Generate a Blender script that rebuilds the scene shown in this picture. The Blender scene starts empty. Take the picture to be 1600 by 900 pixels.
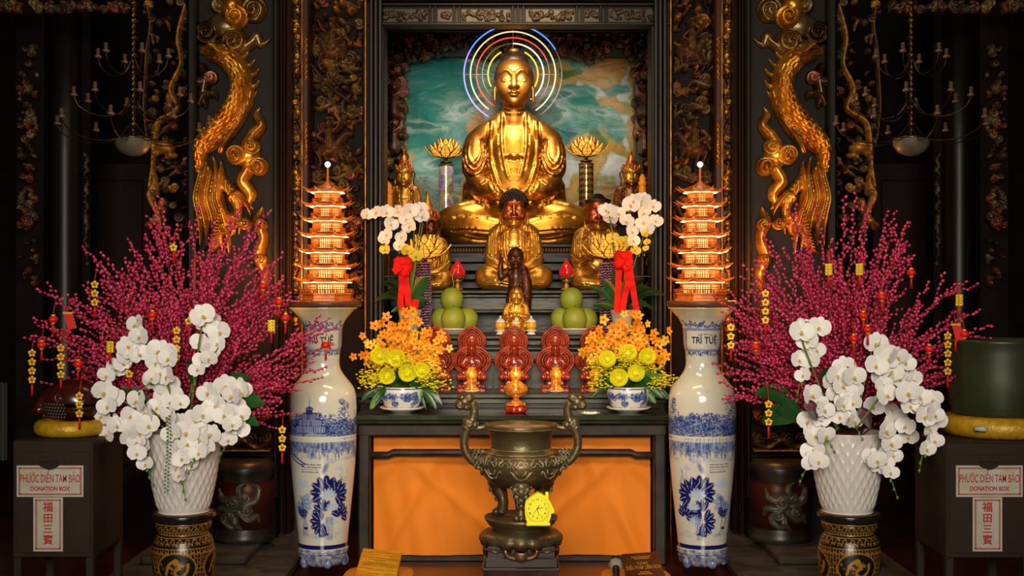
import bpy, math, random
import numpy as np
from mathutils import Vector, Matrix
SC = bpy.context.scene
COL = SC.collection
# ---------------------------------------------------------------- camera, world, lights, exposure
CAMZ = 1.56
cam_d = bpy.data.cameras.new('camera'); cam = bpy.data.objects.new('camera', cam_d); COL.objects.link(cam)
cam.location = (0, 0, CAMZ); cam.rotation_euler = (math.pi/2, 0, 0)
cam_d.sensor_width = 36; cam_d.lens = 36*2000/1600.0; cam_d.clip_end = 60
SC.camera = cam
SC.view_settings.view_transform = 'Standard'; SC.view_settings.look = 'None'
SC.view_settings.gamma = 1; SC.view_settings.use_curve_mapping = False
SC.view_settings.exposure = 0.7
SC.cycles.use_denoising = True
SC.cycles.max_bounces = 5; SC.cycles.diffuse_bounces = 2; SC.cycles.glossy_bounces = 3
SC.cycles.sample_clamp_indirect = 3.0
SC.cycles.caustics_reflective = False; SC.cycles.caustics_refractive = False
wd = bpy.data.worlds.new('world'); SC.world = wd; wd.use_nodes = True
wd.node_tree.nodes['Background'].inputs[0].default_value = (0.9, 0.75, 0.6, 1)
wd.node_tree.nodes['Background'].inputs[1].default_value = 0.012
def W(px, py, Y):
    return Vector(((px-800)/2000*Y, Y, CAMZ+(450-py)/2000*Y))
def aim(o, tgt):
    o.rotation_euler = (Vector(tgt)-o.location).to_track_quat('-Z', 'Y').to_euler()
def area(name, loc, tgt, sx, sy, power, col, spread=math.pi):
    d = bpy.data.lights.new(name, 'AREA'); d.shape = 'RECTANGLE'; d.size = sx; d.size_y = sy
    d.energy = power; d.color = col; d.spread = spread
    o = bpy.data.objects.new(name, d); COL.objects.link(o); o.location = loc; aim(o, tgt); return o
def spot(name, loc, tgt, power, col, deg, blend=0.6, r=0.05):
    d = bpy.data.lights.new(name, 'SPOT'); d.energy = power; d.color = col
    d.spot_size = math.radians(deg); d.spot_blend = blend; d.shadow_soft_size = r
    o = bpy.data.objects.new(name, d); COL.objects.link(o); o.location = loc; aim(o, tgt); return o
def point(name, loc, power, col, r=0.03):
    d = bpy.data.lights.new(name, 'POINT'); d.energy = power; d.color = col; d.shadow_soft_size = r
    o = bpy.data.objects.new(name, d); COL.objects.link(o); o.location = loc; return o
# hall lamp over the altar, added fill behind the camera, lamp inside the shrine
WARM = (1.0, 0.74, 0.42); NEUT = (1.0, 0.90, 0.76); ORNG = (1.0, 0.36, 0.07)
area("hall_lamp", (0, 5.6, 3.9), (0, 8.2, 1.1), 1.6, .5, 17, WARM)
area("front_fill", (0, -1.5, 2.6), (0, 7, 1.0), 3.0, 1.6, 46, NEUT, math.radians(70))  # unseen fill light added to brighten planters and boxes
spot('shrine_lamp', (0, 8.75, 3.2), (0, 9.95, 2.0), 40, (1.0, .95, .82), 120, .8, .15)
area('buddha_fill', (0, 7.6, 3.45), (0, 9.4, 2.1), .9, .25, 2.5, (1, .74, .36), math.radians(90))  # added unseen light that keeps the gold from going black
spot('table_fill', (0, 4.3, 2.7), (0, 7.15, .75), 150, (1, .82, .52), 46, .9, .25)  # added unseen spot that brightens the orange cloth and censer
for sg in (-1, 1):
    point('side_lamp', (sg*1.32, 7.40, 1.62), 12, ORNG, .06)
    spot('dragon_lamp', (sg*1.15, 6.3, 1.1), (sg*1.72, 7.7, 2.3), 17, (1, .62, .22), 50, .8, .08)

# ---------------------------------------------------------------- materials
MATS = {}
def mat(name, col, rough=0.5, metal=0.0, col2=None, scale=8.0, bump=0.0, bscale=40.0, emit=None, estr=0.0,
        coat=0.0, attr=False, sub=0.0, trans=0.0, detail=4.0, lo=0.35, hi=0.65, alpha=1.0, stretch=None, spec=0.5):
    if name in MATS: return MATS[name]
    m = bpy.data.materials.new(name); m.use_nodes = True; nt = m.node_tree; N = nt.nodes; L = nt.links
    b = N['Principled BSDF']
    c4 = (*col, 1)
    b.inputs['Base Color'].default_value = c4; b.inputs['Roughness'].default_value = rough
    b.inputs['Metallic'].default_value = metal; b.inputs['Coat Weight'].default_value = coat
    b.inputs['Coat Roughness'].default_value = 0.12
    b.inputs['Specular IOR Level'].default_value = spec
    b.inputs['Transmission Weight'].default_value = trans; b.inputs['Alpha'].default_value = alpha
    if sub: b.inputs['Subsurface Weight'].default_value = sub; b.inputs['Subsurface Scale'].default_value = 0.01
    if emit: b.inputs['Emission Color'].default_value = (*emit, 1); b.inputs['Emission Strength'].default_value = estr
    tc = N.new('ShaderNodeTexCoord'); mp = N.new('ShaderNodeMapping'); L.new(tc.outputs['Object'], mp.inputs['Vector'])
    if stretch: mp.inputs['Scale'].default_value = stretch
    src = None
    if attr:
        a = N.new('ShaderNodeAttribute'); a.attribute_name = 'Col'; src = a.outputs['Color']
    if col2 is not None:
        n = N.new('ShaderNodeTexNoise'); n.inputs['Scale'].default_value = scale; n.inputs['Detail'].default_value = detail
        L.new(mp.outputs['Vector'], n.inputs['Vector'])
        r = N.new('ShaderNodeValToRGB'); r.color_ramp.elements[0].position = lo; r.color_ramp.elements[1].position = hi
        L.new(n.outputs['Fac'], r.inputs['Fac'])
        mx = N.new('ShaderNodeMix'); mx.data_type = 'RGBA'
        L.new(r.outputs['Color'], mx.inputs[0]); mx.inputs[6].default_value = c4; mx.inputs[7].default_value = (*col2, 1)
        if src is not None:
            mx.blend_type = 'MULTIPLY'; L.new(src, mx.inputs[6])
        src = mx.outputs[2]
    if src is not None: L.new(src, b.inputs['Base Color'])
    if bump:
        n2 = N.new('ShaderNodeTexNoise'); n2.inputs['Scale'].default_value = bscale; n2.inputs['Detail'].default_value = 5
        L.new(mp.outputs['Vector'], n2.inputs['Vector'])
        bp = N.new('ShaderNodeBump'); bp.inputs['Strength'].default_value = bump; bp.inputs['Distance'].default_value = 0.01
        L.new(n2.outputs['Fac'], bp.inputs['Height']); L.new(bp.outputs['Normal'], b.inputs['Normal'])
    MATS[name] = m; return m
GOLD = lambda: mat('gold_leaf', (0.80, 0.40, 0.055), 0.27, 0.8, (0.36, 0.12, 0.02), 7, 0.15, 60, lo=0.40, hi=0.78)
DWOOD = lambda: mat('dark_wood', (0.020, 0.013, 0.009), 0.38, 0, (0.006, 0.004, 0.003), 10, 0.2, 60, stretch=(1, 1, 0.2), spec=.3)
GWOOD = lambda: mat('grey_lacquer_wood', (0.058, 0.056, 0.030), 0.34, 0, (0.016, 0.015, 0.009), 6, 0.15, 40, stretch=(0.3, 1, 1), spec=.35)
BLACK = lambda: mat('black', (0.004, 0.004, 0.004), 0.4)
WHITE = lambda: mat('white_glaze', (0.75, 0.72, 0.66), 0.25, coat=0.3)
# ---------------------------------------------------------------- objects
def tag(o, label=None, cat=None, group=None, kind=None):
    if label: o['label'] = label
    if cat: o['category'] = cat
    if group: o['group'] = group
    if kind: o['kind'] = kind
    return o
def empty(name, loc, label, cat, group=None, rz=0.0):
    o = bpy.data.objects.new(name, None); o.empty_display_size = 0.05; COL.objects.link(o)
    o.location = loc; o.rotation_euler = (0, 0, rz); return tag(o, label, cat, group)
def copy_tree(o, parent=None):
    c = o.copy(); COL.objects.link(c); c.parent = parent
    for ch in list(o.children): copy_tree(ch, c)
    return c
def raw(name, V, loops, tot, mats=None, mi=None, sm=None, parent=None, col=None, loc=None):
    me = bpy.data.meshes.new(name)
    V = np.ascontiguousarray(V, dtype=np.float32)
    me.vertices.add(len(V)); me.vertices.foreach_set('co', V.ravel())
    loops = np.asarray(loops, dtype=np.int32).ravel(); tot = np.asarray(tot, dtype=np.int32)
    me.loops.add(len(loops)); me.loops.foreach_set('vertex_index', loops)
    me.polygons.add(len(tot)); st = np.zeros(len(tot), np.int32); st[1:] = np.cumsum(tot)[:-1]
    me.polygons.foreach_set('loop_start', st); me.polygons.foreach_set('loop_total', tot)
    if mi is not None: me.polygons.foreach_set('material_index', np.asarray(mi, np.int32))
    me.polygons.foreach_set('use_smooth', np.ones(len(tot), bool) if sm is None else np.asarray(sm, bool))
    me.update(calc_edges=True); me.validate()
    if mats is not None:
        for m in (mats if isinstance(mats, (list, tuple)) else [mats]): me.materials.append(m)
    if col is not None:
        ca = me.color_attributes.new('Col', 'FLOAT_COLOR', 'POINT')
        c4 = np.ones((len(V), 4), np.float32); c4[:, :3] = col
        ca.data.foreach_set('color', c4.ravel())
    o = bpy.data.objects.new(name, me); COL.objects.link(o)
    if parent is not None: o.parent = parent
    if loc is not None: o.location = loc
    return o
def spline(pts, n=8):
    p = np.array(pts, float)
    if len(p) < 3: return np.array([p[0]+(p[-1]-p[0])*t for t in np.linspace(0, 1, n+1)])
    q = np.vstack([2*p[0]-p[1], p, 2*p[-1]-p[-2]]); out = []
    for i in range(1, len(q)-2):
        for t in np.arange(n)/n:
            a, b, c, d = q[i-1], q[i], q[i+1], q[i+2]
            out.append(0.5*((2*b)+(-a+c)*t+(2*a-5*b+4*c-d)*t*t+(-a+3*b-3*c+d)*t**3))
    out.append(p[-1]); return np.array(out)
class MB:
    def __init__(s): s.V=[]; s.L=[]; s.T=[]; s.M=[]; s.S=[]; s.n=0; s.m=0; s.X=None
    def add(s, V, loops, tot, smooth=True):
        V = np.asarray(V, float)
        if s.X is not None:
            A = np.array(s.X); V = V@A[:3, :3].T+A[:3, 3]
        s.V.append(V); s.L.append(np.asarray(loops, np.int64).ravel()+s.n); tot = np.asarray(tot, np.int64)
        s.T.append(tot); s.M.append(np.full(len(tot), s.m)); s.S.append(np.full(len(tot), smooth)); s.n += len(V); return s
    def quads(s, V, Q, smooth=True): Q = np.asarray(Q); return s.add(V, Q, np.full(len(Q), Q.shape[1]), smooth)
    def box(s, c, d, b=0.0, R=None):
        c = np.array(c, float); h = np.array(d, float)/2; b = min(b, h.min()*0.95)
        V = []
        if b <= 0:
            sg = [(-1,-1,-1),(1,-1,-1),(1,1,-1),(-1,1,-1),(-1,-1,1),(1,-1,1),(1,1,1),(-1,1,1)]
            V = np.array(sg)*h; F = [(0,3,2,1),(4,5,6,7),(0,1,5,4),(1,2,6,5),(2,3,7,6),(3,0,4,7)]
            if R is not None: V = V@np.array(R).T
            return s.quads(V+c, F, False)
        idx = {}
        for sx in (-1,1):
            for sy in (-1,1):
                for sz in (-1,1):
                    for a in range(3):
                        v = np.array([sx,sy,sz])*(h-b); v[a] += (sx,sy,sz)[a]*b; idx[(sx,sy,sz,a)] = len(V); V.append(v)
        F = []; T = []
        def q(l): F.extend(l); T.append(len(l))
        for a in range(3):
            u, w = (a+1)%3, (a+2)%3
            for sg in (-1,1):
                r = []
                for (p, o) in ((-1,-1),(1,-1),(1,1),(-1,1)):
                    k = [0,0,0]; k[a]=sg; k[u]=p; k[w]=o; r.append(idx[(*k,a)])
                q(r if sg > 0 else r[::-1])
            for p in (-1,1):
                for o in (-1,1):
                    k0=[0,0,0]; k1=[0,0,0]; k0[a]=-1; k1[a]=1; k0[u]=k1[u]=p; k0[w]=k1[w]=o
                    r = [idx[(*k0,u)], idx[(*k0,w)], idx[(*k1,w)], idx[(*k1,u)]]
                    q(r if p*o > 0 else r[::-1])
        for sx in (-1,1):
            for sy in (-1,1):
                for sz in (-1,1):
                    r = [idx[(sx,sy,sz,a)] for a in range(3)]; q(r if sx*sy*sz > 0 else r[::-1])
        V = np.array(V)
        if R is not None: V = V@np.array(R).T
        return s.add(V+c, F, T, False)
    def bar(s, x0, x1, y0, y1, z0, z1, b=0.0): return s.box(((x0+x1)/2,(y0+y1)/2,(z0+z1)/2),(abs(x1-x0),abs(y1-y0),abs(z1-z0)),b)
    def tube(s, path, r, n=8, closed=False, sq=(1,1)):
        P = np.array(path, float); k = len(P); r = np.full(k, r, float) if np.isscalar(r) else np.interp(np.linspace(0,1,k), np.linspace(0,1,len(r)), r)
        T = np.gradient(P, axis=0)
        if closed: T = np.roll(P,-1,0)-np.roll(P,1,0)
        T /= np.linalg.norm(T,axis=1)[:,None]+1e-12
        up = np.array([0,1.0,0]) if abs(T[0][1]) < 0.9 else np.array([1.0,0,0])
        U = np.cross(T[0], up); U /= np.linalg.norm(U); V = []
        a = np.arange(n)*2*math.pi/n
        for i in range(k):
            U = U-T[i]*U.dot(T[i]); U /= np.linalg.norm(U)+1e-12; B = np.cross(T[i], U)
            V.append(P[i]+r[i]*(np.outer(np.cos(a)*sq[0],U)+np.outer(np.sin(a)*sq[1],B)))
        V = np.vstack(V); i = np.arange(k if closed else k-1)[:,None]*n; j = np.arange(n)[None,:]; j2=(j+1)%n
        ni = (i+n)%(k*n)
        Q = np.stack([i+j, i+j2, ni+j2, ni+j],-1).reshape(-1,4)
        L = list(Q.ravel()); tt=[4]*len(Q)
        if not closed:
            L += list(range(n))[::-1]; tt.append(n); L += list(range((k-1)*n, k*n)); tt.append(n)
        return s.add(V, L, tt, True)
    def lathe(s, prof, n=32, c=(0,0,0), rf=None, sy=1.0, smooth=True, a0=0.0):
        pr = np.array(prof, float); k = len(pr); a = a0+np.arange(n)*2*math.pi/n
        R = pr[:,0][:,None]*np.ones(n); Z = pr[:,1][:,None]*np.ones(n)
        if rf is not None: R = rf(R, a[None,:], Z)
        V = np.stack([R*np.cos(a)+c[0], R*np.sin(a)*sy+c[1], Z+c[2]],-1).reshape(-1,3)
        i = np.arange(k-1)[:,None]*n; j = np.arange(n)[None,:]; j2=(j+1)%n
        Q = np.stack([i+j, i+j2, i+n+j2, i+n+j],-1).reshape(-1,4)
        return s.quads(V, Q, smooth)
    def ell(s, c, r, nu=12, nv=8, R=None):
        r = np.array([r]*3 if np.isscalar(r) else r, float)
        t = np.linspace(0, math.pi, nv+1)[1:-1]; a = np.arange(nu)*2*math.pi/nu
        V = [np.array([[0,0,1.0]])]
        V.append(np.stack([np.outer(np.sin(t),np.cos(a)), np.outer(np.sin(t),np.sin(a)), np.outer(np.cos(t),np.ones(nu))],-1).reshape(-1,3))
        V.append(np.array([[0,0,-1.0]])); V = np.vstack(V)*r
        if R is not None: V = V@np.array(R).T
        L=[];T=[]
        for j in range(nu): L += [0, 1+j, 1+(j+1)%nu]; T.append(3)
        for i in range(nv-2):
            for j in range(nu): L += [1+i*nu+j, 1+(i+1)*nu+j, 1+(i+1)*nu+(j+1)%nu, 1+i*nu+(j+1)%nu]; T.append(4)
        o = 1+(nv-2)*nu; e = len(V)-1
        for j in range(nu): L += [e, o+(j+1)%nu, o+j]; T.append(3)
        return s.add(V+np.array(c,float), L, T, True)
    def prism(s, poly, y0, y1, smooth=False):
        # polygon in (x, z), extruded along y
        p = np.array(poly, float); n = len(p)
        ar = 0.5*np.sum(p[:,0]*np.roll(p[:,1],-1)-np.roll(p[:,0],-1)*p[:,1])
        if ar < 0: p = p[::-1]
        V = np.vstack([np.column_stack([p[:,0], np.full(n,y0), p[:,1]]), np.column_stack([p[:,0], np.full(n,y1), p[:,1]])])
        L = list(range(n))+list(range(2*n-1, n-1, -1)); T=[n,n]
        for i in range(n): L += [i, n+i, n+(i+1)%n, (i+1)%n]; T.append(4)
        return s.add(V, L, T, smooth)
    def surf(s, P, smooth=True, closed_u=False):
        P = np.asarray(P, float); a, b = P.shape[:2]
        i = np.arange(a-1)[:,None]; j = np.arange(b if closed_u else b-1)[None,:]; j2=(j+1)%b
        Q = np.stack([i*b+j, i*b+j2, (i+1)*b+j2, (i+1)*b+j],-1).reshape(-1,4)
        return s.quads(P.reshape(-1,3), Q, smooth)
    def build(s, name, mats, parent=None, loc=None, col=None):
        return raw(name, np.vstack(s.V), np.concatenate(s.L), np.concatenate(s.T), mats, np.concatenate(s.M), np.concatenate(s.S), parent, col, loc)
def T(x=0,y=0,z=0): return Matrix.Translation((x,y,z))
def RX(a): return Matrix.Rotation(a,4,'X')
def RY(a): return Matrix.Rotation(a,4,'Y')
def RZ(a): return Matrix.Rotation(a,4,'Z')
def SCL(x,y=None,z=None): return Matrix.Diagonal((x, x if y is None else y, x if z is None else z, 1))
def text_add(mb, s, size, x=0, y=0, z=0, bold=0.0, depth=0.0015, sx=1.0, fn=None, align='CENTER'):
    cu = bpy.data.curves.new('t','FONT'); cu.body = s; cu.size = size; cu.align_x = align; cu.align_y='CENTER'
    cu.offset = bold; cu.extrude = depth; cu.resolution_u = 3
    ob = bpy.data.objects.new('t', cu); COL.objects.link(ob)
    dg = bpy.context.evaluated_depsgraph_get(); dg.update(); me = bpy.data.meshes.new_from_object(ob.evaluated_get(dg))
    n = len(me.vertices); co = np.zeros(n*3, np.float32); me.vertices.foreach_get('co', co); co = co.reshape(-1,3)
    lt = np.zeros(len(me.polygons), np.int32); me.polygons.foreach_get('loop_total', lt)
    lv = np.zeros(len(me.loops), np.int32); me.loops.foreach_get('vertex_index', lv)
    bpy.data.objects.remove(ob); bpy.data.meshes.remove(me)
    V = np.column_stack([co[:,0]*sx+x, -co[:,2]+y, co[:,1]+z])
    if fn is not None: V = fn(V)
    if n: mb.add(V, lv, lt, False)
# ---------------------------------------------------------------- distance fields meshed by surface nets
class Field:
    def __init__(s, lo, hi, h):
        s.lo = np.array(lo,float); s.h = h; s.n = np.ceil((np.array(hi)-s.lo)/h).astype(int)+1
        s.D = np.full(tuple(s.n), 60.0, np.float32)
        s.ax = [s.lo[i]+np.arange(s.n[i])*h for i in range(3)]
    def op(s, fn, lo, hi, k, mode='u'):
        a = np.maximum(np.floor((np.array(lo)-k-2*s.h-s.lo)/s.h).astype(int),0)
        b = np.minimum(np.ceil((np.array(hi)+k+2*s.h-s.lo)/s.h).astype(int)+1, s.n)
        if np.any(b <= a): return
        sl = tuple(slice(a[i],b[i]) for i in range(3))
        X = s.ax[0][sl[0]][:,None,None]; Y = s.ax[1][sl[1]][None,:,None]; Z = s.ax[2][sl[2]][None,None,:]
        d = fn(X,Y,Z); c = s.D[sl]
        if mode == 'u':
            if k > 0:
                h = np.clip(0.5+0.5*(c-d)/k,0,1); s.D[sl] = c*(1-h)+d*h-k*h*(1-h)
            else: s.D[sl] = np.minimum(c,d)
        elif mode == 's':
            d = -d; k = max(k,1e-3); h = np.clip(0.5-0.5*(c-d)/k,0,1); s.D[sl] = c*(1-h)+d*h+k*h*(1-h)
        elif mode == 'i': s.D[sl] = np.maximum(c, d)
    def ell(s, c, r, k=0, mode='u', rz=0, rx=0, ry=0):
        c = np.array(c,float); r = np.array([r]*3 if np.isscalar(r) else r,float)
        R = np.array((Matrix.Rotation(rz,3,'Z')@Matrix.Rotation(ry,3,'Y')@Matrix.Rotation(rx,3,'X')).transposed())
        m = r.max() if (rz or rx or ry) else r
        def fn(X,Y,Z):
            x,y,z = X-c[0],Y-c[1],Z-c[2]
            if rz or rx or ry:
                x,y,z = (R[0,0]*x+R[0,1]*y+R[0,2]*z, R[1,0]*x+R[1,1]*y+R[1,2]*z, R[2,0]*x+R[2,1]*y+R[2,2]*z)
            k0 = np.sqrt((x/r[0])**2+(y/r[1])**2+(z/r[2])**2); k1 = np.sqrt((x/r[0]**2)**2+(y/r[1]**2)**2+(z/r[2]**2)**2)+1e-9
            return k0*(k0-1)/k1
        s.op(fn, c-m, c+m, k, mode)
    def cap(s, a, b, ra, rb=None, k=0, mode='u'):
        a = np.array(a,float); b = np.array(b,float); rb = ra if rb is None else rb; d = b-a; dd = d.dot(d)+1e-9
        def fn(X,Y,Z):
            t = np.clip(((X-a[0])*d[0]+(Y-a[1])*d[1]+(Z-a[2])*d[2])/dd,0,1)
            return np.sqrt((X-a[0]-t*d[0])**2+(Y-a[1]-t*d[1])**2+(Z-a[2]-t*d[2])**2)-(ra+(rb-ra)*t)
        m = max(ra,rb); s.op(fn, np.minimum(a,b)-m, np.maximum(a,b)+m, k, mode)
    def chain(s, pts, r, k=0, mode='u', n=5):
        P = spline(pts, n); m = len(P)
        R = np.full(m, r, float) if np.isscalar(r) else np.interp(np.linspace(0,1,m), np.linspace(0,1,len(r)), r)
        for i in range(m-1): s.cap(P[i],P[i+1],R[i],R[i+1],k,mode)
    def box(s, c, hsz, rr=0, k=0, mode='u'):
        c = np.array(c,float); hh = np.array(hsz,float)
        def fn(X,Y,Z):
            qx,qy,qz = np.abs(X-c[0])-hh[0]+rr, np.abs(Y-c[1])-hh[1]+rr, np.abs(Z-c[2])-hh[2]+rr
            return np.sqrt(np.maximum(qx,0)**2+np.maximum(qy,0)**2+np.maximum(qz,0)**2)+np.minimum(np.maximum(qx,np.maximum(qy,qz)),0)-rr
        s.op(fn, c-hh, c+hh, k, mode)
    def front(s, x, z):
        i = int(round((x-s.lo[0])/s.h)); j = int(round((z-s.lo[2])/s.h))
        i = min(max(i,0),s.n[0]-1); j = min(max(j,0),s.n[2]-1)
        w = np.nonzero(s.D[i,:,j] < 0)[0]
        return None if len(w) == 0 else s.ax[1][w[0]]
    def line(s, pts, r, k=1.5, mode='u', off=0.0, n=7, both=True):
        # a ridge (u) or a groove (s) drawn on the front of the body through (x, z) points
        for sg in ((1,-1) if both else (1,)):
            P = spline([(p[0]*sg, p[1]) for p in pts], n); m = len(P)
            ys = [s.front(p[0],p[1]) for p in P]
            R = np.full(m, r, float) if np.isscalar(r) else np.interp(np.linspace(0,1,m), np.linspace(0,1,len(r)), r)
            for i in range(m-1):
                if ys[i] is None or ys[i+1] is None or abs(ys[i]-ys[i+1]) > 12*s.h: continue
                s.cap((P[i][0],ys[i]+off,P[i][1]),(P[i+1][0],ys[i+1]+off,P[i+1][1]),R[i],R[i+1],k,mode)
    def mesh(s):
        D = s.D; I = D < 0
        nx,ny,nz = D.shape
        c = np.zeros((nx-1,ny-1,nz-1), np.int8)
        for i in (0,1):
            for j in (0,1):
                for k in (0,1): c += I[i:nx-1+i, j:ny-1+j, k:nz-1+k]
        act = (c > 0)&(c < 8); ids = -np.ones(act.shape, np.int64); A = np.argwhere(act); ids[act] = np.arange(len(A))
        acc = np.zeros((len(A),3)); cnt = np.zeros(len(A))
        cor = [(i,j,k) for i in (0,1) for j in (0,1) for k in (0,1)]
        for a in cor:
            for ax in range(3):
                if a[ax]: continue
                b = list(a); b[ax] = 1
                da = D[A[:,0]+a[0],A[:,1]+a[1],A[:,2]+a[2]]; db = D[A[:,0]+b[0],A[:,1]+b[1],A[:,2]+b[2]]
                m = (da < 0) != (db < 0); t = np.where(m, da/(da-db+1e-12), 0)
                p = np.array(a,float)[None,:].repeat(len(A),0); p[:,ax] += t
                acc += p*m[:,None]; cnt += m
        V = (A+acc/np.maximum(cnt,1)[:,None])*s.h+s.lo
        Q = []
        for ax in range(3):
            sl0=[slice(None)]*3; sl1=[slice(None)]*3; sl0[ax]=slice(0,-1); sl1[ax]=slice(1,None)
            a0=I[tuple(sl0)]; a1=I[tuple(sl1)]; E=np.argwhere(a0!=a1)
            u,w=(ax+1)%3,(ax+2)%3
            E=E[(E[:,u]>0)&(E[:,w]>0)&(E[:,u]<D.shape[u]-1)&(E[:,w]<D.shape[w]-1)]
            def g(du,dw):
                e=E.copy(); e[:,u]-=du; e[:,w]-=dw; return ids[e[:,0],e[:,1],e[:,2]]
            q=np.stack([g(1,1),g(0,1),g(0,0),g(1,0)],-1); fl=a0[E[:,0],E[:,1],E[:,2]]
            q[~fl]=q[~fl][:,::-1]; Q.append(q)
        return V, np.vstack(Q)
    def build(s, name, mats, parent, sc=1.0, col=None, off=(0,0,0)):
        V,Q = s.mesh(); c = col(V) if col is not None else None
        return raw(name, V*sc+np.array(off), Q, np.full(len(Q),4), mats, None, None, parent, c)
# ---------------------------------------------------------------- carved reliefs (height fields on a plane)
class Rel:
    def __init__(s, x0, x1, y0, y1, st=1.0):
        s.x = np.arange(x0,x1+st/2,st); s.y = np.arange(y0,y1+st/2,st); s.X,s.Y = np.meshgrid(s.x,s.y)
        s.H = np.zeros_like(s.X); s.C = np.zeros(s.X.shape+(3,)); s.C[:] = (0.02,0.012,0.006)
    def put(s, h, m, col):
        w = m&(h > s.H); s.H[w] = h[w]; s.C[w] = col
    def dome(s, cx, cy, rx, ry, h, col, rot=0):
        dx,dy = s.X-cx,s.Y-cy; c,q = math.cos(rot),math.sin(rot); a=(dx*c+dy*q)/rx; b=(-dx*q+dy*c)/ry; d=a*a+b*b
        s.put(h*np.sqrt(np.clip(1-d,0,1)), d<1, col)
    def scroll(s, cx, cy, r, h, col, sg=1, ph=0.0, turns=2.0):
        dx,dy = s.X-cx,s.Y-cy; rr = np.hypot(dx,dy); th = np.arctan2(dy,dx)*sg+ph
        p = rr/(r/turns)-th/(2*math.pi); g = np.abs(np.cos(math.pi*p))**0.6
        e = np.sqrt(np.clip(1-(rr/r)**4,0,1)); s.put(h*e*(0.45+0.55*g)*(1.15-0.35*rr/r), rr<r, col)
    def stroke(s, pts, r, h, col, scale=0, n=7, flute=0, base=0.0):
        P = spline(pts,n); m=len(P); R = np.full(m,r,float) if np.isscalar(r) else np.interp(np.linspace(0,1,m),np.linspace(0,1,len(r)),r)
        best = np.full(s.X.shape,1e9); S=np.zeros_like(best); Tt=np.zeros_like(best); RR=np.ones_like(best); acc=0
        for i in range(m-1):
            a,b=P[i],P[i+1]; d=b-a; L=math.hypot(*d)+1e-9
            t=np.clip(((s.X-a[0])*d[0]+(s.Y-a[1])*d[1])/L**2,0,1)
            dd=np.hypot(s.X-a[0]-t*d[0],s.Y-a[1]-t*d[1]); rr=R[i]+(R[i+1]-R[i])*t; q=dd/rr; w=q<best
            best[w]=q[w]; S[w]=(acc+t*L)[w]; RR[w]=rr[w]
            Tt[w]=(((s.X-a[0])*d[1]-(s.Y-a[1])*d[0])/L)[w]; acc+=L
        ins=best<1; hh=h*np.sqrt(np.clip(1-best**2,0,1))*np.clip(RR/np.max(R),0.35,1)
        if scale:
            v=Tt/scale*1.05; hh0=np.zeros_like(hh)
            for q in (0,1):
                gv=np.abs(((v+.5*q)-np.floor(v+.5*q))-0.5)*2; u=S/scale/2+.5*q-.42*np.sqrt(np.clip(1-gv**2,0,1)); f=u-np.floor(u); hh0=np.maximum(hh0,np.where(f<.62,(.62-f)/.62,0)*(1-.75*gv**6))
            hh=hh+ins*hh0*scale*0.42
        if flute: hh=hh+ins*np.cos(Tt/flute*2*math.pi)*flute*0.22
        s.put(hh+base*ins, ins&(hh>0), col)
    def build(s, name, mats, Yp, parent=None, loc=(0,0,0), keep=0.4, back=0.0, mirror=False, var=0.0, seed=0, full=False):
        sc = Yp/2000; H=s.H; C=s.C.copy()
        if var:
            r=np.random.RandomState(seed); n=np.kron(r.rand(H.shape[0]//6+2,H.shape[1]//6+2),np.ones((6,6)))[:H.shape[0],:H.shape[1]]
            C*= (1-var+2*var*n)[...,None]
        X = (s.X-800)*(-1 if mirror else 1)
        V = np.stack([X*sc, Yp-H*sc, CAMZ+(450-s.Y)*sc],-1).reshape(-1,3)-np.array(loc)
        a,b=H.shape; i=np.arange(a-1)[:,None]*b; j=np.arange(b-1)[None,:]
        Q=np.stack([i+j,i+b+j,i+b+j+1,i+j+1],-1).reshape(-1,4)
        if mirror: Q=Q[:,::-1]
        if not full:
            hf=H.ravel(); Q=Q[(hf[Q]>keep).any(1)]
        us=np.unique(Q); mp=np.zeros(a*b,int); mp[us]=np.arange(len(us))
        return raw(name, V[us], mp[Q], np.full(len(Q),4), mats, None, None, parent, C.reshape(-1,3)[us])

# ---------------------------------------------------------------- the setting
def struct(name, mb, m, col=None): return tag(mb.build(name, m, col=col), kind='structure')
def tilemat():
    m = bpy.data.materials.new('red_floor_tiles'); m.use_nodes = True; nt = m.node_tree; b = nt.nodes['Principled BSDF']
    tc = nt.nodes.new('ShaderNodeTexCoord'); br = nt.nodes.new('ShaderNodeTexBrick')
    br.offset = 0; br.inputs['Scale'].default_value = 1; br.inputs['Brick Width'].default_value = .4; br.inputs['Row Height'].default_value = .4
    br.inputs['Mortar Size'].default_value = .006
    br.inputs['Color1'].default_value = (.035, .008, .005, 1); br.inputs['Color2'].default_value = (.05, .013, .008, 1); br.inputs['Mortar'].default_value = (.01, .008, .006, 1)
    nt.links.new(tc.outputs['Object'], br.inputs['Vector']); nt.links.new(br.outputs['Color'], b.inputs['Base Color']); b.inputs['Roughness'].default_value = .22
    return m
m = MB(); m.bar(-5, 5, -3, 11, -.1, 0); struct('floor', m, tilemat())
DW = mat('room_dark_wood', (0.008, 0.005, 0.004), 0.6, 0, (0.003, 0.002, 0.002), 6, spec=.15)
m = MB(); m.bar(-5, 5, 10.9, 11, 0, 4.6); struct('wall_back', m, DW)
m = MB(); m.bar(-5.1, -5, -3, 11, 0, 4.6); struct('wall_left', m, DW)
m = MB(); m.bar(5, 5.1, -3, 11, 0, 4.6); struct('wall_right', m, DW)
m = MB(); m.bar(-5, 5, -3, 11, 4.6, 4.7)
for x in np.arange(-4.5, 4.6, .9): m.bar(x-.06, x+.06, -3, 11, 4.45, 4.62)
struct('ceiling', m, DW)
PAN = mat('brown_panelling', (0.03, 0.012, 0.006), 0.5, 0, (0.018, 0.008, 0.004), 5, stretch=(1, 1, .2), spec=.2)
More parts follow.
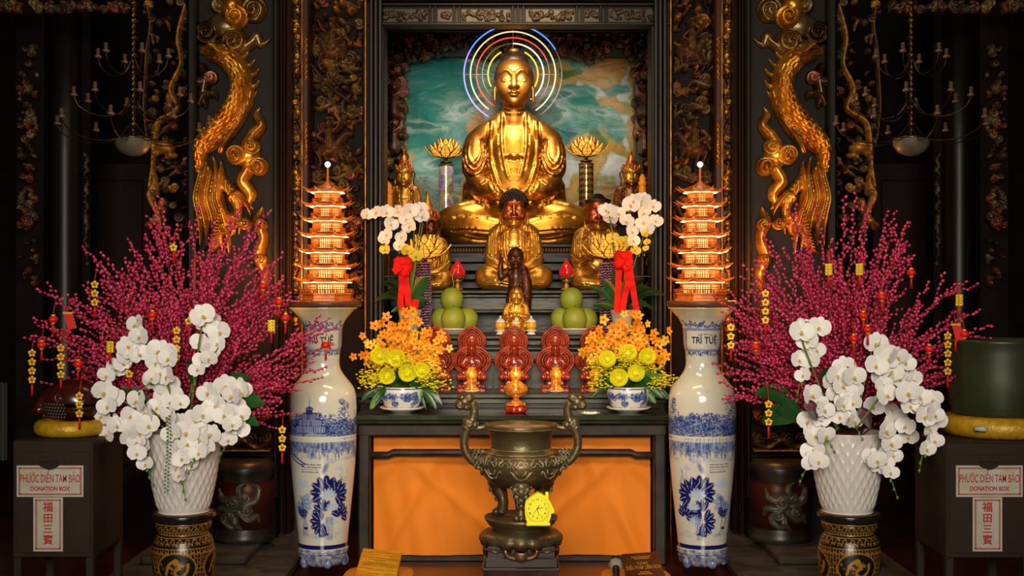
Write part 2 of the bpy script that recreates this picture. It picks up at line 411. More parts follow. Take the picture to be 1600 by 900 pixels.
for sg, side in ((-1, 'left'), (1, 'right')):
    m = MB(); Y = 10.2                                   # panelled door leaf in the dark side bay
    X0, X1 = W(140, 0, Y).x*-sg*-1, W(232, 0, Y).x
    x0, x1 = sorted((sg*abs(W(138, 0, Y).x), sg*abs(W(236, 0, Y).x)))
    m.bar(x0, x1, Y, Y+.05, 0, W(0, 255, Y).z, .005)
    for k, (a, b) in enumerate(((.15, .8), (.95, 1.55), (1.62, 2.42))):
        m.bar(x0+.06, x1-.06, Y-.02, Y, a, b, .01)
    struct('door_1' if sg < 0 else 'door_2', m, PAN)
    m = MB(); Y = 9.0; cx = sg*abs(W(102, 0, Y).x)        # tall round dark pillar
    m.lathe([(.10, 0), (.17, 0), (.17, .12), (.14, .16), (.115, .22), (.112, 2.5), (.108, 4.6), (0, 4.6)], 40, (cx, Y, 0))
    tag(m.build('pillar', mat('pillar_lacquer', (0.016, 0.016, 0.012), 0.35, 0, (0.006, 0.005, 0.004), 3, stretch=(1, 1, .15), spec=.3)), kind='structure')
# cornice of carved wood at the very top of each side bay
GREYP = mat('worn_grey_moulding', (0.011, 0.010, 0.010), 0.45, 0, (0.006, 0.005, 0.004), 9, 0.1, 50, stretch=(1, 1, .1), spec=.35)
REDP = mat('dark_red_lacquer', (0.038, 0.009, 0.004), 0.4, 0, (0.014, 0.005, 0.003), 6, stretch=(1, 1, .2), spec=.3)
CARV = mat('carved_gilt', (1, 1, 1), 0.40, 0.35, (0.55, 0.42, 0.36), 30, 0.2, 120, attr=True)
CARVG = mat('carved_gold_leaf', (1, 1, 1), 0.30, 0.72, (0.50, 0.34, 0.25), 12, 0.12, 90, attr=True)
GO = (0.78, 0.40, 0.05); GD = (0.46, 0.23, 0.035); BR = (0.085, 0.050, 0.028); OL = (0.22, 0.16, 0.06); PK = (0.46, 0.19, 0.12); RD = (0.20, 0.05, 0.02)
ZT = 3.9
for sg in (-1, 1):
    def bx(p0, p1, Y0, Y1, z0, z1, b=.004, mb=None):
        a, c = sorted((sg*abs(W(p0, 0, Y0).x), sg*abs(W(p1, 0, Y0).x))); mb.bar(a, c, Y0, Y1, z0, z1, b)
    # broad pilaster carrying the dragon
    m = MB(); bx(302, 432, 7.705, 7.95, 0.0, ZT, .01, m)
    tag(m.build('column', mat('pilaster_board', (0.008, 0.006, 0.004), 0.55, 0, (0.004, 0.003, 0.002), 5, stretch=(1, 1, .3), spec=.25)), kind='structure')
    m = MB(); bx(426, 434, 7.64, 7.70, .3, ZT, .01, m); tag(m.build('column', MATS['pilaster_board']), kind='structure')
    m = MB(); bx(292, 305, 7.60, 7.80, 0, ZT, .012, m)
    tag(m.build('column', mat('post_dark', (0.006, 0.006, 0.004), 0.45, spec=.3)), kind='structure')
    # clustered mouldings between the pilaster and the carved panel
    m = MB(); m2 = MB()
    for p0, p1, Y in ((434, 442, 7.85), (448, 451.5, 7.82)): bx(p0, p1, Y, 8.1, 0, ZT, .008, m2)
    for p0, p1, Y in ((442, 445, 7.80), (445, 448, 7.84), (451.5, 455, 7.86), (573, 577, 8.04), (577, 583, 7.99), (584, 590, 7.96), (591, 597, 8.0)):
        o_ = 19 if (sg > 0 and p0 > 560) else 0; bx(p0-o_, p1-o_, Y, 8.2, 0, ZT, .006, m)
    tag(m.build('column', GREYP), kind='structure')
    bx(455, 484, 7.97, 8.2, 0, ZT, .004, m2); bx(472, 483, 7.93, 8.0, 0, ZT, .01, m2)
    tag(m2.build('column', REDP), kind='structure')
    m = MB(); bx(470.2, 473, 7.90, 7.97, 0, ZT, .004, m); bx(455, 456.5, 7.90, 7.97, 0, ZT, .003, m); bx(569.5-(19 if sg > 0 else 0), 572-(19 if sg > 0 else 0), 8.0, 8.12, 0, ZT, .003, m)
    tag(m.build('trim_1', mat('gilt_edge', (0.62, 0.26, 0.03), 0.35, 0.6, (0.2, 0.07, 0.015), 14)), kind='structure')
    m = MB(); bx(483, 573, 8.17, 8.2, 0, ZT, 0, m); tag(m.build('wall_panel', DW), kind='structure')
    m = MB(); bx(200, 300, 7.95, 8.0, 0, W(0, 740, 7.95).z, 0, m); bx(200, 300, 7.9, 8.0, W(0, 610, 7.9).z, W(0, 600, 7.9).z, .01, m)
    tag(m.build('wall_panel', mat('red_brown_panel', (0.028, 0.008, 0.005), 0.35, 0, (0.012, 0.004, 0.003), 4)), kind='structure')
    m = MB(); bx(22, 68, 8.62, 8.7, 0, 4.5, .01, m); bx(126, 142, 9.03, 9.1, 0, 4.5, .005, m); tag(m.build('wall_panel', DW), kind='structure')
    # stone plinth under the pilaster and vase
    m = MB(); a, c = sorted((sg*1.19, sg*2.12)); m.bar(a, c, 6.62, 8.2, 0, .055, .01); a, c = sorted((sg*1.45, sg*2.02)); m.bar(a, c, 6.95, 8.0, .055, .10, .01)
    tag(m.build('stone_plinth', mat('grey_stone', (0.10, 0.105, 0.095), 0.3, 0, (0.05, 0.045, 0.04), 7, 0.2, 30)), kind='structure')
# ---------------------------------------------------------------- carved reliefs
SIDE = {-1: 'left', 1: 'right'}
def dragon(mirror):
    sd = 'right' if mirror else 'left'
    nm = 'on the pilaster behind the %s pink branches' % sd
    r = Rel(303, 424, 60, 290, .6)
    r.stroke([(344, 236), (352, 220), (372, 192), (388, 160), (390, 130), (384, 100)], [5, 10, 9, 5], 20, GD, flute=5)
    for q in range(9):                                     # dorsal fin spikes
        t = q/8; p = spline([(378, 92), (393, 112), (395, 140), (385, 168), (368, 193), (345, 215)], 8)[min(40, int(t*40))]
        r.stroke([(p[0]-6, p[1]+3), (p[0]+4, p[1]-2), (p[0]+11, p[1]-11)], [5, 3.5, .6], 16, GO)
    r.stroke([(390, 150), (384, 170), (365, 197), (340, 220), (318, 236), (305, 245)], [7, 9, 9, 10, 11, 10], 26, GD, scale=6.5)
    r.stroke([(322, 80), (345, 86), (363, 97), (377, 120), (376, 150), (358, 182), (332, 209), (316, 232), (312, 268)], [7, 14, 18, 18, 17, 16, 15, 14, 8], 44, GO, scale=9.5)
    r.stroke([(318, 84), (338, 78), (352, 88), (368, 90), (376, 104)], [3, 7, 6, 6, 2], 52, GO, flute=5)
    r.stroke([(330, 94), (346, 99), (356, 108)], [3, 5, 1], 54, GD)
    d = r.build('dragon_carving', CARVG, 7.70, mirror=mirror, var=.12, seed=3)
    tag(d, 'gilded scaly dragon body winding '+nm, 'carving', 'dragon carvings')
    # mane of flames
    r = Rel(300, 400, 232, 402)
    for q, x in enumerate((306, 313, 321, 330, 339, 346)):
        r.stroke([(x+5*math.sin(q*1.3), 240+(q*7) % 22), (x+2, 275), (x-5+q, 310), (x+q*2, 345), (x-2+q*3, 380+q*3)], [1.5, 5, 6.5, 6, 1.5], 24+5*(q % 3), GO if q % 2 else (0.68, 0.33, .04), flute=4)
    for q in range(5): r.stroke([(352+q*5, 278+q*6), (351+q*6, 292+q*5), (361+q*4, 305+q*6), (366+q*2, 330+q*9)], [3.5, 4, 4, 1], 22, GO)
    for q in range(14): r.stroke([(318+q*2.2, 396-q*5.5), (334+q*1.4, 392-q*5), (348+q, 380-q*3.6)], [.8, 2.2, .8], 38, GO)
    r.scroll(356, 356, 15, 28, GO, 1); r.scroll(385, 350, 11, 24, GD, -1, 1); r.dome(368, 340, 13, 8, 30, GO, .4)
    r.stroke([(370, 322), (362, 312), (372, 303), (386, 318), (393, 336)], [3, 6, 7, 6, 2], 26, GD, flute=5)
    d = r.build('flame_carving', CARVG, 7.70, mirror=mirror, var=.12, seed=4)
    tag(d, 'gilded curling flames below the dragon '+nm, 'carving', 'dragon carvings')
    # cloud carvings
    r = Rel(303, 424, 0, 112)
    r.scroll(324, 52, 20, 18, BR, -1, .5); r.scroll(397, 16, 21, 16, OL, 1, 2); r.dome(350, 40, 26, 20, 14, OL); r.scroll(344, 8, 15, 14, OL, -1)
    r.scroll(371, 28, 19, 30, GO, 1, 1); r.dome(362, 10, 17, 20, 22, GO); r.scroll(368, 68, 22, 24, (0.30, .17, .04), -1, 2); r.dome(350, 74, 22, 12, 18, OL)
    r.stroke([(375, 80), (395, 66), (402, 58), (408, 70), (423, 62)], [10, 9, 8, 6, 1], 15, OL)
    tag(r.build('cloud_carving', CARVG, 7.70, mirror=mirror, var=.1, seed=5), 'curling cloud scrolls above the dragon '+nm, 'carving', 'cloud carvings')
    r = Rel(343, 424, 165, 335)
    r.stroke([(408, 168), (401, 180), (409, 196), (398, 210), (386, 226)], [1, 6, 8, 11, 10], 20, GD)
    r.dome(384, 243, 24, 20, 16, GO); r.scroll(371, 243, 17, 32, GO, 1, .5, 2.2); r.scroll(396, 231, 13, 28, GO, -1, 1); r.scroll(406, 261, 15, 30, GO, 1, 2)
    r.stroke([(388, 266), (380, 284), (392, 302), (389, 318), (397, 328)], [10, 11, 10, 6, 1], 20, GO)
    tag(r.build('cloud_carving', CARVG, 7.70, mirror=mirror, var=.1, seed=6), 'gilded three scroll cloud beside the dragon '+nm, 'carving', 'cloud carvings')
    r = Rel(303, 344, 96, 172)
    r.stroke([(316, 105), (322, 122), (318, 150), (322, 168)], [7, 10, 9, 3], 16, BR); r.scroll(331, 122, 11, 20, PK, 1); r.stroke([(313, 164), (320, 150), (336, 148), (340, 156)], [4, 5, 6, 1], 20, OL); r.scroll(314, 128, 9, 18, BR, -1)
    tag(r.build('cloud_carving', CARVG, 7.70, mirror=mirror, var=.1, seed=7), 'small dark cloud outside the dragon '+nm, 'carving', 'cloud carvings')
    r = Rel(395, 424, 318, 470)
    r.stroke([(411, 322), (404, 345), (412, 372), (404, 400), (413, 430), (408, 466)], [1, 10, 9, 11, 9, 2], 18, GD); r.scroll(410, 351, 10, 26, GD, 1); r.scroll(409, 405, 10, 24, GD, -1)
    tag(r.build('cloud_carving', CARVG, 7.70, mirror=mirror, var=.1, seed=8), 'tall narrow cloud carved low on the inner edge of the dragon pilaster, %s side' % sd, 'carving', 'cloud carvings')
    # foot of the pilaster: scalloped drapery carving and drum with an openwork flower
    r = Rel(338, 426, 596, 742)
    for q in range(3): r.stroke([(338, 612+q*38), (360, 622+q*38), (382, 610+q*38), (404, 622+q*38), (426, 612+q*38)], 7, 22, RD if q % 2 else BR, flute=4)
    r.stroke([(338, 724), (426, 724)], 8, 28, BR); r.stroke([(338, 702), (426, 702)], 3, 24, GD)
    for q in range(8): r.dome(343+q*11, 738, 7, 7, 24, OL)
    for q in range(4): r.scroll(350+q*22, 650, 11, 24, RD, 1-2*(q % 2)); r.scroll(350+q*22, 684, 11, 22, BR, 1-2*(q % 2))
    tag(r.build('drapery_carving', CARV, 7.60, mirror=mirror, var=.2, seed=9), 'dark scalloped drapery carving at the foot of the %s dragon pilaster' % sd, 'carving')
for mir in (False, True):
    dragon(mir); sg = 1 if mir else -1; sd = SIDE[sg]
    # drum shaped pilaster base
    cx = sg*abs(W(381, 0, 7.45).x)
    rt = empty('column_base', (cx, 7.45, .10), 'dark carved drum shaped column base behind the %s planter' % sd, 'column base', 'column bases')
    m = MB(); m.lathe([(0, 0), (.175, 0), (.18, .03), (.165, .05), (.165, .37), (.178, .40), (.178, .43), (.155, .46), (0, .46)], 40)
    m.build('drum', mat('base_bronze_wood', (0.05, 0.045, 0.034), .35, 0, (0.02, .015, .012), 8), rt)
    m = MB(); m.lathe([(.168, .08), (.172, .08), (.172, .35), (.168, .35)], 40); m.build('panel', mat('base_red', (0.05, .010, .006), .3), rt)
    r = Rel(-38, 38, -38, 38, .8)
    for (x, y, q, sgn) in ((-6, -6, 12, 1), (10, -12, 9, -1), (14, 8, 10, 1), (-12, 14, 9, -1)): r.scroll(x, y, q, 9, (.10, .095, .07), sgn, q, 1.6)
    for P in ([(-6, 4), (-22, 18), (-10, 32), (2, 30)], [(8, 0), (26, -8), (32, -26), (22, -34)], [(2, 8), (16, 20), (30, 16), (34, 26)], [(-10, -8), (-26, -12), (-32, -26)], [(4, -14), (2, -28), (12, -36)], [(-4, 18), (-2, 28), (8, 36)], [(-12, 4), (-30, 4), (-36, 14)]): r.stroke(P, [5, 6, 4, 1], 8, (.10, .09, .065), flute=3)
    hs = 7.45/2000; th = r.X*hs/.172; R = .171+r.H*hs; V = np.stack([R*np.sin(th), -R*np.cos(th), .215-r.Y*hs], -1).reshape(-1, 3); aa, bb = r.H.shape; i = np.arange(aa-1)[:, None]*bb; j = np.arange(bb-1)[None, :]; Q = np.stack([i+j, i+bb+j, i+bb+j+1, i+j+1], -1).reshape(-1, 4); Q = Q[(r.H.ravel()[Q] > .3).any(1)]; us = np.unique(Q); mp = np.zeros(aa*bb, int); mp[us] = np.arange(len(us))
    raw('flower_carving', V[us], mp[Q], np.full(len(Q), 4), mat('base_carve', (0.10, .095, .065), .35, .3), None, None, rt)
    # gold foliage strip
    r = Rel(456.5, 471, 0, 745, .7); rnd = np.random.RandomState(11)
    for q in range(95):
        y = q*7.9+rnd.rand()*3; x = 461+rnd.rand()*5.5; c = [GO, GD, GO, BR, (0.3, .12, .02)][rnd.randint(5)]
        if rnd.rand() < .5: r.scroll(x, y, 3.5+rnd.rand()*2.5, 7, c, 1 if rnd.rand() < .5 else -1, rnd.rand()*6, 1.3)
        else: r.dome(x, y, 2+rnd.rand()*3, 4+rnd.rand()*3, 8, c, rnd.rand()*3)
    tag(r.build('foliage_strip', CARVG, 7.97, mirror=mir, var=.2), 'narrow gilded strip of carved foliage beside the %s carved panel' % sd, 'carving', 'foliage strips')
    # red post with small gold curls
    r = Rel(474, 481, 0, 300, .7)
    for y0, n in ((58, 3), (90, 4), (190, 5), (222, 4)):
        for q in range(n): r.stroke([(476, y0+q*9), (479, y0+3+q*9), (476.5, y0+8+q*9)], [1, 1.8, .5], 3, GO)
    tag(r.build('gold_inlay', CARVG, 7.93, mirror=mir), 'small gold curls on the dark red post, %s side' % sd, 'carving')
    # big openwork carved panel: beasts, riders, clouds
    r = Rel(485.5, 549.5 if mir else 568.5, 0, 480, .7); rnd = np.random.RandomState(21 if not mir else 33)
    for q in range(190):
        x = 484+rnd.rand()*87; y = rnd.rand()*480; k = rnd.rand(); c = [BR, OL, BR, OL, RD, PK, BR, GD][rnd.randint(8)]
        if k < .3: r.scroll(x, y, 6+rnd.rand()*8, 12+rnd.rand()*12, c, rnd.choice([-1, 1]), rnd.rand()*6, 1.6)
        elif k < .8:
            a = rnd.rand()*6.3; L = 12+rnd.rand()*26; b = a+rnd.randn()*.9
            r.stroke([(x, y), (x+L*.5*math.cos(a), y+L*.5*math.sin(a)), (x+L*.5*(math.cos(a)+math.cos(b)), y+L*.5*(math.sin(a)+math.sin(b)))], [1.5, 3+rnd.rand()*3, 1], 14+rnd.rand()*16, c, flute=3 if rnd.rand() < .4 else 0)
        else: r.dome(x, y, 4+rnd.rand()*6, 4+rnd.rand()*9, 14+rnd.rand()*14, c, rnd.rand()*3)
    for (x, y, s_) in ((500, 125, 1), (548, 100, -1), (505, 160, 1), (552, 172, -1), (530, 268, 1), (498, 275, -1)):
        r.scroll(x, y, 9, 30, OL, s_, 0, 1.8); r.stroke([(x-16*s_, y+9), (x, y+11), (x+16*s_, y+4), (x+24*s_, y+9)], [2, 5, 4, 1], 24, OL)
    if not mir: r.stroke([(484, 98), (520, 140), (552, 164)], 3.2, 40, BR)
    # rider on his mount
    for (cx_, cy_, f) in ((517, 212, 1), (522, 60, -1), (524, 352, 1), (520, 430, -1)):
        r.dome(cx_, cy_+22, 25, 15, 28, (0.12, .06, .03)); r.stroke([(cx_+12*f, cy_+16), (cx_+24*f, cy_), (cx_+33*f, cy_-1)], [9, 6, 4], 30, (0.14, .07, .03))
        for q in (-18, -8, 9, 18): r.stroke([(cx_+q, cy_+28), (cx_+q+4*f, cy_+42), (cx_+q, cy_+52)], [5, 3.5, 3], 24, (0.11, .06, .03))
        r.stroke([(cx_, cy_+18), (cx_, cy_-6)], [10, 8], 38, (0.20, .11, .045), flute=5); r.dome(cx_, cy_-15, 6.5, 8, 42, (0.17, .09, .04)); r.dome(cx_, cy_-23, 7, 3.5, 43, OL)
        r.stroke([(cx_-7*f, cy_-4), (cx_-15*f, cy_+5), (cx_-6*f, cy_+11)], 3.5, 44, (0.17, .09, .04)); r.stroke([(cx_+8*f, cy_-4), (cx_+15*f, cy_-10), (cx_+20*f, cy_-22)], 3.2, 40, (0.17, .09, .04))
    for q in range(34):
        x = 488+rnd.rand()*80; y = rnd.choice([rnd.rand()*40, 100+rnd.rand()*50, 240+rnd.rand()*230]); r.dome(x, y, 2.5+rnd.rand()*4, 2+rnd.rand()*3.5, 36, [GO, PK, GD, RD][rnd.randint(4)], rnd.rand()*3)
    tag(r.build('carved_panel', CARV, 8.16, mirror=mir, var=.25), 'tall panel of deeply carved riders and clouds behind the %s pagoda' % sd, 'carved panel', 'carved panels')
    # openwork carving hung beside the outer post
    r = Rel(212, 294, 0, 400, .9); rnd = np.random.RandomState(5)
    r.stroke([(292, 10), (280, 60), (284, 100), (268, 140), (278, 170), (250, 190), (243, 215), (240, 260), (236, 300), (250, 340)], [5, 5, 4, 5, 4, 5, 5, 4, 4, 2], 16, GD)
    r.stroke([(232, 8), (236, 40), (230, 80), (228, 120), (226, 170), (232, 230)], [4, 3, 3, 3, 3, 2], 12, BR)
    for q in range(120):
        y = rnd.rand()*380; x = (232+rnd.rand()*62) if y > 20 else 212+rnd.rand()*82; k = rnd.rand(); c = [BR, BR, OL, RD, GD, BR][rnd.randint(6)]
        if k < .45: r.scroll(x, y, 3.5+rnd.rand()*5, 12, c, rnd.choice([-1, 1]), rnd.rand()*6, 1.5)
        else:
            a = rnd.rand()*6.3; L = 8+rnd.rand()*16; r.stroke([(x, y), (x+L*math.cos(a)*.6+3, y+L*math.sin(a)*.6), (x+L*math.cos(a), y+L*math.sin(a)+4)], [1, 2.8, .8], 10+rnd.rand()*8, c)
    for (x, y, a, b, c) in ((256, 232, 18, 10, GD), (256, 226, 12, 6, GO), (244, 240, 8, 6, GD), (270, 243, 8, 5, GO), (266, 155, 6, 12, GD), (240, 300, 10, 8, OL), (243, 345, 9, 7, GD), (255, 320, 7, 11, GD)): r.dome(x, y, a, b, 18, c)
    r.stroke([(238, 262), (244, 285), (236, 306), (246, 330), (252, 348)], [3, 5, 6, 5, 2], 18, GD, scale=4)
    tag(r.build('openwork_carving', CARV, 7.80, mirror=mir, var=.3), 'openwork vine and bird carving beside the outer post, %s side' % sd, 'carving', 'openwork carvings')
    # far dim fretwork next to the round pillar
    r = Rel(30, 62, 60, 450, 1.2); rnd = np.random.RandomState(8)
    for q in range(90): r.scroll(33+rnd.rand()*26, 62+rnd.rand()*385, 3+rnd.rand()*5, 8+rnd.rand()*9, [BR, BR, RD, OL][rnd.randint(4)], rnd.choice([-1, 1]), rnd.rand()*6, 1.5)
    tag(r.build('fretwork', CARV, 8.6, mirror=mir, var=.3), 'dim strip of carved fretwork at the outer edge of the %s side bay' % sd, 'carving', 'fretwork strips')
    r = Rel(130, 140, 240, 420, 1.0)
    for q in range(38): r.dome(133+rnd.rand()*5, 242+q*4.6, 2+rnd.rand()*2, 2+rnd.rand()*3, 6, [BR, OL, (0.2, .2, .2)][rnd.randint(3)])
    tag(r.build('fretwork', CARV, 9.0, mirror=mir, var=.3), 'thin glinting fretwork edge between round pillar and door, %s side' % sd, 'carving', 'fretwork strips')
    r = Rel(0, 215, 0, 22, 1.2)
    for q in range(60): r.scroll(rnd.rand()*215, 4+rnd.rand()*13, 4+rnd.rand()*5, 10, [BR, OL, BR, RD][rnd.randint(4)], rnd.choice([-1, 1]), rnd.rand()*6, 1.5)
    tag(r.build('fretwork', CARV, 8.0, mirror=mir, var=.3), 'dim carved fretwork border along the ceiling beam, %s side' % sd, 'carving', 'fretwork strips')
# white curtain sliver at the far left
m = MB(); P = [[(W(-14+u*25, 0, 9).x, 9+.03*math.sin(u*22), z) for u in np.linspace(0, 1, 26)] for z in (.35, W(0, 598, 9).z)]
m.surf(P); tag(m.build('curtain', mat('white_curtain', (.10, .105, .095), .8)), 'pale curtain hanging in the dark behind the left donation box', 'curtain')
# ---------------------------------------------------------------- shrine
rt = empty('shrine', (0, 8.1, 0), 'dark wooden shrine frame with carved lintel around the painted backdrop', 'shrine')
def sb(mb, x0, x1, y0, y1, Y0, Y1, b=.004):
    A, B = W(x0, y0, Y0), W(x1, y1, Y0); mb.bar(A.x, B.x, Y0-8.1, Y1-8.1, B.z, A.z, b)
m = MB()
for a in ((597, 600), (1018, 1022)): sb(m, a[0], a[1], 40, 520, 8.06, 8.3)
sb(m, 575, 1045, 41, 46, 9.50, 9.60); sb(m, 575, 1045, 47, 50, 9.52, 9.60)
m.build('frame', GREYP, rt)
m = MB(); sb(m, 572, 1047, -60, 41, 8.1, 8.2); sb(m, 572, 1047, 4, 8, 8.05, 8.15); sb(m, 572, 1047, 35, 39, 8.02, 8.15); sb(m, 572, 1047, -30, 0, 8.0, 8.2)
for x in (578, 588, 668, 676, 704, 712, 792, 800, 808, 888, 896, 924, 932, 1012, 1022):
    x = 572+(x-572)*475/456.; sb(m, x-1.3, x+1.3, 8, 36, 8.06, 8.15, .003)
m.build('lintel', mat('lintel_wood', (0.010, 0.008, 0.006), .5, 0, (.005, .004, .003), 8, spec=.25), rt)
for k, (a, b) in enumerate(((592, 664), (680, 700), (716, 788), (812, 884), (900, 920), (936, 1008))):
    a, b = 572+(a-572)*475/456., 572+(b-572)*475/456.
    r = Rel(a, b, 15, 34, .7); rnd = np.random.RandomState(k)
    r.put(np.full_like(r.X, 1.0), r.X > 0, (0.03, .025, .02))
    for q in range(int((b-a)*.55)): r.scroll(a+2+rnd.rand()*(b-a-4), 18+rnd.rand()*13, 2+rnd.rand()*2.5, 5, [(0.07, .055, .03), BR, BR][rnd.randint(3)], rnd.choice([-1, 1]), rnd.rand()*6, 1.2)
    r.build('lintel_carving', CARV, 8.1, rt, (0, 8.1, 0), var=.2)
r = Rel(598, 1024, 48, 470, 1.0); rnd = np.random.RandomState(17)      # inner fretwork border
def inb(x, y):
    w = 34 if y > 120 else 34+max(0, (120-y))*.25
    return x < 600+w or x > 1024-w or y < 88+8*math.sin(x*.05)-6*math.exp(-((x-800)/60)**2)
n = 0
while n < 560:
    x, y = 600+rnd.rand()*424, 50+rnd.rand()*420
    if not inb(x, y): continue
    n += 1; k = rnd.rand(); c = [BR, BR, OL, PK, BR, RD, (0.16, .07, .035)][rnd.randint(7)]
    if k < .4: r.scroll(x, y, 4+rnd.rand()*6, 10+rnd.rand()*12, c, rnd.choice([-1, 1]), rnd.rand()*6, 1.5)
    elif k < .85:
        a = rnd.rand()*6.3; L = 10+rnd.rand()*16; x2, y2 = x+L*math.cos(a), y+L*math.sin(a)
        if inb(x2, y2): r.stroke([(x, y), (x+L*.5*math.cos(a+.5), y+L*.5*math.sin(a+.5)), (x2, y2)], [1.2, 3.4, 1], 12+rnd.rand()*14, c)
    else: r.dome(x, y, 3+rnd.rand()*4, 3+rnd.rand()*6, 16+rnd.rand()*10, c, rnd.rand()*3)
for f in (-1, 1):                                                    # carved attendants in the side border
    for cy_ in (150, 205):
        cx_ = 811+f*194; r.stroke([(cx_, cy_+30), (cx_, cy_)], [9, 7], 34, (0.16, .07, .04), flute=4); r.dome(cx_-2*f, cy_-9, 6, 7, 36, PK); r.stroke([(cx_, cy_+4), (cx_-9*f, cy_-2), (cx_-12*f, cy_-14)], [3, 3, 2], 36, PK)
r.build('fretwork_border', CARV, 9.70, rt, (0, 8.1, 0), var=.3, seed=3)
m = MB(); sb(m, 633, 635, 88, 452, 9.72, 9.74); sb(m, 989, 991, 88, 452, 9.72, 9.74); m.build('gold_edge', MATS['gilt_edge'], rt)
m = MB(); sb(m, 560, 632, -60, 452, 9.76, 9.78, 0); sb(m, 992, 1062, -60, 452, 9.76, 9.78, 0); sb(m, 600, 1000, -60, 88, 9.76, 9.78, 0); m.build('backing', BLACK(), rt)
# painted cloth backdrop
def backdrop_mat():
    m = bpy.data.materials.new('painted_sky_cloth'); m.use_nodes = True; nt = m.node_tree; N = nt.nodes; L = nt.links; b = N['Principled BSDF']
    tc = N.new('ShaderNodeTexCoord'); mp = N.new('ShaderNodeMapping'); L.new(tc.outputs['Object'], mp.inputs[0]); mp.inputs['Rotation'].default_value = (0, -.6, 0); mp.inputs['Scale'].default_value = (1.6, 1, 3.2)
    def noise(sc, vec, det=5, dist=.6):
        n = N.new('ShaderNodeTexNoise'); n.inputs['Scale'].default_value = sc; n.inputs['Detail'].default_value = det; n.inputs['Distortion'].default_value = dist; L.new(vec, n.inputs['Vector']); return n.outputs['Fac']
    def ramp(f, st, interp='EASE'):
        r = N.new('ShaderNodeValToRGB'); r.color_ramp.interpolation = interp; e = r.color_ramp.elements
        e[0].position, e[0].color = st[0][0], (*st[0][1], 1); e[1].position, e[1].color = st[-1][0], (*st[-1][1], 1)
        for p, c in st[1:-1]: q = e.new(p); q.color = (*c, 1)
        L.new(f, r.inputs[0]); return r.outputs[0]
    def mix(f, a, c):
        x = N.new('ShaderNodeMix'); x.data_type = 'RGBA'; L.new(f, x.inputs[0]); L.new(a, x.inputs[6]); L.new(c, x.inputs[7]); return x.outputs[2]
    sky = ramp(noise(1.1, mp.outputs[0]), [(.30, (.008, .10, .11)), (.40, (.015, .24, .22)), (.47, (.03, .22, .17)), (.53, (.14, .32, .26)), (.56, (.30, .42, .34)), (.60, (.04, .20, .17)), (.70, (.10, .20, .07))])
    cl = ramp(noise(4.0, tc.outputs['Object'], 2.5, .3), [(.36, (.08, .15, .04)), (.43, (.40, .33, .08)), (.50, (.55, .24, .03)), (.56, (.30, .26, .05)), (.62, (.52, .54, .50))])
    f1 = noise(3.2, tc.outputs['Object'], 2, .2)
    # more ochre cloud lower down and to the right
    sp = N.new('ShaderNodeSeparateXYZ'); L.new(tc.outputs['Object'], sp.inputs[0])
    ma = N.new('ShaderNodeMath'); ma.operation = 'MULTIPLY_ADD'; L.new(sp.outputs[0], ma.inputs[0]); ma.inputs[1].default_value = .17; L.new(f1, ma.inputs[2])
    mb_ = N.new('ShaderNodeMath'); mb_.operation = 'MULTIPLY_ADD'; L.new(sp.outputs[2], mb_.inputs[0]); mb_.inputs[1].default_value = -.15; L.new(ma.outputs[0], mb_.inputs[2])
    fc = ramp(mb_.outputs[0], [(.465, (0, 0, 0)), (.51, (1, 1, 1))], 'LINEAR')
    c = mix(fc, sky, cl); L.new(c, b.inputs['Base Color']); b.inputs['Roughness'].default_value = .42
    bp = N.new('ShaderNodeBump'); bp.inputs['Strength'].default_value = .5; bp.inputs['Distance'].default_value = .03; L.new(noise(2.4, mp.outputs[0], 4, 1.5), bp.inputs['Height']); L.new(bp.outputs[0], b.inputs['Normal'])
    return m
Yb = 9.95; m = MB(); P = []
for v in np.linspace(0, 1, 40):
    row = []
    for u in np.linspace(0, 1, 60):
        A = W(610+u*400, 40+v*440, Yb); row.append((A.x, .03*math.sin(u*9+v*7)+.015*math.sin(u*23-v*17), A.z-2.4))
    P.append(row)
m.surf(np.array(P)[::-1]); tag(m.build('hanging_backdrop', backdrop_mat(), loc=(0, Yb, 2.4)), 'painted cloth of teal sky and ochre clouds hung behind the largest buddha', 'painting')
# ---------------------------------------------------------------- altar table and tiers
TT = .847
rt = empty('altar_table', (0, 7.4, 0), 'long dark altar table with orange cloth behind the bronze censer', 'altar table')
TW = mat('table_wood', (0.035, 0.024, 0.017), .42, 0, (.012, .008, .006), 9, .08, 70, spec=.3)
m = MB(); m.bar(-.89, .89, -.25, .30, TT-.03, TT, .008); m.bar(-.875, .875, -.235, .29, TT-.048, TT-.03, .006)
m.build('tabletop', mat('table_glass_green', (0.045, 0.062, 0.032), .13, 0, (.016, .02, .012), 4, coat=.6), rt)
m = MB(); m.bar(-.875, .875, -.20, -.13, TT-.125, TT-.05, .012); m.build('apron', TW, rt)
m = MB(); p = [(-.80, -.165, .615), (-.70, -.165, .615), (-.67, -.165, .63), (.67, -.165, .63), (.70, -.165, .615), (.80, -.165, .615)]
m.tube(p, .021, 10); m.build('rail', TW, rt)
for sx in (-1, 1):
    for sy in (-.165, .24):
        m = MB(); m.bar(sx*.868, sx*.80, sy-.032, sy+.032, 0, TT-.055, .01); m.build('leg', TW, rt)
m = MB(); m.bar(-.80, .80, -.10, .26, .0, .03, .005); m.build('shelf', TW, rt)
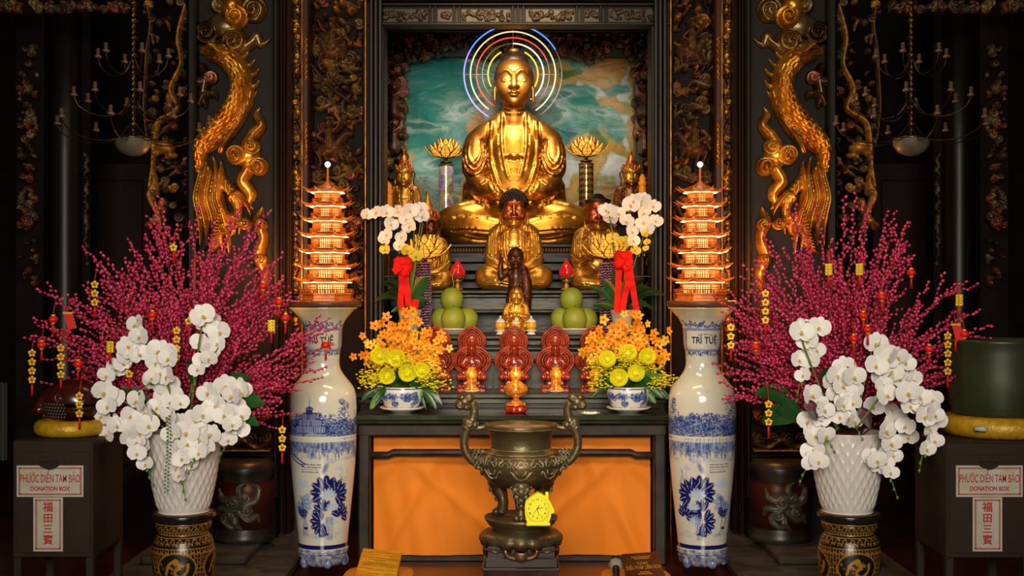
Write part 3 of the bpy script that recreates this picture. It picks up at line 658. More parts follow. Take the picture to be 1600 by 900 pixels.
def clothmat():
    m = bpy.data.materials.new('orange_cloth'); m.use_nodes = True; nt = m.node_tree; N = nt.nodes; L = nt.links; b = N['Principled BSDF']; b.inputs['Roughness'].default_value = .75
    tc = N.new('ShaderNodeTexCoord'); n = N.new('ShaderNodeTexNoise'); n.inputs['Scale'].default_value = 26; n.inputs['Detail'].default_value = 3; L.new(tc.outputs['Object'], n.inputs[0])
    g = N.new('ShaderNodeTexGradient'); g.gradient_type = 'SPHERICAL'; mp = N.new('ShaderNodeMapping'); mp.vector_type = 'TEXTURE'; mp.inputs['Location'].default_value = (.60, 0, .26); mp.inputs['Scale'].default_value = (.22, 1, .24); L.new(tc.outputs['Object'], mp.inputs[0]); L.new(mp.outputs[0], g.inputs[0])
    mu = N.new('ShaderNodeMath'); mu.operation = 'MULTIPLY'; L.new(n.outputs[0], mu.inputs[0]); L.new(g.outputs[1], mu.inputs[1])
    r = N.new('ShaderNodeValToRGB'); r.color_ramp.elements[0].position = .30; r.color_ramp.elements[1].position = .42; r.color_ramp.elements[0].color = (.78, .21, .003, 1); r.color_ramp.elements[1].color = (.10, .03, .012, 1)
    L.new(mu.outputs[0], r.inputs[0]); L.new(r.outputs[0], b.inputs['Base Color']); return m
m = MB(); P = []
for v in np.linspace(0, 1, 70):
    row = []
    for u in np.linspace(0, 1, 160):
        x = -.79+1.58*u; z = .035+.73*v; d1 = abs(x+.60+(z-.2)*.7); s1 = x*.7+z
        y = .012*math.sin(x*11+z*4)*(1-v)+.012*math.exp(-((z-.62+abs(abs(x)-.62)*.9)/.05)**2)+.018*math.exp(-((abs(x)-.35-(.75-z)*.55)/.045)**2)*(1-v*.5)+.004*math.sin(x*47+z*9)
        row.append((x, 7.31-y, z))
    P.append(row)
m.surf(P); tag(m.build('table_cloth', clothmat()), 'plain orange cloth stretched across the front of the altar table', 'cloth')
rt = empty('tiered_altar', (0, 8.3, 0), 'dark wooden stepped altar tiers rising behind the altar table', 'altar')
def tb(m, hw, Y0, Y1, z0, z1, b=.006): m.bar(-hw, hw+(.085 if .75 < hw < .81 else 0), Y0-8.3, Y1-8.3, z0, z1, b)
GW = GWOOD()
m = MB(); tb(m, .94, 7.70, 7.94, .895, .925); tb(m, .775, 7.94, 8.1, .895, .925, 0); tb(m, .93, 7.715, 7.94, .86, .895); tb(m, .92, 7.74, 7.94, .80, .865, .004); tb(m, .90, 7.76, 7.94, 0, .80, 0); tb(m, .775, 7.94, 8.3, 0, .895, 0)
m.build('tier', GW, rt)
m = MB(); tb(m, .775, 8.03, 8.5, 1.235, 1.266, .01); tb(m, .772, 8.055, 8.5, 1.195, 1.235, .008); tb(m, .775, 8.045, 8.5, 1.165, 1.195, .01); tb(m, .77, 8.065, 8.3, 1.105, 1.165); tb(m, .772, 8.05, 8.3, 1.09, 1.108, .008); tb(m, .768, 8.08, 8.3, .925, 1.09, .002)
for x in (-.62, -.34, -.12, .12, .34, .62): m.bar(x-.006, x+.006, -.235, -.2, .93, 1.088, .002)
m.build('tier', GW, rt)
m = MB(); tb(m, .80, 8.45, 9.1, 1.52, 1.547, .01); tb(m, .79, 8.48, 9.1, 1.495, 1.52, .008); tb(m, .785, 8.50, 8.9, 1.415, 1.495, .004); tb(m, .79, 8.47, 8.9, 1.394, 1.415, .008); tb(m, .76, 8.8, 9.1, 0, 1.40, 0)
m.build('tier', GW, rt)
m = MB()
for k in range(4): tb(m, .66+.02*(k % 2), 8.80+.015*(k % 2), 9.66, 1.547+k*.06, 1.607+k*.06, .014)
tb(m, .62, 8.83, 9.66, 1.78, 1.80, .004); tb(m, .61, 8.87, 9.66, 1.80, 1.84, 0); tb(m, .62, 8.83, 9.66, 1.84, 1.862, .006); m.build('tier', mat('tier_black_wood', (.006, .005, .0035), .42, spec=.3), rt)
m = MB()
for k in range(60): m.ell((-.60+k*.0204, .565, 1.82), (.013, .022, .024), 8, 6)
m.build('carved_band', mat('band_brown', (.13, .06, .025), .4, .3), rt)

# ---------------------------------------------------------------- statues
def face(F, c, q=1.0, ears=True, neck=True, fine=True):
    """a calm face looking to -Y; c = head centre, q = 1 for a head half width of 28 units"""
    C = np.array(c, float)
    def e(p, r, k=0, mode='u', **kw): F.ell(C+np.array(p)*q, np.array(r)*q if not np.isscalar(r) else r*q, k*q, mode, **kw)
    def ch(P, r, k=0, mode='u', n=4): F.chain([C+np.array(p)*q for p in P], np.array(r)*q if not np.isscalar(r) else r*q, k*q, mode, n)
    e((0, 3, 8), (28, 31, 33)); e((0, -5, 14), (26.5, 25, 23), 3); e((0, -7, -12), (25.5, 23, 29.5), 8); e((0, -23, -33), (8, 6, 6), 7)
    for s in (-1, 1):
        e((s*15, -18, -10), (10, 9, 12), 8)
        e((s*12.5, -32.5, 4.5), (8.5, 4.2, 5), 4, 's')
        e((s*12, -24.3, 2.2), (7.6, 4.2, 4.3), 1.0)
        if fine:
            ch([(s*3.5, -30.5, 7), (s*8, -31, 13.5), (s*15, -29, 14.5), (s*23, -22, 9)], (1.2, 1.9, 1.7, .9), 1.6)
            ch([(s*5, -30.2, .6), (s*9, -31.4, -1.2), (s*14, -30.8, -1.0), (s*19, -27.6, 1.4)], .8, .5, 's')
            ch([(s*5, -30.6, -.6), (s*10, -31.0, -3), (s*16, -29.6, -2.4), (s*19, -27.4, .4)], .7, 1)
        e((s*4.6, -32.5, -11.5), (3.6, 3.8, 3.1), 2)
        if ears:
            e((s*28.5, 1, 4), (3.2, 7, 12), 2); e((s*30, -1, -22), (3.0, 4.6, 15), 3); e((s*30.4, -3.5, 4), (1.6, 4, 8), 1, 's')
    ch([(0, -30, 10), (0, -33.5, 0), (0, -37.5, -10.5)], (2.6, 3.2, 4.6), 2.5)
    ch([(-8.5, -28.5, -20.6), (-3, -31.4, -19.0), (0, -31.6, -19.8), (3, -31.4, -19.0), (8.5, -28.5, -20.6)], (.6, 1.3, 1.2, 1.3, .6), 1.4)
    ch([(-6, -29.5, -23.6), (0, -31, -24.4), (6, -29.5, -23.6)], (.8, 1.6, .8), 1.4)
    if fine: ch([(-9, -29.6, -21.4), (0, -32.8, -21.8), (9, -29.6, -21.4)], .55, .4, 's')
    if neck:
        F.cap(C+np.array((0, 3, -24))*q, C+np.array((0, 6, -58))*q, 15.5*q, 18*q, 5*q)
        if fine:
            for z in (-43, -50): ch([(-15, -6, z+2), (-9, -12.5, z), (0, -15, z-.6), (9, -12.5, z), (15, -6, z+2)], 1.1, 1.2)
def statue_root(name, px, py, Y, label, group=None):
    w = W(px, py, Y); return empty(name, w, label, 'statue', group)
FACEBR = (0.30, .085, .03)
# --- the largest buddha
def big_buddha():
    Y = 9.20; s = Y/2000
    rt = statue_root('buddha_statue', 803, 384, Y, 'largest gilded seated buddha in the middle before the painted cloth')
    F = Field((-124, -92, -3), (124, 62, 300), 1.55)
    F.ell((0, 6, 142), (44, 32, 52)); F.ell((0, 4, 95), (46, 36, 50), 8)
    F.chain([(-60, 6, 164), (-38, 4, 178), (0, 6, 184), (38, 4, 178), (60, 6, 164)], (14, 15, 14, 15, 14), 6)
    for g in (-1, 1): F.chain([(g*10, 5, 200), (g*30, 5, 186), (g*56, 5, 168)], (14, 11, 10), 7)
    for g in (-1, 1):
        F.chain([(g*60, 4, 163), (g*62, 0, 140), (g*62, -6, 119)], (15.5, 17, 18.5), 4)        # upper arm in a wide sleeve
        F.chain([(g*60, -10, 100), (g*44, -32, 86), (g*16, -46, 76)], (15, 13, 9), 5)     # forearm
        F.ell((g*56, -4, 72), (23, 30, 30), 5); F.cap((g*65, 2, 92), (g*66, 2, 52), 15, 17, 4)       # sleeve mass beside the lap
        F.chain([(g*28, 0, 46), (g*62, -22, 40), (g*92, -34, 36)], (26, 25, 22), 10)        # thigh
        F.chain([(g*98, -38, 32), (g*60, -58, 26), (g*14, -62, 20)], (21, 17, 12), 8)       # shin
        F.ell((g*99, -34, 33), (20, 24, 21), 8)
        F.chain([(g*108, -26, 12), (g*70, -56, 7), (g*20, -62, 5)], (9, 8, 6), 6)           # hem
    F.ell((0, -20, 24), (80, 46, 24), 10)
    F.box((0, 8, 4), (98, 44, 5), 3, 4)
    # hands resting in the lap
    for g in (-1, 1):
        F.ell((g*9, -50, 72), (14, 9, 5), 3)
        for f in range(4): F.chain([(g*8, -56+f*4, 73), (-g*2, -58+f*4, 75), (-g*12, -56+f*4, 74)], (3, 2.8, 2.2), 1)
        F.chain([(g*16, -52, 77), (g*9, -56, 83), (g*2, -57, 86)], (3.4, 3, 2.4), 1.5)
    # open collar with the bare chest and inner robe
    for g in (-1, 1):
        F.line([(18*g, 206), (19*g, 180), (18*g, 150), (13*g, 118), (9*g, 104)], [2.6, 3.4, 3.2, 2.4, 1.5], 1.5, 'u', -.3, both=False)
        F.line([(34*g, 193), (36*g, 160), (33*g, 125), (24*g, 92), (12*g, 76)], [2.5, 3.6, 3.8, 3.4, 2.5], 1.5, 'u', -.3, both=False)
        F.line([(21.5*g, 204), (22.5*g, 180), (22*g, 150), (16*g, 116)], 1.3, 1, 's', both=False)
        F.line([(39*g, 192), (40.5*g, 160), (37.5*g, 124), (28*g, 90)], 1.7, 1.2, 's', both=False)
        for a, w in ((0, 17), (1, 13), (2, 8.5)):                                      # looped sleeve folds
            cx = 62; F.line([(g*(cx-w), 166-a*3), (g*(cx-w-1), 140), (g*(cx-w*.6), 116+a*7), (g*cx, 109+a*8), (g*(cx+w*.7), 118+a*7), (g*(cx+w), 142), (g*(cx+w-2), 164)], [1, 2.2, 2.8, 3, 2.8, 2.2, 1], 1.5, 'u', both=False)
            F.line([(g*(cx-w-3.2), 164), (g*(cx-w-4), 140), (g*(cx-w*.6-3), 113+a*7), (g*cx, 105.5+a*8), (g*(cx+w*.7+2), 114+a*7), (g*(cx+w+3), 140)], 1.3, 1.2, 's', both=False)
        for k in range(3):                                                             # long falling folds of the outer robe
            F.line([(g*(44+k*1.5), 170-k*4), (g*(43-k*5), 120), (g*(34-k*6), 84+k*2), (g*(14-k*2), 70+k*3)], [1.0, 1.8, 2.2, 1.5], 1.3, 'u', both=False)
        for k in (0, 2, 4):
            F.line([(g*(80-k*3), 96-k*4), (g*(66-k*5), 82-k*6), (g*(46-k*4), 76-k*4), (g*(30-k*2), 84-k*6)], [1, 2.5, 2.5, 1], 1.5, 'u', both=False)
        F.line([(g*83, 92), (g*66, 84), (g*50, 92), (g*40, 100)], 2.4, 2, 's', both=False)
        F.line([(g*82, 62), (g*60, 66), (g*40, 60)], 2.2, 2, 's', both=False)
        for k in (0, 3, 5):
            F.line([(g*(116-k*3), 30-k*2), (g*(84-k*4), 44-k*6.5), (g*48, 42-k*6.5), (g*10, 34-k*5)], [.8, 1.8, 1.8, 1], 2.0, 'u', both=False)
            F.line([(g*(112-k*3), 26-k*2), (g*(84-k*4), 40.5-k*6.5), (g*48, 38.5-k*6.5), (g*14, 31-k*5)], [.6, 1.1, 1.1, .6], 1.2, 's', both=False)
    F.line([(-13, 139), (0, 136), (13, 139)], 2.2, 1, 'u', both=False); F.line([(-13, 135), (0, 131), (13, 135)], 1.5, 1, 's', both=False)
    for k in range(-3, 4): F.line([(k*3, 133), (k*3.6, 118), (k*2.5, 100)], 1.2, 1, 'u', both=False)
    F.ell((0, -38, 137), (9, 5, 5), 2)
    face(F, (0, -2, 255), 1.0)
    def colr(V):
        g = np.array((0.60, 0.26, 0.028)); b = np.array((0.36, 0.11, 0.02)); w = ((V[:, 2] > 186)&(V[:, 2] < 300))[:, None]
        r = np.array((0.42, 0.14, 0.03)); q = (np.clip((np.abs(V[:, 0])-40)/10, 0, 1)*np.clip((V[:, 2]-58)/8, 0, 1))[:, None]  # reddish reflected light on the robe sides, painted into the colour
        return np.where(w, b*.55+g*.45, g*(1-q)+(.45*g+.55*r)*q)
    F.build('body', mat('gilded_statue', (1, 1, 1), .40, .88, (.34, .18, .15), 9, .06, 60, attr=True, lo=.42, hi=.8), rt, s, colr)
    H = Field((-36, -38, 232), (36, 40, 312), 1.2)
    H.ell((0, 3.5, 264), (30.5, 33, 33)); H.ell((0, 3, 290), (22, 25, 14), 5); H.ell((0, -30, 246), (36, 34, 42), 1.5, 's'); H.box((0, 0, 236), (40, 60, 10), 2, 2, 's')
    H.build('hair', mat('dark_brown_hair', (.05, .018, .006), .4, .3, (.02, .008, .004), 8, .4, 90), rt, s)
    m = MB(); m.ell((0, -14*s, 303*s), (8*s, 5*s, 3.5*s)); m.build('crown_jewel', GOLD(), rt)
    return rt
big_buddha()
# --- LED halo
def halo():
    Y = 9.41; s = Y/2000; w = W(801.5, 116, Y)
    rt = empty('halo_light', w, 'round halo of concentric coloured light rings behind the largest buddha head', 'halo light')
    def em(n, c, st): return mat(n, tuple(x*.5 for x in c), .4, emit=c, estr=st*.38)
    B = em('led_blue', (.06, .22, 1), 3.2); V = em('led_violet', (.30, .20, 1), 3.2); Wt = em('led_white', (1, .86, .62), 2.4); Rr = em('led_red', (1, .10, .04), 1.5)
    Yl = em('led_yellow', (1, .62, .02), 2.6); G = mat('led_off', (.30, .24, .15), .4)
    Yw = em('led_cream', (1, .78, .36), 1.8)
    for R, segs in ((76.5, [(90, 30, B), (30, -58, G), (90, 150, B), (150, 185, V), (185, 240, V)]), (66.5, [(90, -58, Yw), (90, 235, Yw)]), (57, [(90, 20, Rr), (20, -60, G), (90, 240, Rr)]),
                    (48, [(90, -55, Wt), (90, 238, G)]), (39, [(62, -30, Yl), (118, 210, Yl)])):
        m = MB(); ms = []
        for a, b, mt in segs:
            if mt not in ms: ms.append(mt)
            m.m = ms.index(mt); t = np.radians(np.linspace(a, b, 40)); m.tube(np.stack([R*s*np.cos(t), 0*t, R*s*np.sin(t)], -1), 1.05*s, 6)
        m.build('light_ring', ms, rt)
    m = MB()
    for a in (0, 90, 180): c, d = math.cos(math.radians(a)), math.sin(math.radians(a)); m.tube([(40*s*c, 3*s, 40*s*d), (76*s*c, 3*s, 76*s*d)], .8*s, 6)
    m.tube([(0, 3*s, -30*s), (0, 0, -50*s), (0, -14*s, -78*s)], s, 6)
    m.build('crossbar', G, rt)
halo()
# --- generic smaller seated figure, units: 1 = one photo pixel at its depth, base z = 0
def seated(name, px, py, Y, sc, label, skin, robe, hair='curl', group=None, res=1.0, knee=1.0, turn=0.0, hands='lap', folds=True, hc=(.015, .008, .006), armor=False):
    s = Y/2000*sc; rt = statue_root(name, px, py, Y, label, group); rt.rotation_euler[2] = turn
    F = Field((-62*knee-4, -42, -3), (62*knee+4, 30, 150), res)
    F.ell((0, 2, 70), (23, 17, 32)); F.ell((0, 0, 42), (25, 19, 26), 5)
    F.chain([(-29, 2, 88), (-16, 2, 95), (0, 2, 97), (16, 2, 95), (29, 2, 88)], (9, 8.5, 8, 8.5, 9), 5)
    for g in (-1, 1):
        F.chain([(g*29, 2, 88), (g*33, 0, 68), (g*34, -5, 48)], (9, 10, 11), 3)
        if hands == 'lap': F.chain([(g*36, -8, 46), (g*26, -20, 36), (g*8, -27, 32)], (10, 8, 5), 4)
        else: F.chain([(g*36, -8, 48), (g*24, -22, 54), (g*4, -27, 62)], (10, 8, 5), 4)
        F.ell((g*32, -4, 36), (11, 16, 16), 4)
        F.chain([(g*16, 0, 20), (g*30*knee, -8, 20), (g*42*knee, -12, 19)], (18, 18, 17), 5); F.ell((g*41*knee, -13, 19), (19, 19, 18.5), 4)
        F.chain([(g*46*knee, -20, 12), (g*22, -30, 10), (0, -31, 9)], (11, 9, 8), 5)
    F.ell((0, -16, 8), (42*knee, 22, 9), 5)
    if hands == 'lap':
        for g in (-1, 1):
            F.ell((g*5, -28, 32), (8, 5, 3), 2)
            for f in range(4): F.chain([(g*4, -32+f*2.2, 33), (-g*3, -33+f*2.2, 33.5), (-g*8, -31+f*2.2, 33)], (1.7, 1.5, 1.2), .6)
            F.chain([(g*8, -29, 35), (g*4, -31, 38), (g*1, -31.5, 39)], (1.9, 1.6, 1.2), 1)
    else:
        for g in (-1, 1):
            F.ell((g*2.4, -27, 66), (2.4, 4, 7), 1)
            for f in range(4): F.chain([(g*1.6, -31+f*2.6, 70), (g*1.2, -31+f*2.6, 77-abs(f-1.3)*1.5)], (1.4, 1.0), .4)
            F.chain([(g*2, -31, 63), (g*1.2, -34, 68), (g*.8, -34.5, 71)], (1.6, 1.3, 1), .6)
    if folds:
        for g in (-1, 1):
            F.line([(10*g, 100), (11*g, 84), (11*g, 64), (8*g, 50)], 1.5, 1, 'u', both=False); F.line([(19*g, 98), (20*g, 80), (19*g, 60), (15*g, 44)], 1.7, 1, 'u', both=False)
            F.line([(13.2*g, 98), (13.6*g, 82), (13.4*g, 62), (10.6*g, 48)], .9, .6, 's', both=False); F.line([(22.5*g, 96), (23.4*g, 80), (22.6*g, 60)], 1, .6, 's', both=False)
            for k in range(3): F.line([(g*(27+k*4), 92-k*3), (g*(28+k*4), 72), (g*(27+k*4.5), 54-k*2)], [.6, 1.4, .8], 1, 'u', both=False); F.line([(g*(29+k*4), 90-k*3), (g*(30+k*4), 72), (g*(29+k*4.5), 54)], .8, .6, 's', both=False)
            F.line([(g*26, 54), (g*33, 48), (g*44, 58)], 1.2, 1, 's', both=False)
            for k in range(3): F.line([(g*50*knee, 12-k*3), (g*30, 14-k*3.5), (g*6, 10-k*3)], [.5, 1.2, .8], 1, 'u', both=False)
        F.line([(-10, 68), (0, 66), (10, 68)], 1.2, .6, 'u', both=False)
        for k in (-2, -1, 0, 1, 2): F.line([(k*3, 64), (k*3.5, 54), (k*3, 46)], .8, .6, 'u', both=False)
    if armor:
        rnd = random.Random(3)
        for k in range(60): x, z = rnd.uniform(-26, 26), rnd.uniform(40, 96); F.line([(x-2, z), (x, z-3), (x+2, z)], .8, .5, 'u', both=False)
    q = 20/28.; face(F, (0, -1, 124), q, fine=True)
    sk, rb = np.array(skin), np.array(robe)
    F.build('body', mat('gilded_small_statue', (1, 1, 1), .3, .75, (.5, .33, .28), 16, .1, 120, attr=True, lo=.45, hi=.8), rt, s, lambda V: np.where(((V[:, 2] > 107)|((V[:, 2] > 96)&(np.hypot(V[:, 0], V[:, 1]) < 15)))[:, None], sk, np.where((V[:, 2] > 66)[:, None]&(np.abs(V[:, 0]) < 9)[:, None]&(V[:, 1] < 0)[:, None], rb*1.1, rb)))
    HM = mat('statue_hair_%d' % int(hc[0]*1000), hc, .45, .1)
    if hair in ('curl', 'bald', 'cap'):
        m = MB(); rnd = random.Random(1)
        if hair == 'curl':
            n = 330
            for k in range(n):
                z = 1-1.35*(k+.5)/n; r = math.sqrt(max(0, 1-z*z)); th = k*2.39996
                x, y = r*math.cos(th), r*math.sin(th)
                p = np.array((x*21.8, y*24, z*25.5+6))
                if p[1] < -4 and p[2] < 12+abs(p[0])*-.25+3: continue
                m.ell((p+np.array((0, 1, 124)))*s, 2.3*s, 7, 5)
            for k in range(60):
                z = 1-(k+.5)/60; r = math.sqrt(1-z*z); th = k*2.39996; m.ell(np.array((r*math.cos(th)*11, r*math.sin(th)*11+3, z*6+149))*s, 2.2*s, 7, 5)
            m.ell(np.array((0, 3, 149))*s, np.array((11, 11, 6))*s)
            Hh = Field((-24, -26, 108), (24, 28, 154), 1.2); Hh.ell((0, 1, 130), (21.4, 23.6, 25)); Hh.ell((0, -19, 116), (18.5, 18, 24), 1, 's'); Hh.box((0, 0, 106), (30, 40, 8), 1, 1, 's'); Hh.build('hair', HM, rt, s)
            m.build('hair_curls', HM, rt)
            m = MB(); m.ell(np.array((0, -11, 146))*s, np.array((5, 2.5, 3))*s); m.build('forehead_ornament', GOLD(), rt)
        elif hair == 'cap':
            m.lathe([(0, 158), (8, 156), (13, 150), (22, 147), (22, 145), (20, 141), (20, 131), (0, 131)], 24, (0, 0, 0)); V = m.V[0]; m.V[0] = V*s+np.array((0, 1*s, 0)); m.build('cap', HM, rt)
    elif hair == 'crown':
        m = MB(); m.lathe([(19, 130), (22, 133), (23, 140), (21, 142), (20, 150), (13, 154), (14, 160), (8, 166), (9, 170), (4, 178), (2.5, 190), (0, 193)], 28)
        m.V[0] = m.V[0]*s
        for k in range(9):
            a = -math.pi/2+(k-4)*.38; m.ell(np.array((22*math.cos(a), 22*math.sin(a), 143+4*(k % 2)))*s, np.array((3.2, 2.2, 6.5))*s, 8, 6)
        m.build('crown', mat('crown_gilt_red', (.42, .06, .02), .3, .55, (.6, .30, .05), 26, lo=.45, hi=.55), rt)
        m = MB()
        for g in (-1, 1):
            m.tube(spline([(g*22*s, 0, 138*s), (g*28*s, 0, 128*s), (g*24*s, -2*s, 112*s), (g*28*s, -2*s, 98*s)], 6), [2.4*s, 2*s, 2*s, .8*s], 8)
        m.build('crown_ribbon', HM, rt)
    return rt
seated('buddha_statue', 803, 452, 8.66, 1.0, 'gold robed seated buddha with black curled hair below the largest buddha', (0.50, .13, .035), (0.66, 0.34, 0.05), 'curl', res=.85)
seated('bodhisattva_statue', 668, 452, 8.62, .80, 'gilded seated bodhisattva with dark crowned head behind the left white orchid', (0.16, .05, .02), (0.62, 0.34, 0.045), 'crown', knee=.8, hc=(.02, .01, .006), res=1.1)
seated('guardian_statue', 934, 452, 8.62, .95, 'gilded seated guardian with red brown face and flat cap behind the right white orchid', (0.42, .09, .03), (0.55, 0.29, 0.045), 'cap', knee=.72, hc=(.022, .010, .006), armor=True, hands='up', res=1.1)
seated('crowned_buddha_statue', 631, 352, 8.84, .62, 'gold faced crowned buddha at the left edge of the painted cloth', (0.70, .36, .05), (0.42, 0.20, 0.03), 'crown', knee=.7, hc=(.03, .012, .008), res=1.1)
seated('crowned_buddha_statue', 986, 352, 8.84, .62, 'gold faced crowned buddha at the right edge of the painted cloth', (0.70, .36, .05), (0.22, 0.09, 0.03), 'crown', knee=.7, hc=(.03, .012, .009), res=1.1)
# the crowned pair stands on small blocks of the upper tier
for px in (631, 985):
    w = W(px, 352, 8.86); m = MB(); m.box((w.x, 8.875, (w.z+1.547)/2), (.20, .16, w.z-1.547), .01)
    tag(m.build('pedestal_block', MATS['tier_black_wood']), 'black block under the crowned buddha at the %s edge of the cloth' % ('left' if px < 800 else 'right'), 'pedestal')
# --- child buddha standing, one arm raised
def child():
    Y = 8.42; s = Y/2000; rt = statue_root('child_buddha_statue', 806, 492, Y, 'small brown standing child buddha with one arm raised and finger up')
    F = Field((-34, -22, -2), (28, 22, 104), .62)
    F.ell((0, 0, 60), (12, 8.5, 14)); F.ell((0, -1.5, 46), (11.5, 9.5, 12), 5); F.ell((0, 0, 34), (13, 9.5, 10), 5)
    for g in (-1, 1): F.chain([(g*6, 0, 32), (g*6.5, -1, 16), (g*6.5, 0, 3)], (7.5, 6, 4.2), 3); F.ell((g*7, -4.5, 2.2), (3.8, 7, 2.6), 2); F.ell((g*13, 0, 68), (5.5, 5.5, 5.5), 4)
    F.chain([(-13, 0, 68), (-21, -2, 62), (-23, -3, 58)], (5, 4.4, 4.2), 3); F.chain([(-23, -3, 58), (-24, -4, 72), (-23, -4, 84)], (4.2, 3.7, 2.8), 2)
    F.ell((-23, -4.5, 88), (3.2, 2.6, 4), 1.5); F.chain([(-23.6, -5, 91), (-23.6, -5, 100)], (1.25, .95), .8)
    for f in range(3): F.chain([(-21.9+f*1.5, -5, 91), (-21.9+f*1.5, -7, 93), (-21.9+f*1.5, -7.5, 89.5)], (1.1, 1.1, .9), .5)
    F.chain([(-25.5, -6, 87), (-23.5, -8, 88.5), (-21.5, -8, 89.5)], (1.2, 1.1, .9), .5)
    F.chain([(13, 0, 68), (19, 0, 54), (20, -1, 44)], (5, 4.4, 4), 3); F.chain([(20, -1, 44), (21, -3, 30), (21, -4, 24)], (4, 3.4, 2.6), 2); F.ell((21, -4, 19), (2.4, 3.2, 4.2), 1)
    for f in range(4): F.chain([(19+f*1.3, -4.4-.5*f, 16), (19+f*1.3, -5-.5*f, 12), (19+f*1.2, -4.6, 9.6+.5*abs(f-1.5))], (1.1, 1, .8), .4)
    F.chain([(19, -6, 20), (18, -7.6, 16.5), (18.5, -7.8, 14)], (1.2, 1.1, .9), .5)
    # draped robe over one shoulder
    F.chain([(12, 0, 73), (15, -4, 58), (16, -5, 36), (17, -3, 12)], (5, 6, 6.5, 6), 3); F.ell((0, 1, 22), (15, 10.5, 17), 4)
    for k in range(5): F.line([(12-k*1.5, 72-k*4), (8-k*3, 52-k*5), (-6-k*1.2, 38-k*5.5)], [.6, 1.1, .5], .8, 'u', both=False)
    for k in range(4): F.line([(12+k*2.2, 64), (13+k*2.2, 40), (13.5+k*2.2, 12)], .9, .7, 'u', both=False)
    face(F, (0, -1, 88), 11.5/28)
    F.build('body', mat('red_brown_bronze', (0.14, .035, .012), .3, .35, (.05, .014, .006), 20), rt, s)
    H = Field((-14, -14, 80), (14, 15, 106), .7); H.ell((0, .6, 92.5), (12.2, 13.2, 13.6)); H.ell((0, -10, 84.5), (10.6, 10.5, 15), 1, 's'); H.box((0, 0, 80), (20, 20, 6), 1, 1, 's'); H.build('hair', mat('child_hair', (.012, .008, .006), .5), rt, s)
    m = MB(); m.lathe([(0, 0), (17*s, 0), (18*s, -1.5*s), (14*s, -3*s), (15*s, -6*s), (15*s, -9.2*s), (0, -9.2*s)], 24); m.lathe([(12*s, -9*s), (14*s, -19*s), (16*s, -29.5*s), (0, -29.5*s)], 24); m.build('base', MATS['red_brown_bronze'], rt)
child()
seated('golden_figure', 807, 521, 8.2, .48, 'tiny bright gold seated figure with praying hands between white lidded jars', (.80, .42, .06), (.80, .42, .06), 'bald', hands='up', knee=.7, res=1.0, folds=True, armor=True)
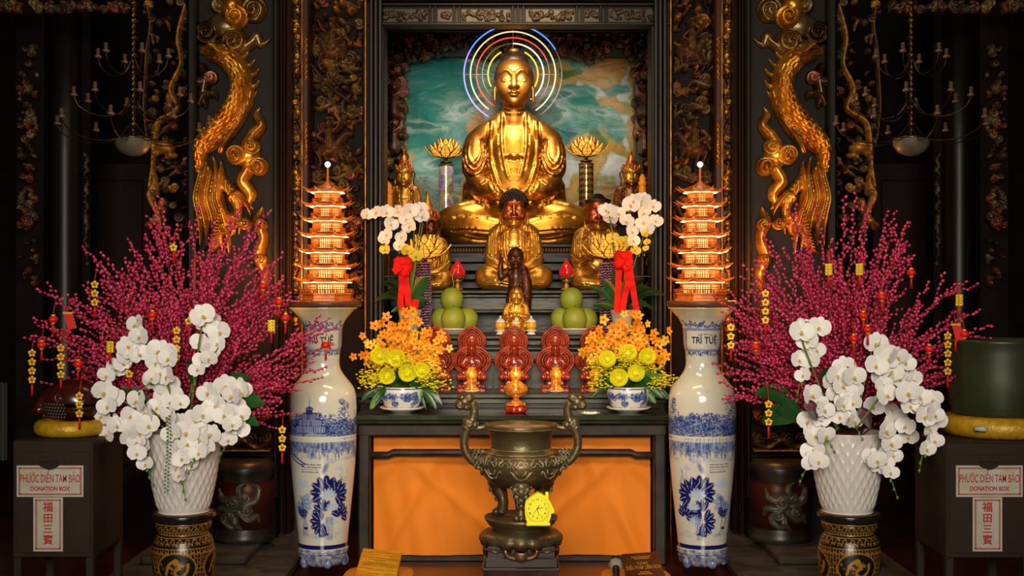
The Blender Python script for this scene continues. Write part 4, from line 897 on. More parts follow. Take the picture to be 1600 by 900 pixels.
# --- five red statues with openwork mandorlas
RS = mat('red_resin', (0.36, .035, .008), .2, .05, (.16, .012, .004), 14, coat=.5); RS2 = mat('red_filigree', (0.46, .055, .012), .3, .1, (.2, .02, .006), 30)
def red_statue():
    Y = 7.92; s = Y/2000; rt = empty('red_statue', W(803, 612, Y), 'x', 'statue', 'red statues')
    F = Field((-34, -18, -1), (34, 14, 72), .8)
    F.box((0, 0, 4), (23, 11, 4.5), 2.5); F.box((0, 0, 12), (14, 8, 6), 3, 2)
    for k in range(-3, 4): F.ell((k*6.2, -9, 8.5), (3.4, 3.4, 4), 1.2)
    for g in (-1, 1):
        for k in range(3): F.ell((g*(19-k*7.5), -6+k*-1.0, 23), (5.4, 6, 6), 1.5)
    F.ell((0, 0, 30), (16, 10, 7), 3); F.ell((0, 0, 44), (10, 7, 13), 4)
    for g in (-1, 1): F.chain([(g*9, 0, 52), (g*13, -2, 42), (g*5, -8, 36)], (4, 3.8, 2.6), 2); F.ell((g*13, -4, 30), (7.5, 6, 5), 2)
    for k in range(3): F.line([(9, 52-k*3), (2, 44-k*4), (-7, 40-k*3)], .9, .7, 'u', both=False)
    face(F, (0, 0, 64), 6.4/28, fine=False); F.ell((0, .5, 68.5), (6.8, 7, 4.2), .8); F.ell((0, .5, 73), (3, 3, 3), 1)
    F.build('body', RS, rt, s)
    # mandorla: two overlapping lobed openwork discs with a pointed tip
    m = MB()
    def ring(cx, cz, rx, rz, r, pt=0):
        a = np.linspace(0, 2*math.pi, 49)[:-1]; k = 1+pt*np.exp(-((a-math.pi/2)/.33)**2)
        m.tube(np.stack([(cx+rx*np.cos(a))*s, np.full(48, 6*s), (cz+rz*np.sin(a)*k)*s], -1), r*s, 6, True)
    for q in (1, .84, .66, .5): ring(0, 78, 21*q, 21*q, 1.15 if q < 1 else 1.5, .17)
    for q in (1, .86, .7, .55): ring(0, 48, 29*q, 22*q, 1.15 if q < 1 else 1.6)
    for k in range(40):
        a = k*2*math.pi/40; p = .17*math.exp(-(((a-math.pi/2+math.pi) % (2*math.pi)-math.pi)/.33)**2); m.ell((18.9*math.cos(a)*s, 5.5*s, (78+19*math.sin(a)*(1+p))*s), 1.5*s, 6, 4)
        m.ell((27*math.cos(a)*s, 5.5*s, (48+20.4*math.sin(a))*s), 1.6*s, 6, 4)
    for k in range(28):
        a = k*2*math.pi/28; m.tube([(11*math.cos(a)*s, 6.4*s, (78+11*math.sin(a))*s), (17.5*math.cos(a+.16)*s, 6.4*s, (78+17.5*math.sin(a+.16))*s)], .9*s, 5); m.tube([(16*math.cos(a)*s, 6.4*s, (48+12*math.sin(a))*s), (24.5*math.cos(a+.12)*s, 6.4*s, (48+18*math.sin(a+.12))*s)], .9*s, 5)
    m.lathe([(0, 0), (11*s, 0), (11*s, 1.5*s), (0, 1.5*s)], 24); V = m.V[-1]; m.V[-1] = np.column_stack([V[:, 0], V[:, 2]+7*s, V[:, 1]+78*s])
    m.lathe([(0, 0), (17*s, 0), (17*s, 1.5*s), (0, 1.5*s)], 24); V = m.V[-1]; m.V[-1] = np.column_stack([V[:, 0], V[:, 2]+7*s, V[:, 1]*.75+48*s])
    m.build('mandorla', RS2, rt)
    m = MB(); m.ell((0, 4*s, 84*s), (2.6*s, 1.6*s, 2.6*s)); m.build('halo_jewel', mat('pale_jewel', (.7, .35, .22), .2), rt)
    return rt
p = red_statue()
for k, (px, nm) in enumerate(((803, 'middle'), (737, 'second from left'), (868, 'fourth from left'), (682, 'leftmost, half behind the left bouquet'), (929, 'rightmost, half behind the right bouquet'))):
    o = p if k == 0 else copy_tree(p); o.location = W(px, 612, 7.92); o['label'] = 'red statue with openwork halo, %s in the row of five' % nm

# ---------------------------------------------------------------- things on the tiers
WG = WHITE(); GL = GOLD(); GW2 = mat('gold_filigree', (.75, .36, .04), .35, .5, (.4, .16, .02), 40)
def lotus_lamp(px, py, Y, r, label, lit=1.0):
    s = Y/2000; rt = empty('lotus_lamp', W(px, py, Y), label, 'lamp', 'lotus lamps')
    nets = MB(); rims = MB()
    PM = mat('lotus_gauze', (.75, .36, .05), .35, .5, (.35, .14, .02), 60, emit=(1, .38, .035), estr=.75)
    for ring_, (n, open_, L, wd) in enumerate(((8, .35, 1.0, .34), (8, .75, 1.05, .36), (8, 1.15, 1.12, .30))):
        for k in range(n):
            a = (k+.5*(ring_ % 2))*2*math.pi/n; P = []; cs, sn = math.cos(a), math.sin(a); up = []
            for u in np.linspace(0, 1, 9):
                rad = r*s*(.10+open_*.72*math.sin(u*1.75)+(.34 if ring_ == 2 else .06)*u**3); z = r*s*(1.15*(.25*u+.75*u*u)*L*(1.25-open_*.60)); w_ = r*s*wd*math.sin(math.pi*(u*.93+.05))**.8
                row = []
                for v in np.linspace(-1, 1, 5):
                    rr = rad-.10*r*s*(1-v*v)*(-1); row.append((rr*cs-v*w_*sn, rr*sn+v*w_*cs, z))
                P.append(row)
            P = np.array(P); nets.surf(P); rims.tube(np.vstack([P[:, 0], P[::-1, 4]]), .8*s, 5)
            rims.tube(P[:, 2], .45*s, 4)
            for q in (2, 4, 6): rims.tube(P[q], .4*s, 4)
    nets.build('petals', PM, rt); rims.build('petal_wire', mat('dark_brass', (.10, .05, .012), .4, .7), rt)
    m = MB(); m.ell((0, 0, .45*r*s), .13*r*s); m.ell((.25*r*s, -.1*r*s, .4*r*s), .08*r*s); m.build('bulb', mat('bulb_warm', (1, .8, .4), .3, emit=(1, .72, .28), estr=9*lit), rt)
    m = MB(); m.lathe([(0, -8*s), (9*s, -8*s), (10*s, -6*s), (3*s, -4*s), (2.5*s, 0), (6*s, 2*s), (0, 3*s)], 16); m.build('stem', MATS['dark_brass'], rt)
    l = point('lotus_bulb_light', (0, 0, .5*r*s), .55*lit, (1, .6, .2), .02); l.parent = rt
    return rt
def mosaic_mat(name, a, b_, c, d, e=0):
    m = bpy.data.materials.new(name); m.use_nodes = True; nt = m.node_tree; N = nt.nodes; L = nt.links; b = N['Principled BSDF']
    at = N.new('ShaderNodeAttribute'); at.attribute_name = 'Col'; L.new(at.outputs[0], b.inputs[0]); b.inputs['Roughness'].default_value = .18; b.inputs['Metallic'].default_value = .45
    if e: L.new(at.outputs[0], b.inputs['Emission Color']); b.inputs['Emission Strength'].default_value = e
    return m
def pillar(px, y0, y1, Y, r, kind, label):
    s = Y/2000; h = (y1-y0)*s; rt = empty('lamp_pillar', W(px, y1, Y), label, 'pillar', 'lamp pillars')
    n, k = 72, int((y1-y0)*1.6); a = np.arange(n+1)*2*math.pi/n; z = np.linspace(0, h, k); A, Z = np.meshgrid(a, z)
    R = r*s*np.ones_like(A); V = np.stack([R*np.cos(A), R*np.sin(A), Z], -1).reshape(-1, 3)
    u = A*r*s/s/9.5; v = Z/s/9.5; d = np.abs((u+v) % 2-1)+0; e = np.abs((u-v) % 2-1); rnd = np.random.RandomState(4)
    ci = (np.floor((u+v)/1)*3+np.floor((u-v)/1)*5+(np.floor((u+v)/1)*np.floor((u-v)/1)) % 3).astype(int)
    if kind == 'mosaic':
        pal = np.array([(.9, .85, .3), (.55, .22, .9), (.9, .45, .06), (.8, .75, .95), (.35, .6, .2), (.75, .3, .75), (.9, .8, .8)]); col = pal[ci % 7]*(.55+.45*((ci*31 % 10)/10.))[..., None]
        edge = (np.minimum((u+v) % 1, (u-v) % 1) < .13); col[edge] = (.5, .4, .25); tr = ((np.floor(u*4)+np.floor(v*4)) % 2 == 0); col = col*np.where(tr, 1, .55)[..., None]
    else:
        col = np.zeros(A.shape+(3,)); col[:] = (.03, .015, .008); uu = (A*5/math.pi) % 1-.5; vv = (v*1.0) % 1-.5; q = np.abs(uu)+np.abs(vv)
        col[(q < .44)&(q > .32)] = (.62, .34, .07); col[q < .14] = (.8, .6, .3); col[(np.abs(np.abs(uu)-.5) < .06)] = (.5, .25, .05)
    i = np.arange(k-1)[:, None]*(n+1); j = np.arange(n)[None, :]; Q = np.stack([i+j, i+j+1, i+n+2+j, i+n+1+j], -1).reshape(-1, 4)
    raw('shaft', V, Q, np.full(len(Q), 4), mosaic_mat('mosaic_'+kind, 0, 0, 0, 0, .12 if kind == 'mosaic' else 0), None, None, rt, col.reshape(-1, 3))
    m = MB(); m.lathe([(0, h), (r*s, h), (r*s*1.08, h+1.5*s), (r*s*.8, h+3.5*s), (0, h+5*s)], 32); m.lathe([(0, 0), (r*s*1.1, 0), (r*s*1.1, 3*s), (r*s, 4*s)], 32); m.build('cap', mat('dark_brass', (.10, .05, .012), .4, .7), rt)
pillar(697, 260, 386, 9.5, 11.5, 'mosaic', 'pillar of iridescent mosaic diamonds left of the largest buddha'); pillar(916, 258, 386, 9.5, 11.5, 'pattern', 'dark pillar with gold diamond pattern right of the largest buddha')
lotus_lamp(697, 247, 9.5, 25, 'lit gold lotus lamp on top of the iridescent mosaic pillar'); lotus_lamp(916, 245, 9.5, 26, 'lit gold lotus lamp on top of the dark patterned pillar')
# lower pair with purple tinsel posts
TIN = mat('purple_tinsel', (.42, .12, .42), .2, .7, (.8, .6, .8), 90, .8, 200)
for px, nm in ((662, 'left'), (949, 'right')):
    Y = 8.30; s = Y/2000; rt = empty('tinsel_post', W(px, 521, 8.25), 'thin post wrapped in purple tinsel behind the %s white orchid pot' % nm, 'post', 'tinsel posts')
    m = MB(); zt = W(0, 412, Y).z-rt.location.z; m.lathe([(0, 0), (9*s, 0), (9.5*s, zt), (0, zt)], 20); m.build('core', DWOOD(), rt)
    m = MB()
    for k in range(26):
        z0 = k*zt/26; t = np.linspace(0, 2*math.pi, 40); m.tube(np.stack([(10.5+1.4*np.sin(t*9+k))*s*np.cos(t), (10.5+1.4*np.sin(t*9+k))*s*np.sin(t), z0+(2+t*.5+1.2*np.sin(t*13+k))*s], -1), 1.3*s, 4)
    m.build('tinsel', TIN, rt)
    lotus_lamp(px+2, 404, Y, 31, 'large lit lotus lamp on the tinsel post behind the %s white orchid' % nm, 1.0)
# orange candles
for px, y0, y1, Y, nm in ((607, 283, 365, 8.5, 'tall carved orange candle at the left edge of the shrine'), (1004, 271, 345, 8.5, 'tall carved orange candle at the right edge of the shrine')):
    s = Y/2000; zb = 1.547; w = W(px, 0, Y); rt = empty('orange_candle', (w.x, Y, zb), nm, 'candle', 'orange candles'); zt = W(0, y0, Y).z-zb; h = (y1-y0)*s
    CM = mat('orange_wax', (1, .34, .008), .45, sub=.2); zc = zt-h
    m = MB(); m.lathe([(0, zc), (6*s, zc), (6*s, zt-22*s), (4.6*s, zt-20*s), (6.6*s, zt-18*s), (6.8*s, zt-14*s), (4.8*s, zt-11*s), (5.8*s, zt-8*s), (3*s, zt-3*s), (0, zt)], 20, rf=lambda R, A, Z: R*(1+.06*np.cos(A*8)))
    m.build('wax', CM, rt)
    m = MB(); m.lathe([(0, 0), (9*s, 0), (9*s, 3*s), (3*s, 6*s), (2.6*s, zc*.5), (4*s, zc*.55), (2.6*s, zc*.6), (3*s, zc-6*s), (8*s, zc-2*s), (8*s, zc), (0, zc)], 20); m.build('candlestick', MATS['dark_brass'], rt)
# red lotus bud lamps
BUD = mat('red_bud_glass', (.55, .008, .012), .12, coat=.8, emit=(1, .02, .02), estr=.12)
for px, nm in ((715, 'left'), (885, 'right')):
    Y = 8.50; s = Y/2000; rt = empty('lotus_bud_lamp', (W(px, 0, Y).x, Y, 1.547), 'red lotus bud lamp on a turned stand, %s of the black haired buddha' % nm, 'lamp', 'red lotus bud lamps')
    m = MB(); m.lathe([(0, 16*s), (5*s, 17*s), (10.5*s, 22*s), (11.5*s, 28*s), (9*s, 35*s), (5*s, 41*s), (0, 49*s)], 30, rf=lambda R, A, Z: R*(1+.07*np.abs(np.cos(A*2.5)))); m.build('bud', BUD, rt)
    m = MB(); m.lathe([(0, 0), (9*s, 0), (8*s, 2.5*s), (3*s, 4*s), (5*s, 7*s), (2.5*s, 9*s), (4*s, 12*s), (8*s, 15*s), (6*s, 17*s), (0, 17*s)], 24); m.build('stand', GW2, rt)
    m = MB()
    for k in range(6):
        a = k*math.pi/3; m.ell((8*s*math.cos(a), 8*s*math.sin(a), 19*s), (3*s, 3*s, 4*s), 8, 6)
    m.build('sepals', mat('dark_green_leaf', (.02, .07, .012), .4), rt)
# dark vases and stands on the tier beside the crowned statues
for px, nm in ((575, 'left'), (1012, 'right')):
    Y = 8.42; s = Y/2000; sg = -1 if px < 800 else 1
    m = MB(); x = W(800+sg*212, 0, 8.3).x; m.box((x-sg*.03, 8.2, W(0, 432, 8.2).z), (.26, .16, .012), .004); m.tube([(x-sg*.14, 8.15, W(0, 433, 8.2).z), (x-sg*.14, 8.15, 1.266)], .006, 8); m.tube([(x+sg*.06, 8.15, W(0, 433, 8.2).z), (x+sg*.06, 8.15, 1.266)], .006, 8)
    tag(m.build('side_stand', BLACK()), 'thin black metal side stand behind the %s white orchid' % nm, 'stand')
# pomelos on plates
POM = mat('pomelo_skin', (.20, .33, .02), .38, 0, (.34, .38, .04), 5, .25, 260); FOOT = mat('plate_rim_blue', (.05, .07, .3), .3)
def fruit(x, y, z, r, sq, label, leaf=False, grp='pomelos'):
    rt = empty('pomelo', (x, y, z), label, 'fruit', grp)
    m = MB(); m.lathe([(0, -r*sq), (r*.5, -r*sq*.90), (r*.86, -r*sq*.52), (r, -.02*r), (r*.93, r*sq*.38), (r*.70, r*sq*.74), (r*.38, r*sq*.96), (r*.12, r*sq*1.0), (0, r*sq*.97)], 32); m.build('peel', POM, rt)
    m = MB(); m.tube([(0, 0, r*sq*.95), (r*.03, 0, r*sq*1.08)], r*.06, 6); m.build('stem', MATS['dark_green_leaf'], rt)
    return rt
for cx, nm in ((710, 'left'), (897, 'right')):
    Y = 8.27; s = Y/2000; sg = -1 if cx < 800 else 1; w = W(cx, 521, Y)
    zb = 1.266; rt = empty('fruit_plate', (w.x, Y, zb), 'cream plate carrying the %s heap of pomelos' % nm, 'plate', 'fruit plates')
    m = MB(); m.lathe([(0, 0), (20*s, 0), (21*s, 2*s), (30*s, 6*s), (33*s, 9*s), (31.5*s, 9*s), (20*s, 3.4*s), (0, 3*s)], 40); m.build('dish', mat('cream_glaze', (.62, .58, .45), .25, coat=.3), rt)
    z0 = zb+3.4*s
    fruit(w.x-19*s, Y+.02, z0+18.4*s, 18.6*s, 1.0, 'green pomelo at the left of the %s heap' % nm)
    fruit(w.x+19*s, Y+.02, z0+18.4*s, 18.6*s, 1.0, 'green pomelo at the right of the %s heap' % nm)
    fruit(w.x+(-1 if sg < 0 else 0)*s, Y-.075, z0+19.4*s, 19.6*s, 1.0, 'green pomelo at the front of the %s heap' % nm)
    tp = fruit(w.x-4*s, Y-.01, z0+50*s, 18.4*s, 1.0, 'green pomelo on top of the %s heap' % nm)
    if sg < 0: m = MB(); m.tube(spline([(0, 0, 15*s), (3*s, -4*s, 24*s), (1*s, -2*s, 36*s), (6*s, 0, 48*s)], 5), .8*s, 5); m.build('dry_stalk', mat('dry_stalk', (.35, .33, .12), .6), tp)
# lidded jars
JY = mat('yellow_glaze', (.80, .42, .02), .25, coat=.3)
def jar(px, py, Y, k, label, low=False):
    s = Y/2000*k; rt = empty('lidded_jar', (W(px, 0, Y).x, Y, 1.266), label, 'jar', 'lidded jars')
    m = MB(); m.lathe([(0, 0), (7.5*s, 0), (7*s, 2*s), (5*s, 4.5*s), (9.5*s, 6*s), (9.5*s, 7*s), (5.5*s, 8*s), (0, 8*s)], 28); m.build('foot', WG, rt)
    m = MB(); m.lathe([(0, 7.5*s), (6*s, 8*s), (8.4*s, 11*s), (9*s, 15*s), (7.6*s, 19*s), (6.6*s, 20*s), (0, 20*s)], 28); m.build('bowl', JY, rt)
    m = MB(); m.lathe([(7.4*s, 19.5*s), (8.6*s, 20.5*s), (8*s, 22*s), (5*s, 24.6*s), (2*s, 26*s), (1.5*s, 28*s), (2.1*s, 29.5*s), (0, 31.5*s)], 28)
    for q in range(12):
        a = q*math.pi/6; m.tube([(8.3*s*math.cos(a), 8.3*s*math.sin(a), 20.8*s), (3*s*math.cos(a), 3*s*math.sin(a), 25.6*s)], .5*s, 4)
    m.build('lid', WG, rt)
jar(782, 525, 8.10, .95, 'white lidded jar with yellow bowl, left of the middle jar'); jar(830, 525, 8.10, .95, 'white lidded jar with yellow bowl, right of the middle jar'); jar(806, 525, 8.09, .86, 'middle white and yellow lidded jar in front of the tiny gold figure')
# amber glass lamps
AMB = mat('amber_glass', (.62, .13, .01), .08, .35, (.95, .45, .04), 34, coat=.8, emit=(1, .30, .03), estr=.05, lo=.45, hi=.6); AMB2 = mat('amber_glow', (1, .5, .12), .1, emit=(1, .50, .12), estr=3.5)
REDG = mat('red_glass', (.42, .02, .006), .08, coat=.8)
def amber(px, pyb, Y, z, label, big):
    s = Y/2000; rt = empty('amber_oil_lamp', (W(px, 0, Y).x, Y, z), label, 'oil lamp', 'amber oil lamps')
    if big:
        m = MB(); m.lathe([(0, 0), (13*s, 0), (17*s, 3*s), (17*s, 8*s), (11*s, 12*s), (0, 13*s)], 36, rf=lambda R, A, Z: R*(1+.10*np.cos(A*7))); m.build('foot', REDG, rt)
        m = MB(); m.lathe([(16*s, 12*s), (14*s, 15*s), (5*s, 20*s), (4*s, 23*s), (9*s, 25*s), (17*s, 31*s), (19*s, 36*s), (17*s, 42*s), (9*s, 48*s), (6*s, 50*s), (9*s, 53*s), (12*s, 58*s), (9*s, 64*s), (7*s, 68*s), (8.5*s, 72*s), (0, 72*s)], 40); m.build('glass_body', AMB, rt)
        m = MB(); m.ell((0, -9*s, 60*s), (3*s, 2*s, 4*s)); m.build('flame', AMB2, rt)
    else:
        m = MB(); m.lathe([(0, 1.5*s), (12*s, 2*s), (13*s, 4*s), (8*s, 7*s), (7.5*s, 14*s), (9*s, 17*s), (8*s, 20*s), (10.5*s, 24*s), (10.5*s, 29*s), (7*s, 34*s), (6.5*s, 38*s), (0, 38*s)], 36); m.build('glass_body', AMB, rt)
        m = MB(); m.ell((0, -8*s, 27*s), (3.4*s, 2.4*s, 4.6*s)); m.build('flame', AMB2, rt)
    l = point('lamp_flame_light', (0, -16*s, (62 if big else 30)*s), .12, (1, .5, .15), .015); l.parent = rt
amber(806, 645, 7.32, TT, 'tall amber glass oil lamp with red foot on the middle of the altar table', True)
for px, nm in ((737, 'left of the tall amber lamp'), (869, 'right of the tall amber lamp'), (931, 'beside the right bouquet')):
    Yl_ = 7.80; s = Yl_/2000; amber(px, 612, Yl_, .925+.005, 'small amber glass lamp on a saucer %s' % nm, False)
    m = MB(); m.lathe([(0, 0), (8*s, 0), (14*s, 3*s), (13.4*s, 3.4*s), (7*s, 1.2*s), (0, 1.2*s)], 32); m.V[0] = m.V[0]+np.array((W(px, 0, Yl_).x, Yl_, .925))
    o = m.build('saucer', WG); tag(o, 'small white saucer under the amber lamp %s' % nm, 'saucer', 'white saucers')
# ---------------------------------------------------------------- blue and white painting on porcelain: a small canvas in pigment
class Canvas:
    def __init__(s, w, h, base): s.w, s.h = w, h; s.a = np.zeros((h, w, 3)); s.a[:] = base; s.Y, s.X = np.mgrid[0:h, 0:w].astype(float)
    def blend(s, m, col, al=1.0): m = np.clip(m, 0, 1)[..., None]*al; s.a = s.a*(1-m)+np.array(col)*m
    def box(s, x0, y0, x1, y1):
        a, b, c, d = max(0, int(x0)), min(s.w, int(x1)+1), max(0, int(y0)), min(s.h, int(y1)+1); return (slice(c, d), slice(a, b)) if b > a and d > c else None
    def loc(s, sl, m, col, al): m = np.clip(m, 0, 1)[..., None]*al; s.a[sl] = s.a[sl]*(1-m)+np.array(col)*m
    def ell(s, cx, cy, rx, ry, col, al=1.0, rot=0.0, soft=.12, vein=0):
        R = max(rx, ry)+1; sl = s.box(cx-R, cy-R, cx+R, cy+R)
        if not sl: return
        dx, dy = s.X[sl]-cx, s.Y[sl]-cy; c, q = math.cos(rot), math.sin(rot); u, v = (dx*c+dy*q)/rx, (-dx*q+dy*c)/ry; d = np.hypot(u, v); m = np.clip((1-d)/soft, 0, 1)
        s.loc(sl, m, col, al)
        if vein: s.loc(sl, m*(np.abs(v) < .07), (.7, .74, .85), .8)
    def line(s, P, w, col, al=1.0, n=6):
        P = spline(P, n) if len(P) > 2 else np.array(P, float)
        for i in range(len(P)-1):
            a, b = P[i], P[i+1]; sl = s.box(min(a[0], b[0])-w-1, min(a[1], b[1])-w-1, max(a[0], b[0])+w+1, max(a[1], b[1])+w+1)
            if not sl: continue
            d = b-a; t = np.clip(((s.X[sl]-a[0])*d[0]+(s.Y[sl]-a[1])*d[1])/(d.dot(d)+1e-9), 0, 1); dd = np.hypot(s.X[sl]-a[0]-t*d[0], s.Y[sl]-a[1]-t*d[1]); s.loc(sl, np.clip(w/2+.5-dd, 0, 1), col, al)
    def rect(s, x0, y0, x1, y1, col, al=1.0):
        sl = s.box(x0, y0, x1-1, y1-1)
        if sl: s.loc(sl, np.ones(s.X[sl].shape), col, al)
    def sample(s, u, v):
        x = np.clip((u*(s.w-1)).astype(int), 0, s.w-1); y = np.clip((v*(s.h-1)).astype(int), 0, s.h-1); return s.a[y, x]
NV = (.008, .012, .13); BL = (.04, .10, .42); LB = (.20, .34, .62)
def tree_blob(c, x, y, r, rnd, n=40):
    for k in range(n): a, q = rnd.rand()*6.3, rnd.rand()**.5*r; c.ell(x+q*math.cos(a), y+q*.8*math.sin(a), 1+rnd.rand()*2.6, .8+rnd.rand()*1.8, [NV, NV, BL, (.05, .09, .28), LB][rnd.randint(5)], .8)
def lotus_leaf(c, x, y, r, dk=True, a0=0.0, rnd=None):
    for k in range(7):
        a = a0+(k-3)*.52; c.ell(x+r*.55*math.cos(a), y+r*.55*math.sin(a), r*.52, r*.24, NV if dk else LB, 1 if dk else .8, a, .15, vein=1)
def lotus_flower(c, x, y, r):
    for k in range(7):
        a = -math.pi/2+(k-3)*.42; c.ell(x+r*.45*math.cos(a), y+r*.45*math.sin(a), r*.5, r*.16, (.55, .66, .82), .9, a, .3); c.line([(x, y), (x+r*.95*math.cos(a), y+r*.95*math.sin(a))], .8, BL, .7)
def vase_canvas(seed, right):
    # canvas: width = whole circumference, middle = front; 1 unit about one photo pixel; y 0 = rim, 375 = foot ring
    Wd = 324; c = Canvas(Wd*2, 810, (.70, .68, .58)); rnd = np.random.RandomState(seed); k2 = 2.0
    X = lambda x: (Wd/2+x)*k2
    Yp = lambda y: (y-478)*k2
    n = np.kron(rnd.rand(21, 18), np.ones((40, 40)))[:810, :648]
    for q in range(26): x, y = rnd.rand()*Wd, 520+rnd.rand()*90; c.ell(x*2, Yp(y), 40+rnd.rand()*50, 12+rnd.rand()*16, (.50, .55, .55) if q % 2 else (.78, .72, .58), .35, 0, .9)
    for q in range(14): c.rect(0, Yp(478+q*2), c.w, Yp(480+q*2), (.66, .52, .24), .75-.05*q)  # warm pagoda light on the neck flare, painted into the glaze colour
    # neck band with name panel
    for rep in (-162, 0, 162):
        c.rect(X(rep-81), Yp(510), X(rep+81), Yp(514.5), BL, .7); c.rect(X(rep-81), Yp(543), X(rep+81), Yp(547), BL, .7); c.rect(X(rep-81), Yp(514), X(rep-58), Yp(544), (.16, .22, .45), .8); c.rect(X(rep+58), Yp(514), X(rep+81), Yp(544), (.16, .22, .45), .8)
        c.rect(X(rep-59), Yp(514), X(rep-56.5), Yp(544), NV, .8); c.rect(X(rep+56.5), Yp(514), X(rep+59), Yp(544), NV, .8)
    for q in range(260): x = rnd.rand()*Wd; tree_blob(c, x*2, Yp(508-rnd.rand()*10*abs(math.sin(x*.11))), 4, rnd, 6)
    for q in range(220): x = rnd.rand()*Wd; tree_blob(c, x*2, Yp(552-5*rnd.rand()), 4, rnd, 5)
    # landscape belt: trees, roofed pavilion, lake and reflections
    c.rect(0, Yp(652), c.w, Yp(676), (.10, .17, .40), .6)
    for q in range(620):
        x = rnd.rand()*Wd; tree_blob(c, x*2, Yp(645+rnd.rand()*28-5*math.sin(x*.05)), 12, rnd, 13)
    for tx in (20, 62, 100, 205, 250, 292):
        for q in range(5): tree_blob(c, tx*2+rnd.randn()*9, Yp(622+q*7), 12+q*4, rnd, 46)
    if not right:
        px_ = -14
        for st, (w_, y_) in enumerate(((30, 660), (22, 650), (14, 641), (7, 633))):
            c.ell(X(px_), Yp(y_), w_*k2, 4*k2, NV, .9); c.rect(X(px_-w_*.8), Yp(y_), X(px_+w_*.8), Yp(y_+9), (.30, .38, .62), .9)
            for q in range(-6, 7): c.rect(X(px_+q*w_*.12-.5), Yp(y_+1), X(px_+q*w_*.12+.5), Yp(y_+9), NV, .9)
        c.line([(X(px_), Yp(633)), (X(px_), Yp(619))], 3, NV)
    else:
        for q in range(12): c.line([(X(-40+q*7), Yp(700)), (X(-34+q*6), Yp(680-q % 3*3)), (X(-20+q*6), Yp(672))], 2, NV, .8)
    c.rect(0, Yp(676), c.w, Yp(678.5), (.75, .76, .72), .9); c.rect(0, Yp(682), c.w, Yp(683.4), (.7, .7, .7), .7)
    c.rect(0, Yp(684), c.w, Yp(700), (.14, .24, .50), .6)
    for q in range(900):
        x, y = rnd.rand()*Wd, 684+rnd.rand()**1.5*20; c.rect(x*2, Yp(y), x*2+2+rnd.rand()*4, Yp(y+2+rnd.rand()*9), [BL, NV, LB][rnd.randint(3)], .5)
    for q in range(30): x = rnd.rand()*Wd; c.ell(x*2, Yp(706+rnd.rand()*8), 24, 8, LB, .35, 0, .9)
    if not right:
        c.line([(X(-70), Yp(690)), (X(-50), Yp(704)), (X(-22), Yp(718))], 5, BL); c.line([(X(-70), Yp(697)), (X(-50), Yp(711)), (X(-26), Yp(721))], 4, NV)
    for rep in (-162, 0, 162):                              # arched line of small writing and the poem, too small to read
        for q in range(13):
            if q in (4, 9): continue
            x = -20+q*3.4; c.rect(X(rep+x), Yp(518.5+(x/20)**2*2), X(rep+x+2.4), Yp(520.6+(x/20)**2*2), NV, .8)
        for ln, wd_ in enumerate(((8, 6, 9, 8), (9, 7, 10, 5), (6, 5, 9, 6), (7, 4, 9, 7))):
            x = -30 if not right else 4
            for w_ in wd_: c.rect(X(rep+x), Yp(717.5+ln*4), X(rep+x+w_), Yp(719.3+ln*4), NV, .75); x += w_+1.2
    # lotus pond
    f = -1 if right else 1
    for rep in (-162, 0, 162):
        for q in range(16): x = rep+rnd.randn()*40; c.ell(X(x), Yp(822+rnd.rand()*10), 24, 7, LB, .35, 0, .9)
        g = f*16+rep
        lotus_leaf(c, X(g-4*f), Yp(762), 27*k2, True, -math.pi/2-.5*f); lotus_leaf(c, X(g+12*f), Yp(766), 25*k2, True, -math.pi/2+.9*f); lotus_leaf(c, X(g-8*f), Yp(792), 20*k2, True, -2.6); lotus_leaf(c, X(g-12*f), Yp(808), 22*k2, True, math.pi-.4 if f > 0 else 0.4); lotus_leaf(c, X(g+25*f), Yp(800), 20*k2, True, -1.2)
        lotus_flower(c, X(g), Yp(770), 18*k2); lotus_flower(c, X(g+8*f), Yp(789), 15*k2); lotus_flower(c, X(g+6*f), Yp(812), 16*k2)
        for q in range(5): c.line([(X(g+q*3-4), Yp(800)), (X(g+q*3-3), Yp(820)), (X(g+q*2.5-2), Yp(836))], 2.4, BL, .8)
        g2 = rep-f*33; lotus_leaf(c, X(g2-2*f), Yp(777), 22*k2, False, math.pi/2-.6*f); lotus_leaf(c, X(g2-2*f), Yp(790), 13*k2, True, 1.8); lotus_flower(c, X(g2+4*f), Yp(754), 16*k2)
        for q in range(6): c.line([(X(g2+rnd.randn()*7), Yp(768)), (X(g2+rnd.randn()*8), Yp(795)), (X(g2+q*3-6), Yp(828))], 2, NV if q % 2 else BL, .8)
        c.ell(X(g2+4), Yp(818), 11, 5, NV); c.ell(X(g-12*f), Yp(829), 12, 5, NV); c.ell(X(g-2*f), Yp(827), 9, 4, NV)
        for q in range(7): a = rnd.rand()*2-1.6; x, y = g+f*(10+rnd.rand()*24), 716+rnd.rand()*26; c.line([(X(x), Yp(y+22)), (X(x+6*math.cos(a)), Yp(y+10)), (X(x+2), Yp(y))], 1.2, NV, .8)
        lotus_flower(c, X(g+17*f), Yp(728), 9*k2); lotus_flower(c, X(g+5*f), Yp(716), 7*k2); c.ell(X(g-6*f), Yp(724), 5*k2, 12*k2, BL, .7, .5*f, .5)
    c.rect(0, Yp(845), c.w, Yp(851), NV)
    return c
VP = [(53, 0), (53, 2), (49, 5), (43, 11), (36, 19), (31.5, 28), (29.5, 38), (29, 52), (28.5, 60), (26.5, 68), (25.5, 78), (25.5, 88), (27, 96), (31, 104), (38, 113), (45, 122), (49.5, 131), (51.5, 141), (52.3, 156), (52.3, 185), (51.5, 215), (50, 245), (47.5, 275), (44.5, 305), (41.5, 335), (39, 358), (38, 372), (38, 375)]
def vase_profile(): return spline([(r, -z) for r, z in VP], 6)
